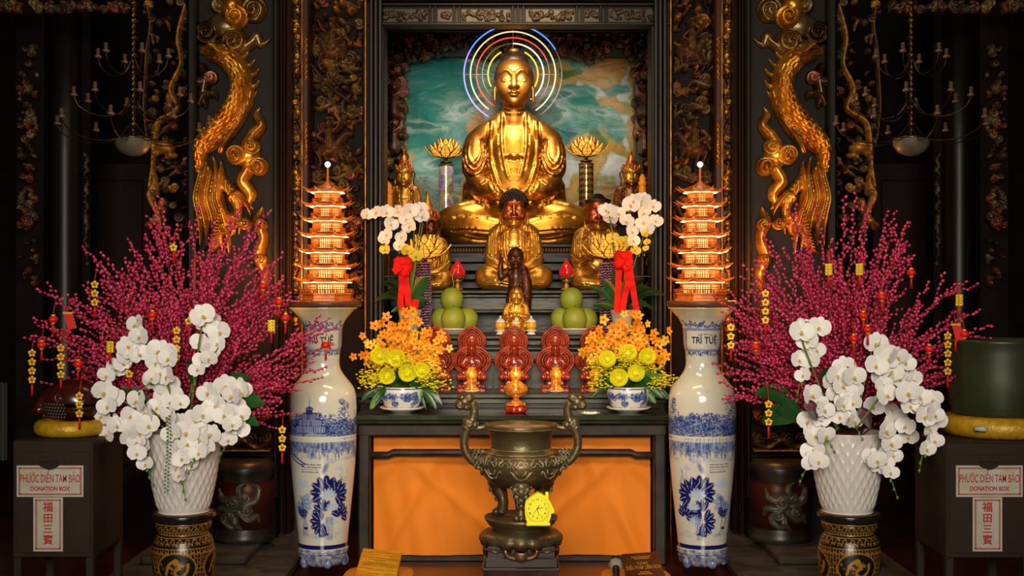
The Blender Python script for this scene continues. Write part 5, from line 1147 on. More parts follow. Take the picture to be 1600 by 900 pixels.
def big_vase(px, label, right):
    Y = 6.95; s = Y/2000; x = W(px, 0, Y).x; zt = W(0, 480, Y).z; zb = W(0, 860, Y).z
    rt = empty('porcelain_vase', (x, Y, .055), label, 'vase', 'tall porcelain vases'); k = 1.0
    PR = vase_profile(); sc_z = (zt-W(0, 853, Y).z)/375.0
    # resample evenly
    d = np.r_[0, np.cumsum(np.hypot(*np.diff(PR, axis=0).T))]; q = np.linspace(0, d[-1], 470); PR = np.column_stack([np.interp(q, d, PR[:, 0]), np.interp(q, d, PR[:, 1])])
    n = 360; a = np.arange(n+1)*2*math.pi/n-math.pi*1.5; A, _ = np.meshgrid(a, q); R = PR[:, 0][:, None]*s*np.ones_like(A); Z = (PR[:, 1][:, None]*sc_z)*np.ones_like(A)+zt-.055
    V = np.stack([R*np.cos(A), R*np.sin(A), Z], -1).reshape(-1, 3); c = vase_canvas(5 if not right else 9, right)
    U = ((A+math.pi*1.5)/(2*math.pi)) % 1.0001; Vv = (-PR[:, 1][:, None]*np.ones_like(A))/405.0
    # the front (-Y) is at u = .5
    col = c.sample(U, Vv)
    i = np.arange(len(q)-1)[:, None]*(n+1); j = np.arange(n)[None, :]; Q = np.stack([i+j, i+n+1+j, i+n+2+j, i+j+1], -1).reshape(-1, 4)
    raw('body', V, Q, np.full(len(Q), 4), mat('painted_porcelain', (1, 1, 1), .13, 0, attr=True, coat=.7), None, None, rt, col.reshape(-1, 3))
    m = MB(); zf = PR[-1, 1]*sc_z+zt-.055
    m.lathe([(0, zf-.028), (38.5*s, zf-.028), (39.5*s, zf-.018), (38*s, zf-.012), (40*s, zf-.006), (38*s, zf), (0, zf)], 48); m.lathe([(0, .012), (30*s, .012), (33*s, .03), (36*s, zf-.05), (37*s, zf-.034), (37*s, zf-.028), (0, zf-.028)], 48); m.build('stand', mat('stand_porcelain', (.55, .55, .50), .2, 0, (.07, .10, .30), 40, coat=.5), rt)
    m = MB()
    for q_ in range(5): a_ = -math.pi/2+.35+q_*2*math.pi/5; m.ell((33*s*math.cos(a_), 33*s*math.sin(a_), .030), (.024, .024, .030))
    for q_ in range(40): a_ = q_*2*math.pi/40; m.ell((37*s*math.cos(a_), 37*s*math.sin(a_), zf-.045), (.003, .003, .003), 6, 4)
    m.build('stand_feet', mat('cobalt_glaze', (.02, .04, .22), .12, 0, (.3, .38, .6), 30, coat=.6), rt)
    # lettering wraps round the neck and belly
    def wrap(zrow):
        def f(Vt):
            rr = np.interp(-(Vt[:, 2]+.055-zt)/sc_z, -PR[:, 1], PR[:, 0])*s; th = Vt[:, 0]/rr; r2 = rr+.0012+np.abs(Vt[:, 1])*.3
            return np.column_stack([r2*np.sin(th), -r2*np.cos(th), Vt[:, 2]])
        return f
    m = MB(); zz = lambda py: W(0, py, Y).z-.055
    text_add(m, 'TRÍ TUỆ', .050, 0, 0, zz(531), .0012, .0005, .80, wrap(0))
    xo = -.06 if not right else .02
    m.build('lettering', mat('ink_navy', (.01, .012, .06), .4), rt)
    return rt
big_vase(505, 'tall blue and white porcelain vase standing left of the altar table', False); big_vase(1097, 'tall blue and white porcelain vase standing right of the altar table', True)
# wooden discs on the vases and lit pagodas
CU = mat('copper_pagoda', (.72, .21, .03), .38, .35, (.40, .11, .02), 18); LED = mat('pagoda_led', (1, .6, .2), .4, emit=(1, .48, .12), estr=9.0); WIN = mat('pagoda_window_glow', (1, .6, .2), .4, emit=(1, .50, .13), estr=2.6)
def pagoda(px):
    Y = 6.95; s = Y/2000; zt = W(0, 470, Y).z; rt = empty('pagoda_lamp', (W(px, 0, Y).x, Y, zt), 'x', 'pagoda lamp', 'lit pagoda lamps')
    N8 = 8; a0 = math.pi/8
    def octring(R, z): a = a0+np.arange(8)*math.pi/4; return np.stack([R*np.cos(a), R*np.sin(a), np.full(8, z)], -1)
    m = MB(); m.lathe([(0, 0), (44*s, 0), (44*s, 3*s), (41*s, 4*s), (41*s, 9*s), (43*s, 10*s), (43*s, 12*s), (0, 12*s)], 8, a0=a0, smooth=False)
    for k in range(48):
        a = k*2*math.pi/48; R = 41.5*s*math.cos(math.pi/8)/math.cos((a-a0) % (math.pi/4)-math.pi/8); m.tube([(R*math.cos(a), R*math.sin(a), 12*s), (R*math.cos(a), R*math.sin(a), 18*s)], .6*s, 4)
    m.tube(np.vstack([octring(41.5*s, 18*s)]), .8*s, 5, True); m.build('base', CU, rt)
    eaves = [440, 418, 394, 369, 345, 322, 300]; hw = [47, 45, 43, 41, 38.5, 36.5, 34]; bw = [38, 35, 33, 31, 28.5, 26.5, 24.5]
    zprev = 12*s
    for k, (ey, R, B) in enumerate(zip(eaves, hw, bw)):
        ze = (470-ey)*s; st = MB(); gl = MB(); ld = MB(); B2 = B*.80
        gl.lathe([(B2*s*.86, zprev), (B2*s*.86, ze-1*s)], 8, a0=a0, smooth=False); gl.build('glow_core', WIN, rt)
        # posts, lintel, sill and balustrade
        for f in range(8):
            p0, p1 = octring(B2*s, 0)[f], octring(B2*s, 0)[(f+1) % 8]
            for u in np.linspace(0, 1, 7)[:-1]:
                p = p0+(p1-p0)*u; w_ = .95*s if u else 1.5*s; st.tube([p+[0, 0, zprev], p+[0, 0, ze]], w_, 5)
            q0, q1 = octring(B*s, 0)[f], octring(B*s, 0)[(f+1) % 8]
            for u in np.linspace(0, 1, 8)[:-1]:
                p = q0+(q1-q0)*u; st.tube([p+[0, 0, zprev], p+[0, 0, zprev+5.5*s]], .5*s, 4)
        st.tube(octring(B*s, zprev+5.5*s), .8*s, 5, True); st.tube(octring(B*s, zprev+2.5*s), .5*s, 5, True); st.tube(octring(B2*s, zprev+9*s), .8*s, 5, True)
        st.lathe([(B*.5*s, zprev-.5*s), (B*1.03*s, zprev-.5*s), (B*1.03*s, zprev+.6*s), (B*.5*s, zprev+.6*s)], 8, a0=a0, smooth=False)
        st.lathe([(B2*s, ze-5*s), (B2*s*1.05, ze-5*s), (B2*s*1.1, ze), (B2*s, ze)], 8, a0=a0, smooth=False); st.build('storey', CU, rt)
        ld.tube(octring((B2+R)*.5*s, ze-1.2*s), .75*s, 4, True); ld.build('light_strip', LED, rt)
        # roof with upswept corners
        rf = MB(); last = k == 6; n = 64; a = np.arange(n)*2*math.pi/n; c_ = ((a-a0+math.pi/8) % (math.pi/4)-math.pi/8); cor = np.exp(-(c_/.11)**2)
        pol = np.cos(math.pi/8)/np.cos((a-a0) % (math.pi/4)-math.pi/8); P = []
        top = .35 if last else .86
        for v, (rr, dz) in enumerate(((B2*.92, -1.5), (R*.90, -1.2), (R, 0), (R, 1.0), (R*.9, 1.6), ((R+B2)/2, 3.0 if not last else 5), (B2*.95 if not last else B2*.5, 5.2 if not last else 11), (B2*.8 if not last else 3, 6 if not last else 17))):
            up = cor*(4.2 if v in (2, 3) else 1.6 if v in (1, 4) else 0); ro = 1+cor*(.10 if v in (2, 3) else .03 if v in (1, 4) else 0)
            P.append(np.stack([rr*s*pol*ro*np.cos(a), rr*s*pol*ro*np.sin(a), ze+(dz+up)*s], -1))
        rf.surf(np.array(P), closed_u=True)
        for f in range(8):
            c0 = octring(1, 0)[f]; rf.tube(spline([c0*[B2*s, B2*s, 0]+[0, 0, ze+5*s], c0*[R*.85*s, R*.85*s, 0]+[0, 0, ze+3*s], c0*[R*1.1*s, R*1.1*s, 0]+[0, 0, ze+5.6*s], c0*[R*1.16*s, R*1.16*s, 0]+[0, 0, ze+8*s]], 5), [1.0*s, 1.0*s, .4*s], 5)
        rf.build('roof', CU, rt); zprev = ze+6*s
    zt7 = (470-300)*s+16*s; m = MB(); pr = [(3.2*s, zt7-3*s)]
    for k in range(8): z = zt7+k*2.9*s; pr += [(2.0*s-.08*k*s, z), (2.9*s-.12*k*s, z+1.3*s), (2.0*s-.08*k*s, z+2.6*s)]
    m.lathe(pr+[(0, zt7+24*s)], 14); m.build('spire', CU, rt)
    m = MB(); m.ell((0, 0, zt7+27*s), 4.2*s, 16, 12); m.build('finial_bulb', mat('white_bulb', (1, 1, 1), .3, emit=(1, .95, .85), estr=7), rt)
    
    for zz_, e_ in ((40, 1.3), (105, 1.1), (160, .9)):
        for a_ in (-.9, -2.24): l = point('pagoda_glow_light', (.21*math.cos(a_), .21*math.sin(a_), zz_*s), e_*.36, (1, .45, .12), .03); l.parent = rt
    return rt
pg = pagoda(512); pg['label'] = 'lit copper seven roofed pagoda on the left porcelain vase'
p2 = copy_tree(pg); p2.location.x = W(1094, 0, 6.95).x; p2['label'] = 'lit copper seven roofed pagoda on the right porcelain vase'
for px, nm in ((508, 'left'), (1097, 'right')):
    Y = 6.95; s = Y/2000; m = MB(); zt = W(0, 470, Y).z; zb = W(0, 479.5, Y).z
    m.lathe([(0, zb), (53*s, zb), (55*s, zb+.006), (55*s, zt-.006), (54*s, zt), (0, zt)], 64, (W(px, 0, Y).x, Y, 0)); tag(m.build('wooden_disc', mat('brown_disc', (.11, .035, .015), .45)), 'round brown wooden board between the %s vase and its pagoda' % nm, 'board', 'wooden boards')

# ---------------------------------------------------------------- bronze censer in front of the table
BRZ = mat('old_bronze', (.115, .066, .028), .34, .55, (.11, .095, .045), 9, .25, 60); BRZ2 = mat('bronze_ornament', (.30, .26, .15), .42, .4, (.10, .08, .04), 30)
CY = 6.35; cs = CY/2000; CXp = 814; cx0 = W(CXp, 0, CY).x; zl = lambda py: CAMZ+(450-py)*cs
ZTR = zl(809)
rt = empty('bronze_censer', (cx0, CY, ZTR), 'large old bronze incense censer with tall scrolled handles on three legs', 'censer')
def L_(r, py): return (r*cs, zl(py)-ZTR)
m = MB(); m.lathe([L_(0, 674), L_(50, 674), L_(51, 664), L_(56.5, 662), L_(57, 667), L_(53, 673), L_(47.5, 683), L_(46, 698), L_(49, 703), L_(52, 704), L_(53, 707), L_(59, 711), L_(63.5, 719), L_(64, 727), L_(61, 739), L_(54, 749), L_(40, 758), L_(0, 763)], 64)
m.build('bowl', BRZ, rt)
m = MB(); m.lathe([L_(0, 667.5), L_(49.5, 668)], 40); m.build('ash', mat('incense_ash', (.42, .24, .13), .9, 0, (.16, .08, .05), 30, .6, 60), rt)
m = MB()
def on_bowl(th, py):
    prof = [(704, 52.5), (711, 59), (719, 63.8), (727, 64.2), (739, 61.2), (749, 54.2), (758, 41)]; r = np.interp(py, [p[0] for p in prof], [p[1] for p in prof])+.8; return (r*cs*math.sin(th), -r*cs*math.cos(th), zl(py)-ZTR)
for k in range(16):
    th = k*math.pi/8
    for g in (-1, 1):
        P = [on_bowl(th+g*(.13-.10*math.exp(-t*.5)*math.cos(t*1.0)), 717+8*math.exp(-t*.28)*math.sin(t)) for t in np.linspace(0, 9, 28)]; m.tube(P, [1.0*cs, 1.8*cs, .8*cs], 5); P = [on_bowl(th+math.pi/16+g*(.09-.08*math.exp(-t*.4)*math.cos(t)), 713+5*math.exp(-t*.3)*math.sin(t)) for t in np.linspace(0, 7, 20)]; m.tube(P, [.8*cs, 1.3*cs, .6*cs], 5)
    m.ell(on_bowl(th, 717), (2.6*cs,)*3, 8, 6)
    if k % 2 == 0:
        for g in (-1, 1): m.tube([on_bowl(th+g*a, p) for a, p in ((.0, 742), (.12, 740), (.2, 732), (.26, 729), (.3, 735))], [1.8*cs, 2.2*cs, .6*cs], 6); m.tube([on_bowl(th+g*a, p) for a, p in ((.02, 735), (.09, 733), (.12, 727))], [1.6*cs, 1*cs], 5)
for py, r in ((706.5, 1.3), (711, 1.0), (668, .8), (700, 1.0)):
    rr = {706.5: 54, 711: 59.5, 668: 57.3, 700: 47}[py]; a = np.linspace(0, 2*math.pi, 65)[:-1]; m.tube(np.stack([rr*cs*np.cos(a), rr*cs*np.sin(a), np.full(64, zl(py)-ZTR)], -1), r*cs, 5, True)
m.build('scroll_ornament', BRZ2, rt)
for g, nm in ((1, 'handle'), (-1, 'handle')):
    def h(px, py, dy=0): return ((px-CXp)*cs*g, dy*cs, zl(py)-ZTR)
    m = MB()
    m.tube(spline([h(752, 728), h(740, 722), h(729, 708), h(725, 694), h(727, 678), h(733, 664), h(739, 652), h(741, 640), h(738, 628)], 6), [3*cs, 6*cs, 7*cs, 6.5*cs, 7*cs, 8.5*cs, 7*cs, 7*cs, 7.5*cs], 12)
    m.tube(spline([h(736, 667), h(748, 669), h(757, 667), h(762, 668)], 5), [6*cs, 4.5*cs, 5*cs], 10)
    for (px, py, r) in ((731, 661, 9), (738, 657, 7), (728, 668, 7), (742, 664, 7)): m.ell(h(px, py), (r*cs, 8*cs, r*cs), 14, 10)
    for (px, py, rx, rz) in ((726, 628, 12, 10), (719, 632, 9, 9), (733, 621, 9, 8), (722, 621, 8, 6), (729, 636, 8, 6)): m.ell(h(px, py), (rx*cs, 9*cs, rz*cs), 16, 12)
    m.build('handle', BRZ, rt); m = MB()
    for (px, py, r) in ((719, 632, 5.5), (731, 621, 5), (732, 661, 5.5)):
        for dy in (-9.2, 9.2): m.tube([h(px+r*math.exp(-t*.16)*math.cos(t), py+r*math.exp(-t*.16)*math.sin(t), dy) for t in np.linspace(0, 11, 30)], 1.0*cs, 5)
    for k in range(11):
        px, py = 742+(k % 3)*6-(k//3)*-2.0, 706+(k//3)*8; m.ell(h(px, py), (4.5*cs, (7+k % 2*2)*cs, 3.6*cs), 8, 6); m.tube([h(px-4, py+2, -6), h(px-6, py-5, -7), h(px-1, py-7, -7)], [1.8*cs, .7*cs], 5)
    m.build('leaf_ornament', BRZ2, rt)
for a in (-math.pi/2, math.pi/6+.12, 5*math.pi/6-.12):
    d = Vector((math.cos(a), math.sin(a), 0)); m = MB()
    def q(r, py): return tuple(d*r*cs)[:2]+(zl(py)-ZTR,)
    front = a < 0; m.tube(spline([q(34, 745), q(43, 754), q(42, 768), q(36, 782), q(35, 792), q(38, 803)], 6), [12*cs, 16*cs, 13*cs, 9*cs, 8.5*cs, 10*cs], 14)
    for k in (-1, 0, 1):
        t = Vector((-d.y, d.x, 0))*k*7*cs; b = Vector(q(44, 803)); m.ell(tuple(b+t), (6*cs, 6*cs, 6*cs), 10, 8)
    lg = m.build('leg', BRZ, rt); m = MB()
    for (r, py, k, e) in ((56, 752, 0, 5), (58, 760, 0, 4.5), (55, 757, -.17, 4), (55, 757, .17, 4), (54, 768, -.13, 3.5), (54, 768, .13, 3.5), (52, 774, 0, 4), (47, 783, 0, 3.2), (50, 746, -.2, 4.5), (50, 746, .2, 4.5)):
        m.ell((r*cs*math.cos(a+k), r*cs*math.sin(a+k), zl(py)-ZTR), e*cs, 8, 6)
        for g in (-1, 1): m.tube([(r*cs*math.cos(a+k+g*w_), r*cs*math.sin(a+k+g*w_), zl(py+o)-ZTR) for w_, o in ((.04, 4), (.12, 2), (.14, -3), (.08, -5))], 1.0*cs, 5)
    m.build('lion_mask', BRZ2, lg)
rt = empty('censer_stand', (cx0, CY, zl(880)), 'bronze tray stand with scalloped skirt carrying the censer', 'stand'); Z0 = zl(880)
def L2(r, py): return (r*cs, zl(py)-Z0)
m = MB(); m.lathe([L2(0, 809.5), L2(50, 809.5), L2(54, 806), L2(57, 806), L2(57, 810), L2(50, 819), L2(44, 823), L2(46, 827), L2(0, 827)], 64); m.build('tray', BRZ, rt)
m = MB(); m.lathe([L2(44, 826), L2(57, 829), L2(63, 835), L2(64, 840), L2(60, 846), L2(56, 842), L2(40, 838)], 96, rf=lambda R, A, Z: R*(1+.03*np.abs(np.cos(A*8)))); V = m.V[0]
r_ = np.hypot(V[:, 0], V[:, 1]); a_ = np.arctan2(V[:, 1], V[:, 0]); low = V[:, 2] < L2(0, 841)[1]; V[low, 2] -= (6*cs*np.abs(np.sin(a_[low]*8+math.pi/2)))
m.build('scalloped_skirt', BRZ, rt)
m = MB(); m.box((0, 0, (zl(853)-Z0)), (104*cs, 104*cs, 18*cs), .004); m.box((0, 0, zl(868)-Z0), (112*cs, 112*cs, 16*cs), .006); m.box((0, 0, 2.5*cs), (118*cs, 118*cs, 5*cs), .004); m.build('base', mat('dark_bronze_base', (.035, .024, .018), .35, .3, (.02, .015, .012), 8), rt)
m = MB()
for k in (0, 1, 2, 3):
    m.X = RZ(k*math.pi/2); f = -54*cs
    m.ell((0, f, zl(858)-Z0), (13*cs, 5*cs, 11*cs))
    for g in (-1, 1): m.tube(spline([(g*8*cs, f, zl(862)-Z0), (g*20*cs, f-1*cs, zl(858)-Z0), (g*24*cs, f-1*cs, zl(850)-Z0), (g*17*cs, f-1*cs, zl(848)-Z0), (g*16*cs, f, zl(853)-Z0)], 5), [5*cs, 4*cs, 2*cs], 8); m.tube([(g*26*cs, f, zl(850)-Z0), (g*40*cs, f, zl(852)-Z0), (g*52*cs, f, zl(848)-Z0)], 2*cs, 6)
m.X = None; m.build('cloud_ornament', mat('brown_bronze', (.12, .06, .03), .3, .5), rt)
m = MB()
for a, b, z0, z1 in ((116, 110, 880, 893), (110, 106, 893, 905), (106, 106, 905, 960), (120, 128, 960, 985)):
    V = []
    for hw, py in ((b/2, z1), (a/2, z0)):
        for x, y in ((-1, -1), (1, -1), (1, 1), (-1, 1)): V.append((x*hw*cs, y*hw*cs, zl(min(py, 450+CAMZ/CY*2000))))
    m.add(V, [0, 3, 2, 1, 4, 5, 6, 7]+sum([[i, (i+1) % 4, (i+1) % 4+4, i+4] for i in range(4)], []), [4]*6, False)
tag(m.build('wooden_pedestal', mat('red_brown_wood', (.075, .035, .026), .3, 0, (.03, .012, .01), 8, coat=.3), loc=(cx0, CY, 0)), 'dark red brown wooden pedestal under the bronze censer stand', 'pedestal')
# ---------------------------------------------------------------- yellow house clock
Y = 6.13; s = Y/2000; rt = empty('house_clock', W(841, 820.5, Y), 'bright yellow house shaped clock leaning by the censer leg', 'clock'); rt.location.z = ZTR+.004
YP = mat('yellow_plastic', (.90, .82, .0), .35); ox, oz = 841, 821
def C2(px, py): return ((px-ox)*s, (oz-py)*s)
body = [C2(*p) for p in ((824, 817), (822, 811), (820, 801), (820, 790), (822, 782), (831, 775), (840, 769), (850, 774), (859, 782), (863, 790), (866, 797), (865, 801), (861, 802), (861, 806), (857, 817))]
m = MB(); m.prism(body, -.022, .022); m.build('case', YP, rt)
m = MB(); a = np.linspace(0, 2*math.pi, 41)[:-1]; fx, fz = C2(839.5, 794)
m.prism([(fx+16.5*s*math.cos(t), fz+18.5*s*math.sin(t)) for t in a], -.0245, -.022); m.build('dial', mat('yellow_dial', (.95, .88, .02), .4), rt)
m = MB(); m.tube([(fx+18*s*math.cos(t), -.022, fz+20*s*math.sin(t)) for t in a], .8*s, 5, True); m.build('bezel', YP, rt)
m = MB(); m.bar(*[C2(822, 0)[0], C2(860, 0)[0]], -.03, .025, 0, 4.5*s, .004); m.build('foot', YP, rt)
m = MB(); x0, z1 = C2(852, 769); x1, z0 = C2(857, 780); m.bar(x0, x1, -.008, .008, z0, z1, .001); m.build('chimney', YP, rt)
m = MB()
for k in range(1, 13):
    t = math.pi/2-k*math.pi/6; text_add(m, str(k), 5.6*s, fx+13.4*s*math.cos(t), -.0252, fz+14.6*s*math.sin(t), .00012, .0002)
m.build('numerals', BLACK(), rt)
for ang, ln, w_ in ((62, 5.5, .5), (12, 9, .35), (-77, 11.5, .3), (-128, 10, .2)):
    t = math.radians(ang); m = MB(); m.tube([(fx-1.5*s*math.cos(t), -.026, fz-1.5*s*math.sin(t)), (fx+ln*s*math.cos(t), -.026, fz+ln*s*math.sin(t))], w_*s, 4); m.build('hand', BLACK(), rt)
# ---------------------------------------------------------------- kneeling desks, books, microphone
ORC = mat('orange_pad', (.98, .30, .004), .7, 0, (.90, .25, .004), 6)
for (p0, p1, pt, nm) in ((531, 643, 884, 'left'), (942, 1055, 887, 'right')):
    Y = 5.36; s = Y/2000; zt = CAMZ-(pt-450)*(Y+.26)/2000; xc = (W(p0, 0, Y).x+W(p1, 0, Y).x)/2; w_ = (p1-p0)*s
    m = MB(); m.box((xc, Y-.02, zt/2-.02), (w_*.9, .46, zt-.05), .01); tag(m.build('low_desk', MATS['red_brown_wood']), 'low dark wooden desk under the orange pad with the %s book' % nm, 'desk', 'low desks')
    m = MB(); P = []
    a = np.linspace(0, 2*math.pi, 49)[:-1]; rr = lambda k: np.stack([xc+np.sign(np.cos(a))*np.abs(np.cos(a))**.35*w_/2*k, Y-.02+np.sign(np.sin(a))*np.abs(np.sin(a))**.35*.28*k, 0*a], -1)
    for k, z in ((.0, 0), (.96, 0), (1, .006), (1, .018), (.965, .024), (0, .0255)): R = rr(max(k, .001)); R[:, 2] = zt-.026+z; P.append(R)
    m.surf(np.array(P), closed_u=True); tag(m.build('orange_pad', ORC), 'bright orange pad lying under the %s book' % nm, 'pad', 'orange pads')
def book(x, pyt, Y, w_, h, roll, name_mat, label, lines, tcol):
    rt = empty('prayer_book', (x, Y, 0), label, 'book', 'prayer books'); tilt = math.radians(74); s = Y/2000
    m = MB(); m.box((0, 0, 0), (w_, .028, h), .002); cov = m.build('cover', name_mat, rt)
    m = MB(); m.box((0, .001, 0), (w_*.97, .022, h*1.004), .001); m.build('pages', mat('book_edge', (.6, .42, .12), .5), rt)
    m = MB()
    for t, sz, dz, b, sx in lines: text_add(m, t, sz, 0, -.0148, dz, b, .0003, sx)
    for dz, hw in ((.094, .042), (.078, .032), (-.04, .02), (-.055, .03)): m.box((0, -.0146, dz), (hw*2, .0006, .004), 0)
    m.build('lettering', tcol, rt); rt.rotation_euler = (-tilt, roll, 0); rt.rotation_mode = 'XYZ'
    yt = Y+math.sin(tilt)*h/2; rt.location.z = CAMZ-(pyt-450)*yt/2000-math.cos(tilt)*h/2; return rt
FOIL = mat('crumpled_gold_foil', (1, .62, .03), .38, .7, (.85, .33, .01), 14, .9, 22, stretch=(.35, 1, 3)); BRF = mat('brown_gold_cover', (.22, .07, .012), .3, .6, (.12, .035, .01), 12)
book(W(596, 0, 5.5).x, 864, 5.375, .170, .26, math.radians(7), FOIL, 'shiny crumpled gold foil prayer book on the left orange pad', [('KINH', .034, .030, .0004, .55), ('DIỆU PHÁP LIÊN HOA', .040, -.006, .0004, .34)], mat('gold_print', (.95, .60, .10), .3, .8))
book(W(1001, 0, 5.5).x, 868, 5.375, .160, .26, math.radians(-4), BRF, 'brown prayer book with gold title on the right orange pad', [('KINH', .034, .034, .0004, .55), ('DIỆU PHÁP LIÊN HOA', .042, -.002, .0005, .35)], MATS['gold_print'])
for (px, nm) in ((589, 'foil'), (1004, 'brown')):
    m = MB(); x = W(px, 0, 5.45).x; m.box((x, 5.455, .362), (.11, .05, .045), .003)
    tag(m.build('book_rest', DWOOD()), 'small dark wooden rest propping up the %s prayer book' % nm, 'book rest')
Y = 5.36; s = Y/2000; w = W(962, 880, Y); rt = empty('microphone', w, 'black microphone with grey clip leaning beside the brown book', 'microphone')
m = MB(); m.X = RX(-1.12)@RY(.05); m.lathe([(0, 13*s), (5*s, 12.5*s), (8*s, 9*s), (8.6*s, 4*s), (7.6*s, 0), (0, 0)], 24); m.X = None; m.build('head_grille', mat('mic_grille', (.006, .006, .006), .45, .3, None, 1, .8, 400), rt)
m = MB(); m.X = RX(-1.12)@RY(.05); m.lathe([(0, 0), (7.6*s, 0), (6*s, -4*s), (5.4*s, -30*s), (4.4*s, -62*s), (0, -62*s)], 20); m.X = None; m.build('grip', BLACK(), rt)
m = MB(); m.X = RX(-1.12)@RY(.05); m.lathe([(7.8*s, 2*s), (10.6*s, 0), (10.6*s, -7*s), (8*s, -12*s), (6*s, -12*s), (6.4*s, -4*s), (7.8*s, 2*s)], 8, smooth=False); m.X = None; m.build('clip', mat('grey_clip', (.30, .28, .20), .4), rt)
# ---------------------------------------------------------------- planters on lacquered drum stools
def stool_canvas():
    c = Canvas(720, 330, (.012, .009, .007)); g = (.42, .20, .022)
    def band(y0, y1, kind):
        for k in range(24):
            x = k*30
            if kind == 'key':
                for d in ((0, 4, 26, 4), (26, 4, 26, 20), (26, 20, 8, 20), (8, 20, 8, 11), (8, 11, 18, 11)): f = (y1-y0)/24.; c.line([(x+d[0], y0+d[1]*f), (x+d[2], y0+d[3]*f)], 2.6, g)
            elif kind == 'scroll':
                h = y1-y0; c.line([(x, y1-3), (x+8, y0+4), (x+18, y0+5), (x+20, y0+h*.6), (x+13, y0+h*.6)], 2.6, g); c.line([(x+15, y1-3), (x+26, y1-h*.4), (x+30, y1-3)], 2, g)
            elif kind == 'dots': c.ell(x+7, (y0+y1)/2, 3.5, 3, (.55, .38, .15)); c.ell(x+22, (y0+y1)/2, 3.5, 3, (.55, .38, .15))
        c.rect(0, y0-2, 720, y0, g); c.rect(0, y1, 720, y1+2, g)
    band(22, 42, 'scroll'); band(48, 56, 'dots'); band(66, 92, 'scroll')
    for r in range(10):
        for k in range(30):
            x, y = k*24+(r % 2)*12, 100+r*17
            for d in (((0, 0), (18, 0)), ((18, 0), (18, 12)), ((18, 12), (6, 12)), ((6, 12), (6, 5))): c.line([(x+d[0][0], y+d[0][1]), (x+d[1][0], y+d[1][1])], 2.4, g)
    rnd = np.random.RandomState(2)
    for cx in (0, 180, 360, 540, 720):
        c.ell(cx, 165, 76, 56, g, 1, 0, .04); c.ell(cx, 165, 72, 52, (.010, .008, .006), 1, 0, .04)
        P = [(cx-40, 185), (cx-25, 150), (cx, 140), (cx+12, 160), (cx-6, 178), (cx+10, 195), (cx+38, 178), (cx+44, 150)]; c.line(P, 9, g); c.ell(cx-2, 140, 13, 10, g)
        for q in range(34): a = rnd.rand()*6.3; x, y = cx+rnd.randn()*26, 166+rnd.randn()*18; c.line([(x, y), (x+8*math.cos(a), y+6*math.sin(a)), (x+10*math.cos(a+.9), y+8*math.sin(a+.9))], 2.2, g)
    band(284, 300, 'scroll'); return c
SCV = stool_canvas()
def stool(px, label):
    Y = 5.85; s = Y/2000; zt = CAMZ-(799-450)*s; rt = empty('lacquered_stool', (W(px, 0, Y).x, Y, 0), label, 'stool', 'lacquered drum stools'); pf = lambda py: CAMZ-(py-450)*s
    pr = spline([(44, 809), (42, 813), (43.5, 818), (41, 825), (38, 829), (39, 833), (44, 840), (48, 856), (48.5, 872), (46, 892), (41, 912), (38, 925), (39, 940), (44, 955), (44, 975), (43, 982)], 14); k = len(pr); n = 300
    a = np.arange(n+1)*2*math.pi/n-math.pi*1.5; R = pr[:, 0][:, None]*s*np.ones(n+1); Z = pf(pr[:, 1])[:, None]*np.ones(n+1); V = np.stack([R*np.cos(a), R*np.sin(a), Z], -1).reshape(-1, 3)
    U = ((a+math.pi*1.5)/(2*math.pi))[None, :]*np.ones((k, 1)); Vv = np.clip((pr[:, 1]-805)/ (982-805), 0, .999)[:, None]*np.ones(n+1)
    i = np.arange(k-1)[:, None]*(n+1); j = np.arange(n)[None, :]; Q = np.stack([i+j, i+n+1+j, i+n+2+j, i+j+1], -1).reshape(-1, 4)
    col = SCV.sample(U, Vv*1.2-0*.05); raw('body', V, Q, np.full(len(Q), 4), mat('gold_on_black_lacquer', (1, 1, 1), .3, .1, attr=True), None, None, rt, col.reshape(-1, 3))
    m = MB(); m.lathe([(0, zt-.002), (46*s, zt-.002), (49*s, zt), (50*s, zt-.008), (50*s, zt-.022), (46*s, zt-.03), (44*s, pf(810)), (0, pf(810))], 56); m.build('rim', mat('black_lacquer_rim', (.012, .010, .008), .22, coat=.4), rt)
    m = MB(); m.lathe([(0, zt-.0005), (45.5*s, zt-.0005), (46*s, zt-.003), (0, zt-.003)], 56); m.build('seat', mat('brown_stool_seat', (.16, .085, .03), .35, 0, (.10, .05, .02), 10), rt)
    return zt
def planter(px, zt, label):
    Y = 5.85; s = Y/2000; rt = empty('white_planter', (W(px, 0, Y).x, Y, zt), label, 'planter', 'white planters')
    pr = spline([(0, 0), (36, 0), (38.5, 3), (41, 12), (45, 30), (49.5, 52), (53, 78), (55, 100), (56, 122), (55, 125), (53, 123), (52, 105)], 10)
    def rf(R, A, Z):
        z = Z/s; u = A*26/2+0; v = z/13.0; d = np.abs(np.sin(u+v*math.pi*.5))*np.abs(np.sin(u-v*math.pi*.5)); w_ = np.clip((z-6)/8, 0, 1)*np.clip((118-z)/8, 0, 1)*(R > 37*s); return R+s*1.9*(1-d*1.0)**2*w_-s*w_*.6
    m = MB(); m.lathe(pr*s, 340, rf=rf); m.build('pot', mat('white_ceramic', (.72, .68, .62), .33, coat=.2), rt)
    m = MB(); m.lathe([(0, 112*s), (52.5*s, 112*s)], 40); m.build('soil', mat('floral_foam', (.02, .035, .012), .9, 0, (.01, .015, .008), 30), rt); return rt
for px, ps, nm in ((287, 287, 'left'), (1324, 1327, 'right')):
    z = stool(ps, 'black and gold lacquered drum stool under the %s white planter' % nm); planter(px, z, 'white textured ceramic planter on the %s lacquered stool' % nm)
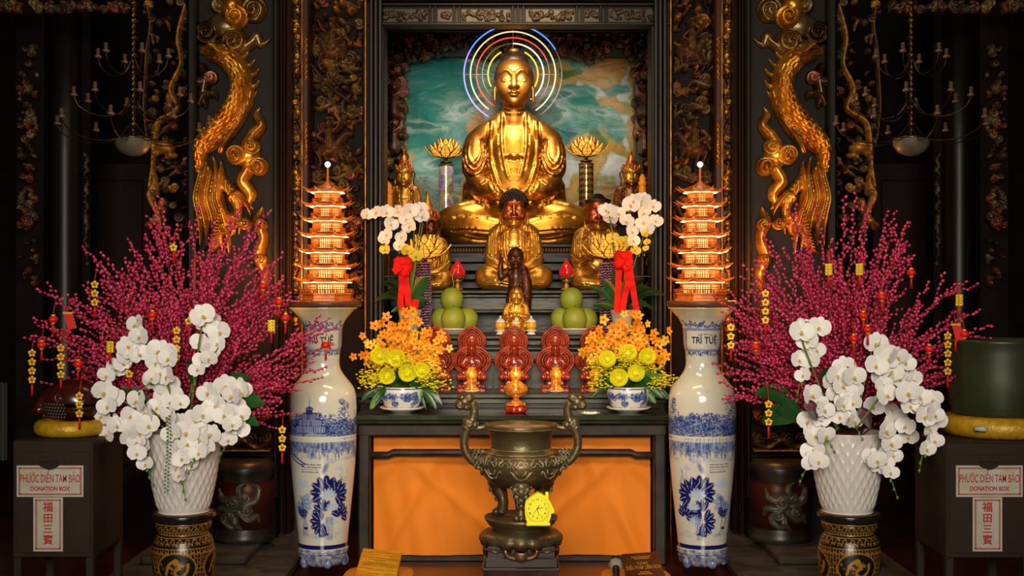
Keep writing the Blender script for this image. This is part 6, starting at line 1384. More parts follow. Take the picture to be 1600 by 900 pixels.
# ---------------------------------------------------------------- donation boxes
BOXM = mat('brown_painted_metal', (.026, .0145, .009), .55, 0, (.020, .011, .007), 6, .08, 80, spec=.25); PAPER = mat('sign_paper', (.52, .50, .42), .6, 0, (.42, .40, .28), 10); REDI = mat('sign_red', (.36, .02, .015), .6)
def dbox(x0, x1, Y, pt, pb, sgn, nm, sx0):
    s = Y/2000; zt, zb = CAMZ-(pt-450)*s, CAMZ-(pb-450)*s; xc = (x0+x1)/2; rt = empty('donation_box', (xc, Y, 0), 'brown metal donation box with red lettered paper signs on the %s' % nm, 'donation box', 'donation boxes'); D = .42; w_ = x1-x0
    m = MB(); m.bar(-w_/2, w_/2, 0, D, zb, zt, .004); m.bar(-w_/2+.012, w_/2-.012, -.004, .0, zb+.02, zt-.05, .002); m.build('body', BOXM, rt)
    for x in (-w_/2+.018, w_/2-.018):
        for y in (.018, D-.018): m = MB(); m.box((x, y, zb/2), (.034, .034, zb), .003); m.build('leg', BOXM, rt)
    m = MB(); m.tube([(0, D/2, zb), (0, D/2, zb-.05)], .02, 8); m.build('lock', mat('lock_steel', (.15, .15, .14), .4, .8), rt)
    pz = lambda py: CAMZ-(py-450)*s; X = lambda px: (px-800)*s-xc
    a = sx0; m = MB(); m.box((X(a+51), -.0045, pz(722)), (31*s, .002, 3.2*s), 0); m.build('slot', BLACK(), rt)
    m = MB(); m.prism([(X(a+36), pz(726)), (X(a+66), pz(726)), (X(a+66), pz(728)), (X(a+57), pz(733)), (X(a+50), pz(734)), (X(a+36), pz(728))], -.009, -.006); m.build('flap', BOXM, rt)
    def sign(xa, ya, xb, yb, rows, nm2):
        m = MB(); m.bar(X(xa), X(xb), -.0068, -.0045, pz(yb), pz(ya), 0); sg = m.build(nm2, PAPER, rt); m = MB()
        for (u0, v0, u1, v1) in ((xa+3, ya+3, xb-3, ya+5.4), (xa+3, yb-5.4, xb-3, yb-3), (xa+3, ya+3, xa+5.4, yb-3), (xb-5.4, ya+3, xb-3, yb-3)):
            n_ = int(max(u1-u0, v1-v0)/1.9)
            for k in range(n_):
                if u1-u0 > v1-v0: q0 = u0+(u1-u0)*k/n_; m.bar(X(q0), X(q0+(u1-u0)/n_*.72), -.0074, -.0066, pz(v1), pz(v0), 0)
                else: q0 = v0+(v1-v0)*k/n_; m.bar(X(u0), X(u1), -.0074, -.0066, pz(q0+(v1-v0)/n_*.72), pz(q0), 0)
            m.bar(X(u0), X(u1), -.0072, -.0066, pz(v1)-.0004, pz(v1)+.0006, 0) if u1-u0 > v1-v0 else m.bar(X(u1)-.0005, X(u1)+.0005, -.0072, -.0066, pz(v1), pz(v0), 0)
        m.build('border', REDI, sg); m = MB()
        for t, px, py, sz, sx, b in rows: text_add(m, t, sz*s, X(px), -.0074, pz(py), b*s, .0004, sx)
        m.build('lettering', mat('letter_red', (.42, .02, .02), .6), sg)
    sign(a+0, 727, a+104, 776, [('PHƯỚC DIỀN TAM BẢO', a+52, 748, 17.5, .50, .18), ('DONATION BOX', a+52, 763.5, 9.6, .82, .30)], 'paper_sign')
    k = 1.0; sign(a+26, 777, a+72, 861, [('福', a+49, 793, 16.5, 1, .35), ('田', a+49, 810, 15.5, 1, .35), ('三', a+49, 827, 15.5, 1, .35), ('寶', a+49, 844, 16.5, 1, .25)], 'paper_sign')
    return zt
Yb1 = 5.5; zbx = dbox(W(20, 0, Yb1).x, W(146, 0, Yb1).x, Yb1, 688, 871, -1, 'left', 27)
Yb2 = 5.42; zbx2 = dbox(W(1478, 0, Yb2).x, W(1612, 0, Yb2).x, Yb2, 692, 872, 1, 'right', 1493)
CUS = mat('yellow_silk', (.62, .36, .012), .33, .15, (.45, .24, .01), 30, .35, 120)
# wooden fish on its cushion
Y = 5.71; s = Y/2000; w = W(112, 0, Y); rt = empty('ring_cushion', (w.x, Y, zbx), 'round yellow silk cushion on the left donation box', 'cushion', 'yellow cushions')
m = MB(); a = np.linspace(0, 2*math.pi, 61)[:-1]; R0 = .125; m.tube(np.stack([R0*np.cos(a), R0*np.sin(a), np.full(60, .036)], -1), .036, 14, True); m.lathe([(0, .008), (.12, .008), (.12, .045), (0, .045)], 30); m.build('cover', CUS, rt)
rt = empty('wooden_fish', (w.x+.0, Y, zbx+.062), 'dark red wooden fish drum with round hole on the left yellow cushion', 'wooden fish drum')
F = Field((-62, -42, -2), (50, 42, 78), 1.3); F.ell((4, 0, 32), (44, 36, 34)); F.ell((20, 0, 22), (28, 30, 22), 10); F.box((2, -24, 26), (44, 30, 1.8), 1, 3, 's'); F.ell((-8, -34, 38), (6, 9, 7), 2, 's'); F.cap((-30, 0, 34), (-46, -2, 22), 18, 12, 8)
for k in range(3): F.ell((-48+k*3, -6, 18+k*8), (10, 12, 6), 4)
F.ell((-54, -4, 16), (8, 10, 5), 3); F.ell((-44, -12, 34), (4, 4, 5), 2)
F.build('body', mat('dark_red_lacquer_wood', (.055, .008, .006), .25, 0, (.03, .006, .005), 6, coat=.4), rt, s)
m = MB()
for r_ in range(5):
    for k in range(9): x = -42+k*5+(r_ % 2)*2.5; z = 8+r_*5; y = -36*math.sqrt(max(0.02, 1-((x-4)/48)**2-((z-32)/40)**2)); m.ell((x*s, (y+0.3)*s, z*s), (3.0*s, 1.3*s, 2.8*s), 8, 6)
m.build('scales', mat('scale_brown', (.022, .010, .007), .45), rt)
# bronze bell bowl on its cushion
Y = 5.72; s = Y/2000; xb_ = W(1560, 0, Y).x; rt = empty('ring_cushion', (xb_, Y, zbx2), 'thick yellow silk ring cushion under the green bell bowl', 'cushion', 'yellow cushions')
m = MB(); R0 = .205; m.tube(np.stack([R0*np.cos(a), R0*np.sin(a), np.full(60, .047)], -1), .047, 16, True); m.build('cover', CUS, rt)
m = MB(); m.tube([(-.18, -.21, .05), (-.14, -.235, .05)], .012, 6); m.build('tape', mat('tape_grey', (.5, .5, .45), .4), rt)
m = MB(); p = lambda r, py: (r*s, CAMZ-(py-450)*s-zbx2)
m.lathe([p(0, 667), p(50, 665), p(66, 655), p(74, 630), p(77, 590), p(75, 550), p(77, 535), p(79, 530), p(76, 530), p(72, 550), p(74, 590), p(70, 630), p(60, 652), p(0, 660)], 64)
tag(m.build('bell_bowl', mat('green_bronze', (.040, .050, .018), .42, .25, (.028, .035, .014), 5), loc=(xb_, Y, zbx2)), 'large dull green bronze bell bowl on the right yellow cushion', 'bell')
# ---------------------------------------------------------------- hanging chandeliers
for px, sg in ((208, 1), (1424, -1)):
    Y = 6.6; s = Y/2000; nm = 'left' if sg > 0 else 'right'; zb_ = W(0, 245, Y).z; zt = 4.46; rt = empty('chandelier', (W(px, 0, Y).x, Y, zt), 'unlit brass chandelier with candle arms hanging in the dark %s bay' % nm, 'chandelier', 'chandeliers')
    BRS = mat('dim_brass', (.09, .055, .015), .3, .8, (.03, .02, .01), 20); m = MB(); h = lambda py: W(0, py, Y).z-zt
    pr = [(0, 0), (.012, 0)]
    for k, py in enumerate(range(-80, 212, 9)): pr += [(.006, h(py)), ((.017 if k % 3 else .028), h(py+4.5)), (.006, h(py+8.5))]
    m.lathe(pr+[(.03, h(214)), (.02, h(222)), (0, h(224))], 16)
    m.lathe([(29*s, h(218)), (30*s, h(216)), (28*s, h(214)), (0, h(214))], 30); m.build('stem', BRS, rt)
    m = MB(); m.lathe([(29*s, h(217)), (27*s, h(228)), (20*s, h(238)), (10*s, h(243)), (0, h(244.5))], 40); m.build('glass_bowl', mat('frosted_bowl', (.15, .13, .09), .4, 0, (.10, .09, .06), 9), rt)
    for tier, (py, n_, L) in enumerate(((100, 6, 55), (165, 8, 88), (205, 8, 118))):
        for k in range(n_):
            a = k*2*math.pi/n_+tier*.4; cc, q = math.cos(a), math.sin(a); arm = MB(); P = [(L*f*s*cc, L*f*s*q, h(py+d)) for f, d in ((.04, -10), (.25, 14), (.6, 18), (.9, 6), (1, -10))]
            arm.tube(spline(P, 6), .9*s, 5); ar = arm.build('arm', BRS, rt); cp = MB(); x, y, z = P[-1]; cp.lathe([(0, -1*s), (5*s, 0), (6*s, 3*s), (3*s, 4*s), (3*s, 14*s), (0, 15*s)], 12, (x, y, z)); cp.build('candle_cup', mat('candle_cup', (.16, .10, .06), .3, .3), ar)

# ---------------------------------------------------------------- flowers
LEAF = mat('deep_green_leaf', (.010, .060, .012), .33, 0, (.025, .11, .018), 8, coat=.2); LEAFB = mat('bright_green', (.10, .26, .02), .4)
def petal(m, L, w_, cup, R, n=9, tip=1.0, base=(0, 0, 0)):
    P = []
    for u in np.linspace(0, 1, n):
        ww = (w_*(math.sin(math.pi*min(1, u*.88+.07)))**(.6*tip)) if tip >= 1 else w_*(.14*(1-u)+math.sqrt(max(0, 1-((u-.56)/.47)**2))); row = []
        for v in (-1, -.5, 0, .5, 1): row.append((v*ww, -cup*(u**1.5)*L-.10*w_*(1-v*v), u*L))
        P.append(row)
    P = np.array(P)@np.array(R.to_3x3()).T+np.array(base); return m.surf(P)
OW = mat('orchid_white', (.93, .90, .85), .5, sub=.05); OY = mat('orchid_lip', (.75, .50, .06), .5); OYL = mat('orchid_cream_yellow', (.85, .62, .04), .5)
def orchid_mesh(name, mats):
    m = MB()
    for a, L, w_ in ((0, 1.0, .42), (2*math.pi/3+.25, .95, .42), (-2*math.pi/3-.25, .95, .42)): petal(m, L, w_, .02, RY(a), base=(0, .10, 0))
    for a in (math.pi/2-.18, -math.pi/2+.18): petal(m, 1.08, .66, .26, RY(a+(.0)), tip=.8)
    m.m = 1; m.ell((0, -.16, -.10), (.12, .14, .16), 8, 6); m.ell((-.10, -.2, -.18), (.08, .1, .06), 6, 4); m.ell((.10, -.2, -.18), (.08, .1, .06), 6, 4)
    for g in (-1, 1): m.tube([(0, -.22, -.22), (g*.06, -.34, -.34), (g*.14, -.30, -.40)], [.05, .03, .015], 5)
    o = m.build(name, mats); me = o.data; bpy.data.objects.remove(o); return me
ORCH = orchid_mesh('orchid_flower', [OW, OY]); ORCHY = orchid_mesh('orchid_flower_yellow', [OYL, mat('yellow_green_lip', (.35, .30, .02), .5)])
def flower_child(me, parent, loc, size, rot):
    o = bpy.data.objects.new('flower', me); COL.objects.link(o); o.parent = parent; o.location = loc; o.scale = (size,)*3; o.rotation_euler = rot; return o
STEM = mat('orchid_stem', (.12, .20, .03), .5); rndf = random.Random(42)
def spray(pts, Y, base, r, label, group, name='orchid_spray', me=None, dY=.06, buds=3, yaw=0.0, lastsmall=.75):
    me = me or ORCH; ws = [W(x, y, Y+rndf.uniform(-dY, dY)) for x, y in pts]; b = W(base[0], base[1], Y+.05); rt = empty(name, b, label, 'orchid spray', group)
    P = [Vector((0, 0, 0))]+[w-b+Vector((0, .03, 0)) for w in ws]; m = MB(); m.tube(spline([tuple(p) for p in P], 5), [.0045, .003, .002], 6); e = P[-1]; d = (P[-1]-P[-2]).normalized()
    m.build('stem', STEM, rt)
    if buds:
        m = MB()
        for k in range(buds):
            p = e+d*(.02+.018*k)+Vector((rndf.uniform(-.008, .008), -.02, -.022*(k+1))); m.ell(tuple(p), (.006, .006, .0085), 8, 6); m.tube([tuple(e), tuple(p)], .0014, 4)
        m.build('buds', LEAFB, rt)
    n = len(ws)
    for i, w_ in enumerate(ws):
        sz = r*Y/2000*(1-(1-lastsmall)*i/max(1, n-1))*rndf.uniform(.9, 1.08)
        flower_child(me, rt, w_-b, sz, (rndf.uniform(-.35, .25), rndf.uniform(-.5, .5), rndf.uniform(-.55, .55)+yaw))
    if r > 15:
        for i in range(n-1):
            if rndf.random() < .65:
                w_ = (ws[i]+ws[i+1])*.5+Vector((rndf.uniform(-.03, .03), rndf.uniform(.0, .05), rndf.uniform(-.02, .02))); flower_child(me, rt, w_-b, r*Y/2000*rndf.uniform(.8, .98), (rndf.uniform(-.4, .3), rndf.uniform(-.6, .6), rndf.uniform(-.8, .8)))
    return rt
YP_ = 5.62
LS = [([(213, 507), (219, 525), (199, 540), (217, 553), (192, 568), (167, 586)], 'upper left spray reaching above the white planter'),
      ([(249, 548), (264, 560), (244, 566), (261, 588), (238, 590)], 'upper middle spray'),
      ([(316, 493), (333, 507), (343, 518), (313, 536), (341, 536), (327, 559), (309, 577)], 'tall spray highest and right of the middle'),
      ([(163, 612), (168, 634), (160, 650), (182, 664), (168, 678)], 'outermost spray hanging at the far left'),
      ([(215, 626), (229, 645), (204, 650), (231, 664), (208, 674), (213, 690), (224, 695), (214, 708), (227, 724)], 'long spray hanging over the left rim'),
      ([(241, 596), (262, 602), (256, 621), (281, 629), (246, 636), (265, 652)], 'full spray over the middle of the pot'),
      ([(280, 662), (292, 675), (268, 676), (280, 700), (292, 693), (284, 716), (275, 731), (281, 742)], 'spray trailing lowest down the pot front'),
      ([(325, 613), (336, 634), (350, 648), (317, 647), (310, 664), (331, 677), (313, 686), (325, 698), (310, 707)], 'spray hanging over the right rim'),
      ([(352, 602), (363, 618), (375, 606), (370, 636), (362, 662), (375, 670), (356, 686)], 'rightmost spray')]
RSs = [([(1252, 518), (1280, 511), (1262, 532), (1275, 547), (1248, 562), (1266, 563), (1255, 586)], 'upper left spray'),
       ([(1319, 573), (1334, 588), (1308, 586), (1317, 602), (1332, 609), (1306, 616), (1317, 632), (1333, 629), (1313, 651), (1335, 658)], 'long spray down the middle'),
       ([(1369, 536), (1384, 554), (1402, 557), (1369, 571), (1394, 580), (1416, 566), (1380, 601), (1407, 592), (1427, 594)], 'high spray right of the middle'),
       ([(1384, 617), (1418, 613), (1438, 620), (1457, 624), (1422, 634), (1445, 651), (1461, 648), (1452, 670), (1461, 688), (1448, 701)], 'rightmost spray drooping low'),
       ([(1267, 617), (1271, 636), (1288, 640), (1263, 658), (1283, 655), (1271, 675), (1290, 680)], 'spray over the left rim'),
       ([(1365, 634), (1399, 654), (1384, 673), (1415, 666), (1419, 682), (1392, 692), (1396, 711), (1370, 719), (1384, 723), (1392, 738)], 'longest spray hanging down the right of the pot'),
       ([(1271, 703), (1280, 720), (1267, 724)], 'short low spray at the left of the pot')]
for lst, bx_, nm, bp in ((LS, 287, 'left', 287), (RSs, 1324, 'right', 1324)):
    for pts, d in lst:
        b = (bp+(pts[0][0]-bp)*.25, 668); spray(pts, 5.36 if 'drooping low' in d else YP_, b, 17.8, 'white orchid %s in the %s planter' % (d, nm), 'white orchid sprays in the %s planter' % nm)
def leaf_obj(parent, name, p0, p1, w_, mt, bend=.15):
    p0, p1 = Vector(p0), Vector(p1); d = p1-p0; L = d.length; m = MB(); P = []; side = d.cross(Vector((0, 1, 0))).normalized() if abs(d.normalized().y) < .95 else Vector((1, 0, 0)); up = side.cross(d).normalized()
    for u in np.linspace(0, 1, 12):
        c = p0+d*u+Vector((0, 0, 1))*bend*L*math.sin(math.pi*u); ww = w_*math.sin(math.pi*min(1, .06+u*.94))**.7; P.append([tuple(c+side*ww*v+up*(.25*ww*abs(v))) for v in (-1, -.5, 0, .5, 1)])
    m.surf(np.array(P)); return m.build(name, mt, parent)
for px, nm, lv in ((287, 'left', [((350, 640), (415, 632), 14), ((352, 655), (405, 665), 12), ((345, 612), (392, 590), 9), ((245, 650), (188, 606), 9), ((300, 600), (302, 560), 8)]), (1324, 'right', [((1250, 640), (1178, 614), 13), ((1240, 655), (1190, 660), 16), ((1295, 610), (1290, 575), 10), ((1370, 640), (1400, 640), 9), ((1255, 660), (1215, 640), 14)])):
    Y = 5.72
    for k, (a, b, w_) in enumerate(lv):
        A, B = W(*a, Y), W(*b, Y-.06); rt = empty('green_leaf', A, 'broad green leaf %s of the %s planter flowers' % (['reaching furthest out', 'low at the outer side', 'small at the upper edge', 'tucked between the orchids', 'beside the largest leaf'][k], nm), 'leaf', 'broad leaves'); leaf_obj(rt, 'blade', (0, 0, 0), B-A, w_*Y/2000, LEAF)
        m = MB(); c = W(px, 675, 5.85)-A; m.tube([(0, 0, 0), tuple(c*.5+Vector((0, 0, .01))), tuple(c)], .003, 5); m.build('stalk', STEM, rt)
# dark caladium leaves, right planter; small beaded vine, left planter
m = MB()
for k in range(42): g = (-1)**k; w = W(262+math.sin(k*.12)*2.0+g*2.4, 650+k*2.9, 5.55); m.ell(tuple(w), (.0058, .0022, .0034), 7, 5, R=np.array(Matrix.Rotation(g*.6, 3, 'Y')))
m.tube([tuple(W(270, 640, 5.6)), tuple(W(263, 660, 5.55)), tuple(W(262, 772, 5.55))], .001, 4)
tag(m.build('trailing_vine', mat('grey_green_leaf', (.05, .14, .06), .45)), 'thin trailing green vine hanging down the front of the left planter', 'vine')
for px, py, k in ((1268, 640, 1), (1352, 652, 2)):
    A = W(px, py, 5.55); rt = empty('caladium_leaf', A, 'dark pink veined leaf among the white orchids, %s' % ('left one' if k == 1 else 'right one'), 'leaf', 'veined leaves'); m = MB(); P = []
    leaf_obj(rt, 'blade', (-.02, .01, .04), (.02, -.01, -.05), .026, mat('caladium_dark', (.045, .02, .022), .5)); m = MB()
    for q in range(-4, 5): m.tube([(0-.01, -.004, .03), (q*.008, -.010, -.005-abs(q)*-.002)], .0012, 4)
    m.build('veins', mat('caladium_pink', (.35, .06, .10), .5), rt)
# --- pink willow branches
BUDM = mat('pink_willow_bud', (.68, .018, .11), .38, 0, (.85, .16, .26), 70, lo=.48, hi=.7); TWG = mat('willow_twig', (.10, .012, .02), .6)
def unit_bud():
    m = MB(); m.ell((0, 0, .0), (1, 1, 1.28), 7, 5); return m.V[0], m.L[0], m.T[0]
BV, BL_, BT = unit_bud()
def willow(px, tips, fill, nm, seed, box):
    rnd = random.Random(seed); Y0 = 5.88; s = Y0/2000
    T_ = list(tips)
    while len(T_) < len(tips)+fill:
        a = rnd.uniform(-1.30, 1.30); R = rnd.uniform(.48, .98)
        T_.append((px+math.sin(a)*235*R, 680-math.cos(a)*345*R))
    for tp in T_:
        tx, ty = tp[:2]; fixed = len(tp) > 2
        base = Vector((px+rnd.uniform(-18, 18), 0, 688)); dyT = rnd.uniform(-.20, .45); stems = []
        if fixed: dyT = -.24; tx, ty = 800+(tx-800)*5.64/5.88, 450+(ty-450)*5.64/5.88
        dx, dz = tx-base.x, ty-base.z; c1 = (base.x+dx*rnd.uniform(.28, .42), base.z+dz*rnd.uniform(.5, .66)-14*abs(dx)/150)
        def bz(t): return ((1-t)**2*base.x+2*t*(1-t)*c1[0]+t*t*tx, (1-t)**2*base.z+2*t*(1-t)*c1[1]+t*t*ty, dyT*t)
        main = [bz(t) for t in np.linspace(0, 1, 15)]; stems.append((main, .26))
        L = math.hypot(dx, dz)
        for k in range(rnd.choice([2, 3, 3, 4])):
            t = rnd.uniform(.42, .86); p = bz(t); q = bz(t+.03); a = math.atan2(q[1]-p[1], q[0]-p[0])+rnd.choice([-1, 1])*rnd.uniform(.18, .5); l = rnd.uniform(30, 75)*(1.2-t*.5)
            a2 = a+rnd.uniform(-.25, .25); stems.append(([p, (p[0]+l*.5*math.cos(a), p[1]+l*.5*math.sin(a), p[2]), (p[0]+l*.5*(math.cos(a)+math.cos(a2)), p[1]+l*.5*(math.sin(a)+math.sin(a2)), p[2]+rnd.uniform(-.05, .05))], .12))
        Bp = Vector(((base.x-800)*s, Y0, CAMZ+(450-base.z)*s)); rt = empty('willow_branch', Bp, 'pink budded willow branch fanning out of the %s white planter' % nm, 'branch', 'pink willow branches in the %s planter' % nm)
        st = MB(); Vs = []; n = 0
        for P, t0 in stems:
            P3 = spline([((x-800)*s-Bp.x, y, CAMZ+(450-z)*s-Bp.z) for x, z, y in P], 4); st.tube(P3, [.0034, .0022, .0012] if t0 > .2 else [.0016, .0009], 5)
            d = np.r_[0, np.cumsum(np.linalg.norm(np.diff(P3, axis=0), axis=1))]; tot = d[-1]; u = tot*t0+rnd.uniform(0, .01); k = 0
            while u < tot:
                p = np.array([np.interp(u, d, P3[:, i]) for i in range(3)]); q = np.array([np.interp(min(u+.01, tot), d, P3[:, i]) for i in range(3)])-np.array([np.interp(max(u-.01, 0), d, P3[:, i]) for i in range(3)]); q /= np.linalg.norm(q)+1e-9
                az = rnd.uniform(0, 6.28); o = np.array((math.cos(az), math.sin(az), 0)); o = o-q*o.dot(q); o /= np.linalg.norm(o)+1e-9; ax = q*.85+o*.5; ax /= np.linalg.norm(ax)
                rr = rnd.uniform(.0054, .0076); e1 = np.cross(ax, (0.3, 1, .1)); e1 /= np.linalg.norm(e1); e2 = np.cross(ax, e1)
                Vs.append((BV@np.array([e1, e2, ax]))*rr+p+o*.0085+q*.003); u += rnd.uniform(.015, .023)
        st.build('stem', TWG, rt); nb = len(Vs)
        V = np.vstack(Vs); Lp = (BL_[None, :]+(np.arange(nb)*len(BV))[:, None]).ravel(); b = raw('buds', V, Lp, np.tile(BT, nb), BUDM, None, None, rt); tag(b, kind='stuff')
LT = [(62, 452), (22, 507), (45, 527), (70, 583), (133, 383), (155, 402), (178, 425), (118, 470), (95, 490), (210, 310), (222, 335), (200, 420), (255, 306), (243, 335), (270, 345), (303, 318), (322, 335), (355, 308), (382, 335), (410, 324), (398, 362), (440, 395), (437, 425), (468, 462), (455, 455), (500, 500), (523, 512), (520, 540), (482, 560), (450, 600), (436, 628), (455, 652), (90, 560), (130, 610), (180, 365), (100, 520)]
RT = [(1135, 462), (1150, 412), (1180, 452), (1192, 402), (1200, 350), (1240, 330), (1253, 316), (1272, 312), (1311, 308), (1336, 300), (1346, 318), (1362, 332), (1380, 325), (1412, 325), (1425, 347), (1438, 342), (1441, 382), (1482, 440), (1530, 437), (1500, 482), (1546, 505), (1522, 482), (1541, 530), (1553, 587), (1531, 560), (1500, 600), (1200, 500), (1140, 530), (1130, 572), (1160, 622), (1120, 612), (1150, 585), (1135, 500), (1170, 540)]
CHL = [(50, 545), (95, 537), (65, 532), (122, 562), (148, 438), (106, 487), (83, 492), (172, 533), (238, 485), (323, 493), (276, 510), (271, 380), (411, 440), (436, 465), (446, 490), (424, 500), (509, 532), (441, 665)]
CHR_ = [(1142, 505), (1196, 452), (1181, 535), (1295, 412), (1343, 412), (1424, 419), (1378, 457), (1349, 486), (1334, 522), (1499, 460), (1452, 538), (1481, 518), (1507, 515), (1531, 600), (1201, 625)]
for L_C, L_T in ((CHL, LT), (CHR_, RT)): L_T += [(x+2, y-22, 1) for x, y in L_C]
willow(287, LT, 70, 'left', 5, None); willow(1324, RT, 72, 'right', 8, None)
# --- lucky charms hanging in the branches
CG = mat('charm_gold', (.90, .60, .02), .32, .35); CR = mat('charm_red', (.75, .012, .006), .45); CRD = mat('charm_red_centre', (.6, .03, .01), .4)
def charm(px, py, kind, label, n=3, side='left'):
    Y = 5.55 if px == 124 else 5.64; s = Y/2000; rt = empty('hanging_charm', W(px, py, Y), label, 'charm', 'lucky charms'); z = 0
    m = MB(); m.tube([(0, .03, 22*s), (0, 0, 0)], .6*s, 4); m.build('cord', CR, rt)
    if kind == 'coins':
        for k in range(n):
            r = 6.6 if k < n else 5; m = MB(); P = [((r if i % 2 == 0 else r*.72)*s*math.cos(i*math.pi/5+math.pi/2), z-r*s+(r if i % 2 == 0 else r*.72)*s*math.sin(i*math.pi/5+math.pi/2)) for i in range(10)]
            m.prism(P, -1.1*s, 1.1*s)
            for i in range(5): t = i*2*math.pi/5+math.pi/2; m.ell((r*.66*s*math.cos(t), 0, z-r*s+r*.66*s*math.sin(t)), (2.4*s, 1.6*s, 2.4*s), 8, 6)
            c = m.build('coin', CG, rt); m = MB(); m.ell((0, -1.3*s, z-r*s), (2.3*s, .9*s, 2.3*s), 8, 6); m.build('coin_centre', CRD, c); z -= (2*r+.7)*s
    elif kind == 'bars':
        m = MB()
        for k in range(4):
            for i in (-1, 1): m.ell((i*3.0*s, 0, z-3*s-k*4.4*s), (3.1*s, 1.6*s, 2.3*s), 10, 6)
        m.bar(-5.5*s, 5.5*s, -.6*s, .6*s, z-18*s, z, 0); m.build('gold_plaque', CG, rt); z -= 18.5*s
    elif kind == 'lantern':
        m = MB(); m.lathe([(0, z), (3*s, z), (3*s, z-1.5*s), (6*s, z-3.5*s), (7.4*s, z-7*s), (6*s, z-10.5*s), (3*s, z-12.3*s), (3*s, z-13.5*s), (0, z-13.5*s)], 20, rf=lambda R, A, Z: R*(1+.05*np.cos(A*10))); m.build('lantern', CR, rt)
        m = MB(); m.lathe([(0, z+.6*s), (3.2*s, z+.6*s), (3.2*s, z-1.4*s)], 16); m.lathe([(3.2*s, z-12.2*s), (3.2*s, z-14.2*s), (0, z-14.2*s)], 16); m.build('gold_cap', CG, rt); z -= 14*s
    elif kind == 'envelope':
        m = MB(); m.X = RY(-.25); m.box((0, 0, -15*s), (13*s, 1.4*s, 26*s), 0); m.X = None; m.build('envelope', CR, rt); m = MB(); m.box((0, 0, -2*s), (15*s, 2*s, 3*s), 0); m.build('gold_top', CG, rt); z -= 27*s
    m = MB()
    for k in range(9): a = k*.7; m.tube([(0, 0, z+.5*s), (1.1*s*math.cos(a), 1.1*s*math.sin(a), z-4*s), (1.5*s*math.cos(a), 1.5*s*math.sin(a), z-(16+k % 3)*s)], .45*s, 4)
    m.ell((0, 0, z-1.5*s), (1.7*s, 1.7*s, 2.2*s), 8, 6); m.build('tassel', CR, rt)
for a in ((50, 545, 'coins', 'gold coin string hanging lowest at the far left of the pink branches', 4), (95, 537, 'coins', 'gold coin string second from the far left', 4), (65, 532, 'lantern', 'tiny red lantern between the two leftmost coin strings'), (122, 562, 'lantern', 'red lantern above the wooden fish drum'), (124, 612, 'coins', 'gold coin string dangling in front of the wooden fish drum', 3), (148, 438, 'coins', 'gold coin string under the high far left branch', 3), (106, 487, 'envelope', 'red envelope charm left of the planter branches'), (83, 492, 'lantern', 'small red lantern left of the red envelope'),
          (172, 533, 'bars', 'gold ingot plaque left of the upper white orchid'), (202, 578, 'coins', 'single gold flower coin beside the left white orchids', 1), (238, 485, 'lantern', 'red lantern above the white orchids, left one'), (323, 493, 'lantern', 'red lantern at the tallest white orchid spray'), (276, 510, 'coins', 'gold coin string in the middle of the left branches', 4), (271, 380, 'coins', 'gold flower coin highest in the left branches', 1), (295, 495, 'coins', 'single gold coin between the middle string and tall orchid', 1), (411, 440, 'lantern', 'red lantern by the gilded pilaster edge'), (436, 465, 'lantern', 'red lantern nearest the left carved panel'), (446, 490, 'lantern', 'red lantern right of the gold ingot plaque, left side'), (424, 500, 'bars', 'gold ingot plaque at the right of the left branches'), (509, 532, 'lantern', 'red lantern hanging before the left vase neck'), (441, 665, 'coins', 'gold coin string hanging alone beside the left vase', 3),
          (268, 560, 'lantern', 'red lantern among the middle left orchids'),
          (1142, 505, 'coins', 'gold coin string beside the right vase neck', 3), (1196, 452, 'coins', 'gold coin string at the inner upper side of the right branches', 4), (1181, 535, 'lantern', 'red lantern left of the right orchids'), (1295, 412, 'bars', 'gold ingot plaque upper left in the right branches'), (1343, 412, 'bars', 'gold ingot plaque upper middle in the right branches'), (1424, 419, 'lantern', 'red lantern high at the right of the right branches'), (1378, 457, 'lantern', 'red lantern right of the upper middle ingot plaque'), (1349, 486, 'lantern', 'red lantern in the centre of the right branches'), (1356, 508, 'lantern', 'red lantern just above the high right orchid spray'), (1334, 522, 'lantern', 'red lantern above the long middle orchid spray'), (1499, 460, 'bars', 'gold ingot plaque on the far right arching branch'), (1452, 538, 'lantern', 'red lantern left of the right coin string'), (1481, 518, 'coins', 'large gold coin string at the right edge of the branches', 5), (1507, 515, 'lantern', 'red lantern right of the large coin string'), (1531, 600, 'lantern', 'red lantern hanging before the green bell bowl'), (1336, 570, 'coins', 'gold coin string over the middle right orchids', 2), (1201, 625, 'coins', 'dim gold coin string in the lower inner side of the right branches', 3), (1493, 505, 'envelope', 'small red envelope behind the large coin string')):
    charm(*a[:4], n=a[4] if len(a) > 4 else 3)
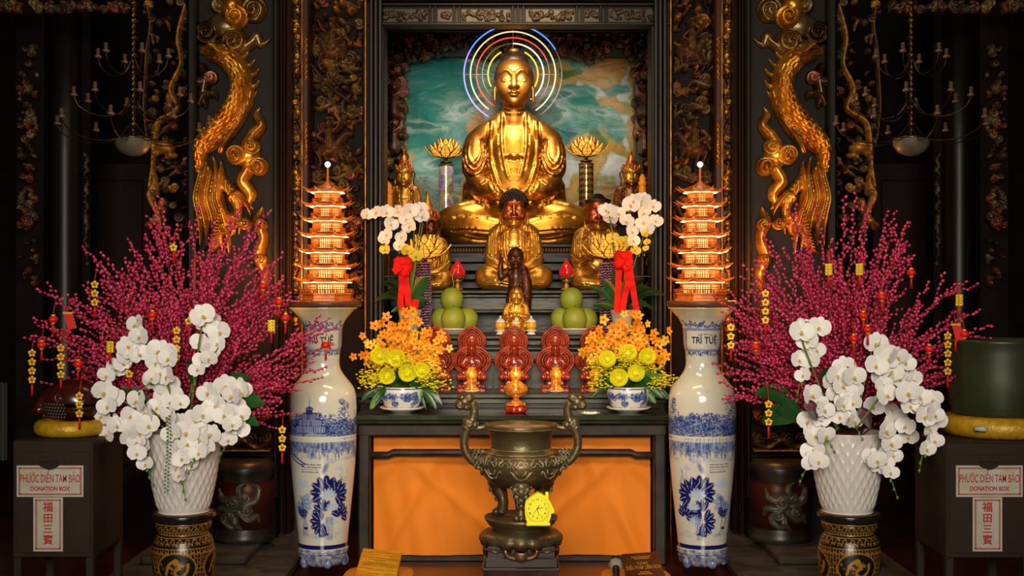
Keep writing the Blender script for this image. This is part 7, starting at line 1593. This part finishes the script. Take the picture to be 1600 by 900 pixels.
# --- table bouquets
CHR = mat('chrysanthemum_yellow', (1, .90, .02), .5, sub=.15); OR1 = mat('orange_orchid', (.88, .22, .005), .5, 0, (.90, .42, .01), 30); OR2 = mat('yellow_orange_orchid', (.92, .55, .02), .5); SOL = mat('solidago_yellow', (.80, .68, .01), .5)
def chrys_mesh():
    m = MB(); n = 190
    for k in range(n):
        z = 1-1.25*(k+.5)/n; r = math.sqrt(max(0, 1-z*z)); th = k*2.39996; d = Vector((r*math.cos(th), -z, r*math.sin(th))); up = Vector((0, -1, 0)); sd = d.cross(up); sd = sd.normalized() if sd.length > .05 else Vector((1, 0, 0)); L = 1.0 if z < .75 else .8; t = d*L; mid = d*L*.6-up*-.0
        n2 = d.cross(sd); w_ = .085
        P = [[tuple(d*.25+sd*w_*.5*v) for v in (-1, 0, 1)], [tuple(d*L*.65+sd*w_*v+n2*.03*abs(v)) for v in (-1, 0, 1)], [tuple(d*L*.93+up*.06+sd*w_*.8*v+n2*.05*abs(v)) for v in (-1, 0, 1)], [tuple(d*L*.97+up*.11+sd*w_*.2*v) for v in (-1, 0, 1)]]
        m.surf(np.array(P))
    m.ell((0, 0, 0), .62, 14, 10); o = m.build('petals', CHR); me = o.data; bpy.data.objects.remove(o); return me
CHM = chrys_mesh()
def small_orchid(mt):
    m = MB()
    for k in range(5): petal(m, 1.0, .34, .25, RY(k*2*math.pi/5), n=5)
    m.m = 1; m.ell((0, -.15, -.05), (.18, .2, .22), 6, 5); o = m.build('f', [mt, CRD]); me = o.data; bpy.data.objects.remove(o); return me
SO = [small_orchid(OR1), small_orchid(OR2)]
def bowl_canvas():
    c = Canvas(620, 130, (.72, .72, .70)); rnd = np.random.RandomState(6)
    for x in range(0, 620, 62):
        for q in range(5): tree_blob(c, x+rnd.rand()*50, 40+rnd.rand()*58, 19, rnd, 150)
    for q in range(30): x = rnd.rand()*620; c.ell(x, 108+rnd.rand()*10, 14, 3, BL, .7, 0, .5)
    c.rect(0, 8, 620, 12, NV); c.rect(0, 120, 620, 124, NV); return c
BCV = bowl_canvas()
def bouquet(cx, nm, mums, seed, side):
    rnd = random.Random(seed); Y = 7.36; s = Y/2000; x = W(cx, 0, Y).x
    m = MB(); m.lathe([(0, 0), (17*s, 0), (19*s, 2*s), (31*s, 5*s), (35*s, 8*s), (34*s, 8.6*s), (18*s, 3.6*s), (0, 3.4*s)], 48); tag(m.build('saucer', WG, loc=(x, Y, TT)), 'white saucer under the blue and white bowl, %s bouquet' % nm, 'saucer', 'bouquet saucers')
    rt = empty('porcelain_bowl', (x, Y, TT+3.6*s), 'blue and white porcelain flower bowl, %s end of the table' % nm, 'bowl', 'blue and white flower bowls')
    pr = spline([(17, 0), (18, 1), (24, 4), (30, 11), (33, 20), (34, 29), (32.5, 35), (33, 37)], 10); k = len(pr); n = 260; a = np.arange(n+1)*2*math.pi/n-math.pi*1.5; R = pr[:, 0][:, None]*s*np.ones(n+1); Z = pr[:, 1][:, None]*s*np.ones(n+1); V = np.stack([R*np.cos(a), R*np.sin(a), Z], -1).reshape(-1, 3)
    U = ((a+math.pi*1.5)/(2*math.pi))[None, :]*np.ones((k, 1)); Vv = (1-pr[:, 1]/37.)[:, None]*np.ones(n+1); i = np.arange(k-1)[:, None]*(n+1); j = np.arange(n)[None, :]; Q = np.stack([i+j, i+j+1, i+n+2+j, i+n+1+j], -1).reshape(-1, 4)
    raw('body', V, Q, np.full(len(Q), 4), MATS['painted_porcelain'], None, None, rt, BCV.sample(U, Vv).reshape(-1, 3)); m = MB(); m.lathe([(0, 32*s), (32*s, 32*s)], 30); m.build('foam', MATS['floral_foam'], rt)
    top = Vector((x, Y, TT+36*s)); ds = ['upper left', 'upper middle', 'lower left', 'lower middle', 'right'] if side < 0 else ['left', 'upper middle', 'upper right', 'lower left', 'lower right']
    for (mx, my, r), d in zip(mums, ds):
        w = W(mx, my, Y-.10); rt = empty('chrysanthemum', w, 'round yellow chrysanthemum, %s of the five in the %s bouquet' % (d, nm), 'chrysanthemum', 'yellow chrysanthemums'); o = bpy.data.objects.new('petals', CHM); COL.objects.link(o); o.parent = rt; o.scale = (r*s,)*3; o.rotation_euler = (rnd.uniform(-.2, .1), rnd.uniform(0, 3), rnd.uniform(-.3, .3))
        m = MB(); m.tube(spline([(0, .02, 0), tuple((top-w)*.5+Vector((0, .03, .01))), tuple(top-w)], 4), .003, 5); m.build('stem', STEM, rt)
    for k in range(24):
        a = -1.12+2.24*k/23+rnd.uniform(-.05, .05); R = rnd.uniform(72, 118)*(1-.10*abs(a)) if k % 2 else rnd.uniform(88, 122); tip = (cx+(-4 if side > 0 else 4)+math.sin(a)*R*.72, 600-math.cos(a)*R); dep = rnd.uniform(-.10, .10)
        rt = empty('orange_orchid_stem', top, 'orange orchid stem fanning out of the %s table bouquet' % nm, 'orchid stem', 'orange orchid stems in the %s bouquet' % nm); P = [(0, 0, 0), tuple((W(*tip, Y+dep)-top)*.55+Vector((0, 0, .02))), tuple(W(*tip, Y+dep)-top)]; P3 = spline(P, 8); m = MB(); m.tube(P3, [.003, .0015], 5); m.build('stem', STEM, rt)
        nf = rnd.choice([5, 6, 7, 7])
        for q in range(nf):
            p = P3[int((.50+.5*q/(nf-1))*(len(P3)-1))]; flower_child(SO[rnd.random() < .34], rt, (p[0]+rnd.uniform(-9, 9)*s, p[1]-rnd.uniform(0, 8)*s, p[2]+rnd.uniform(-7, 7)*s), rnd.uniform(6.4, 9.4)*s, (rnd.uniform(-.6, .6), rnd.uniform(0, 6), rnd.uniform(-.8, .8)))
    # sprigs of tiny yellow flowers
    m = MB(); g = MB()
    for k in range(70):
        a = rnd.uniform(-1.75, 1.75); R = rnd.uniform(45, 82); d2 = rnd.uniform(-.16, .02); e = W(cx+math.sin(a)*R*.92, 598-math.cos(a)*R*.55-8*math.cos(a), Y+d2)-top; c = e*.6+Vector((0, -.01, .02)); g.tube(spline([(0, 0, 0), tuple(c), tuple(e)], 4), .0012, 4)
        for q in range(11): p = c+(e-c)*rnd.uniform(-.1, 1.1)+Vector((rnd.uniform(-6, 6)*s, rnd.uniform(-6, 4)*s, rnd.uniform(-6, 6)*s)); m.ell(tuple(p), (rnd.uniform(1.6, 2.9)*s, 1.7*s, 1.2*s), 6, 4)
    rt = empty('yellow_filler_flowers', top, 'fine sprigs of tiny yellow flowers filling the %s table bouquet' % nm, 'flowers'); tag(rt, kind='stuff'); tag(m.build('blossoms', SOL, rt), kind='stuff'); tag(g.build('twigs', LEAFB, rt), kind='stuff')
    rt = empty('bouquet_leaves', top, 'dark green leaves hanging around the bowl of the %s table bouquet' % nm, 'leaves'); tag(rt, kind='stuff')
    for k in range(46):
        a = rnd.uniform(-2.2, 2.2); R = rnd.uniform(35, 66); z = rnd.uniform(-32, 28) if abs(a) > .9 else rnd.uniform(-6, 34); e = Vector((math.sin(a)*R*s, -abs(math.cos(a))*34*s, z*s)); st = e*.55; st.z = max(st.z, 0)*.8+.004; o = leaf_obj(rt, 'leaf', st, e, rnd.uniform(3.5, 6.5)*s, LEAF if rnd.random() < .7 else LEAFB, .1)
for args in ((628, 'left', [(593, 556, 15), (620, 560, 15), (605, 587, 14), (637, 582, 15), (659, 579, 13)], 3, -1), (982, 'right', [(949, 561, 14), (981, 552, 15), (1011, 557, 14), (967, 590, 15), (994, 583, 14)], 4, 1)): bouquet(*args)
# --- white moth orchids with red bows behind the bouquets
RB = mat('red_ribbon', (.72, .008, .004), .7, spec=.2)
def potted(px, nm, sprays, bow, leaves, ribs):
    Y = 8.12; s = Y/2000; x = W(px, 0, Y).x; zb = 1.266; rt = empty('orchid_pot', (x, Y, zb), 'cream pot holding the white moth orchid with red bow, %s side' % nm, 'pot', 'orchid pots')
    m = MB(); h = W(0, 484, Y).z-zb; m.lathe([(0, 0), (13*s, 0), (15*s, h*.5), (18*s, h*.93), (19*s, h), (16.5*s, h), (16*s, h*.8), (0, h*.8)], 32); m.build('body', mat('cream_glaze', (.62, .58, .45), .25), rt)
    m = MB(); m.lathe([(0, h*.82), (16*s, h*.82)], 24); m.build('moss', mat('moss', (.05, .07, .02), .9), rt)
    for k, (a, b, w_) in enumerate(leaves):
        A, B = W(*a, Y-.02), W(*b, Y-.05-.02*(k % 3) if abs(b[0]-800) < 200 else 7.66); leaf_obj(rt, 'leaf', A-rt.location, B-rt.location, w_*s, LEAF, .12)
    for pts, me, d, r in sprays: spray(pts, Y-.27, (px, 470), r, 'white moth orchid spray %s, %s pot' % (d, nm) if me is ORCH else 'yellowish orchid blooms below the white ones, %s pot' % nm, 'moth orchids in the %s pot' % nm, 'moth_orchid_spray', me, .02, 1, 0, .85)
    bw = W(*bow, Y-.32); rt = empty('red_bow', bw, 'bright red ribbon bow tied on the %s moth orchid' % nm, 'bow', 'red bows'); m = MB()
    for k in range(9):
        a = k*2*math.pi/9+.2; L = 17*s*(1 if k % 2 else .85); P = []
        for t in np.linspace(0, 1, 12): th = t*2*math.pi; rr = L*(.5-.5*math.cos(th)); P.append([(rr*math.cos(a)+v*5*s*-math.sin(a)*math.sin(th/2+.3), -5*s*math.sin(th)-2*s+(k % 3)*-2*s, rr*math.sin(a)+v*5*s*math.cos(a)*math.sin(th/2+.3)) for v in (-1, 0, 1)])
        m.surf(np.array(P))
    m.ell((0, -5*s, 0), (5*s, 4*s, 5*s), 10, 8); m.build('loops', RB, rt)
    for rb in ribs:
        m = MB(); P = [W(*p, Y-.30)-bw for p in rb]; c = spline([tuple(p) for p in P], 6); m.surf(np.array([[tuple(q+np.array((v*4.6*s, .004*math.sin(i*.7), 0))) for v in (-1, 0, 1)] for i, q in enumerate(c)])); m.build('ribbon_tail', RB, rt)
potted(640, 'left', [([(658, 326), (641, 329), (622, 330), (604, 331), (588, 332), (573, 335)], ORCH, 'reaching out to the far left', 12), ([(660, 338), (634, 342), (611, 350), (604, 367), (601, 374)], ORCH, 'drooping over the candle', 11.5), ([(648, 330), (640, 353), (628, 370), (625, 384)], ORCH, 'nearest the middle, drooping', 12), ([(650, 400), (636, 391), (602, 390)], ORCHY, '', 10)], (630, 416),
       [((640, 478), (595, 443), 8), ((640, 478), (668, 432), 12), ((640, 480), (583, 472), 6), ((640, 480), (668, 470), 9), ((636, 476), (640, 425), 9), ((640, 478), (600, 462), 6), ((645, 482), (610, 488), 5)],
       [[(627, 420), (628, 445), (626, 470), (629, 484)], [(633, 420), (636, 450), (638, 478)], [(645, 480), (650, 468), (648, 484)]])
potted(972, 'right', [([(952, 330), (947, 328), (955, 340), (966, 333), (980, 345), (987, 362), (989, 376)], ORCH, 'on the inner side, drooping', 12.5), ([(986, 320), (990, 314), (1001, 318), (1006, 333), (1005, 347), (1012, 358)], ORCH, 'in the middle', 13), ([(1005, 312), (1021, 322), (1025, 345)], ORCH, 'at the outer right', 12.5), ([(957, 372), (976, 378), (993, 391)], ORCHY, '', 10), ([(1008, 365), (1011, 378), (1009, 388)], ORCHY, '', 6)], (974, 407),
       [((968, 482), (922, 448), 6), ((968, 482), (940, 435), 7), ((975, 482), (1008, 436), 8), ((975, 482), (1040, 462), 7), ((975, 484), (1022, 485), 6), ((965, 484), (925, 478), 6), ((972, 476), (958, 420), 7), ((975, 482), (1020, 452), 7)],
       [[(968, 412), (966, 445), (964, 488)], [(977, 412), (981, 440), (976, 465), (972, 488)], [(983, 412), (988, 445), (996, 492)]])
for o in list(bpy.data.objects):
    if o.name.startswith('moth_orchid_spray') and o['label'].startswith('yellowish') and 'right' in o['label'] and o.location.x and abs(o.children[0].location.x) < 9: pass
# small dish of white offerings on the table right of the censer handle
Y = 7.22; s = Y/2000; x = W(922, 0, Y).x; rt = empty('offering_dish', (x, Y, TT), 'small dish of crumpled white petals left of the right saucer', 'dish')
m = MB(); m.lathe([(0, 0), (9*s, 0), (16*s, 2.6*s), (15*s, 3*s), (8*s, 1.2*s), (0, 1.2*s)], 30); m.build('plate', WG, rt); m = MB(); rnd = random.Random(3)
for k in range(8): m.ell((rnd.uniform(-8, 8)*s, rnd.uniform(-5, 5)*s, 2.6*s), (3*s, 2.4*s, 1.8*s), 8, 6)
m.build('petals', OW, rt)
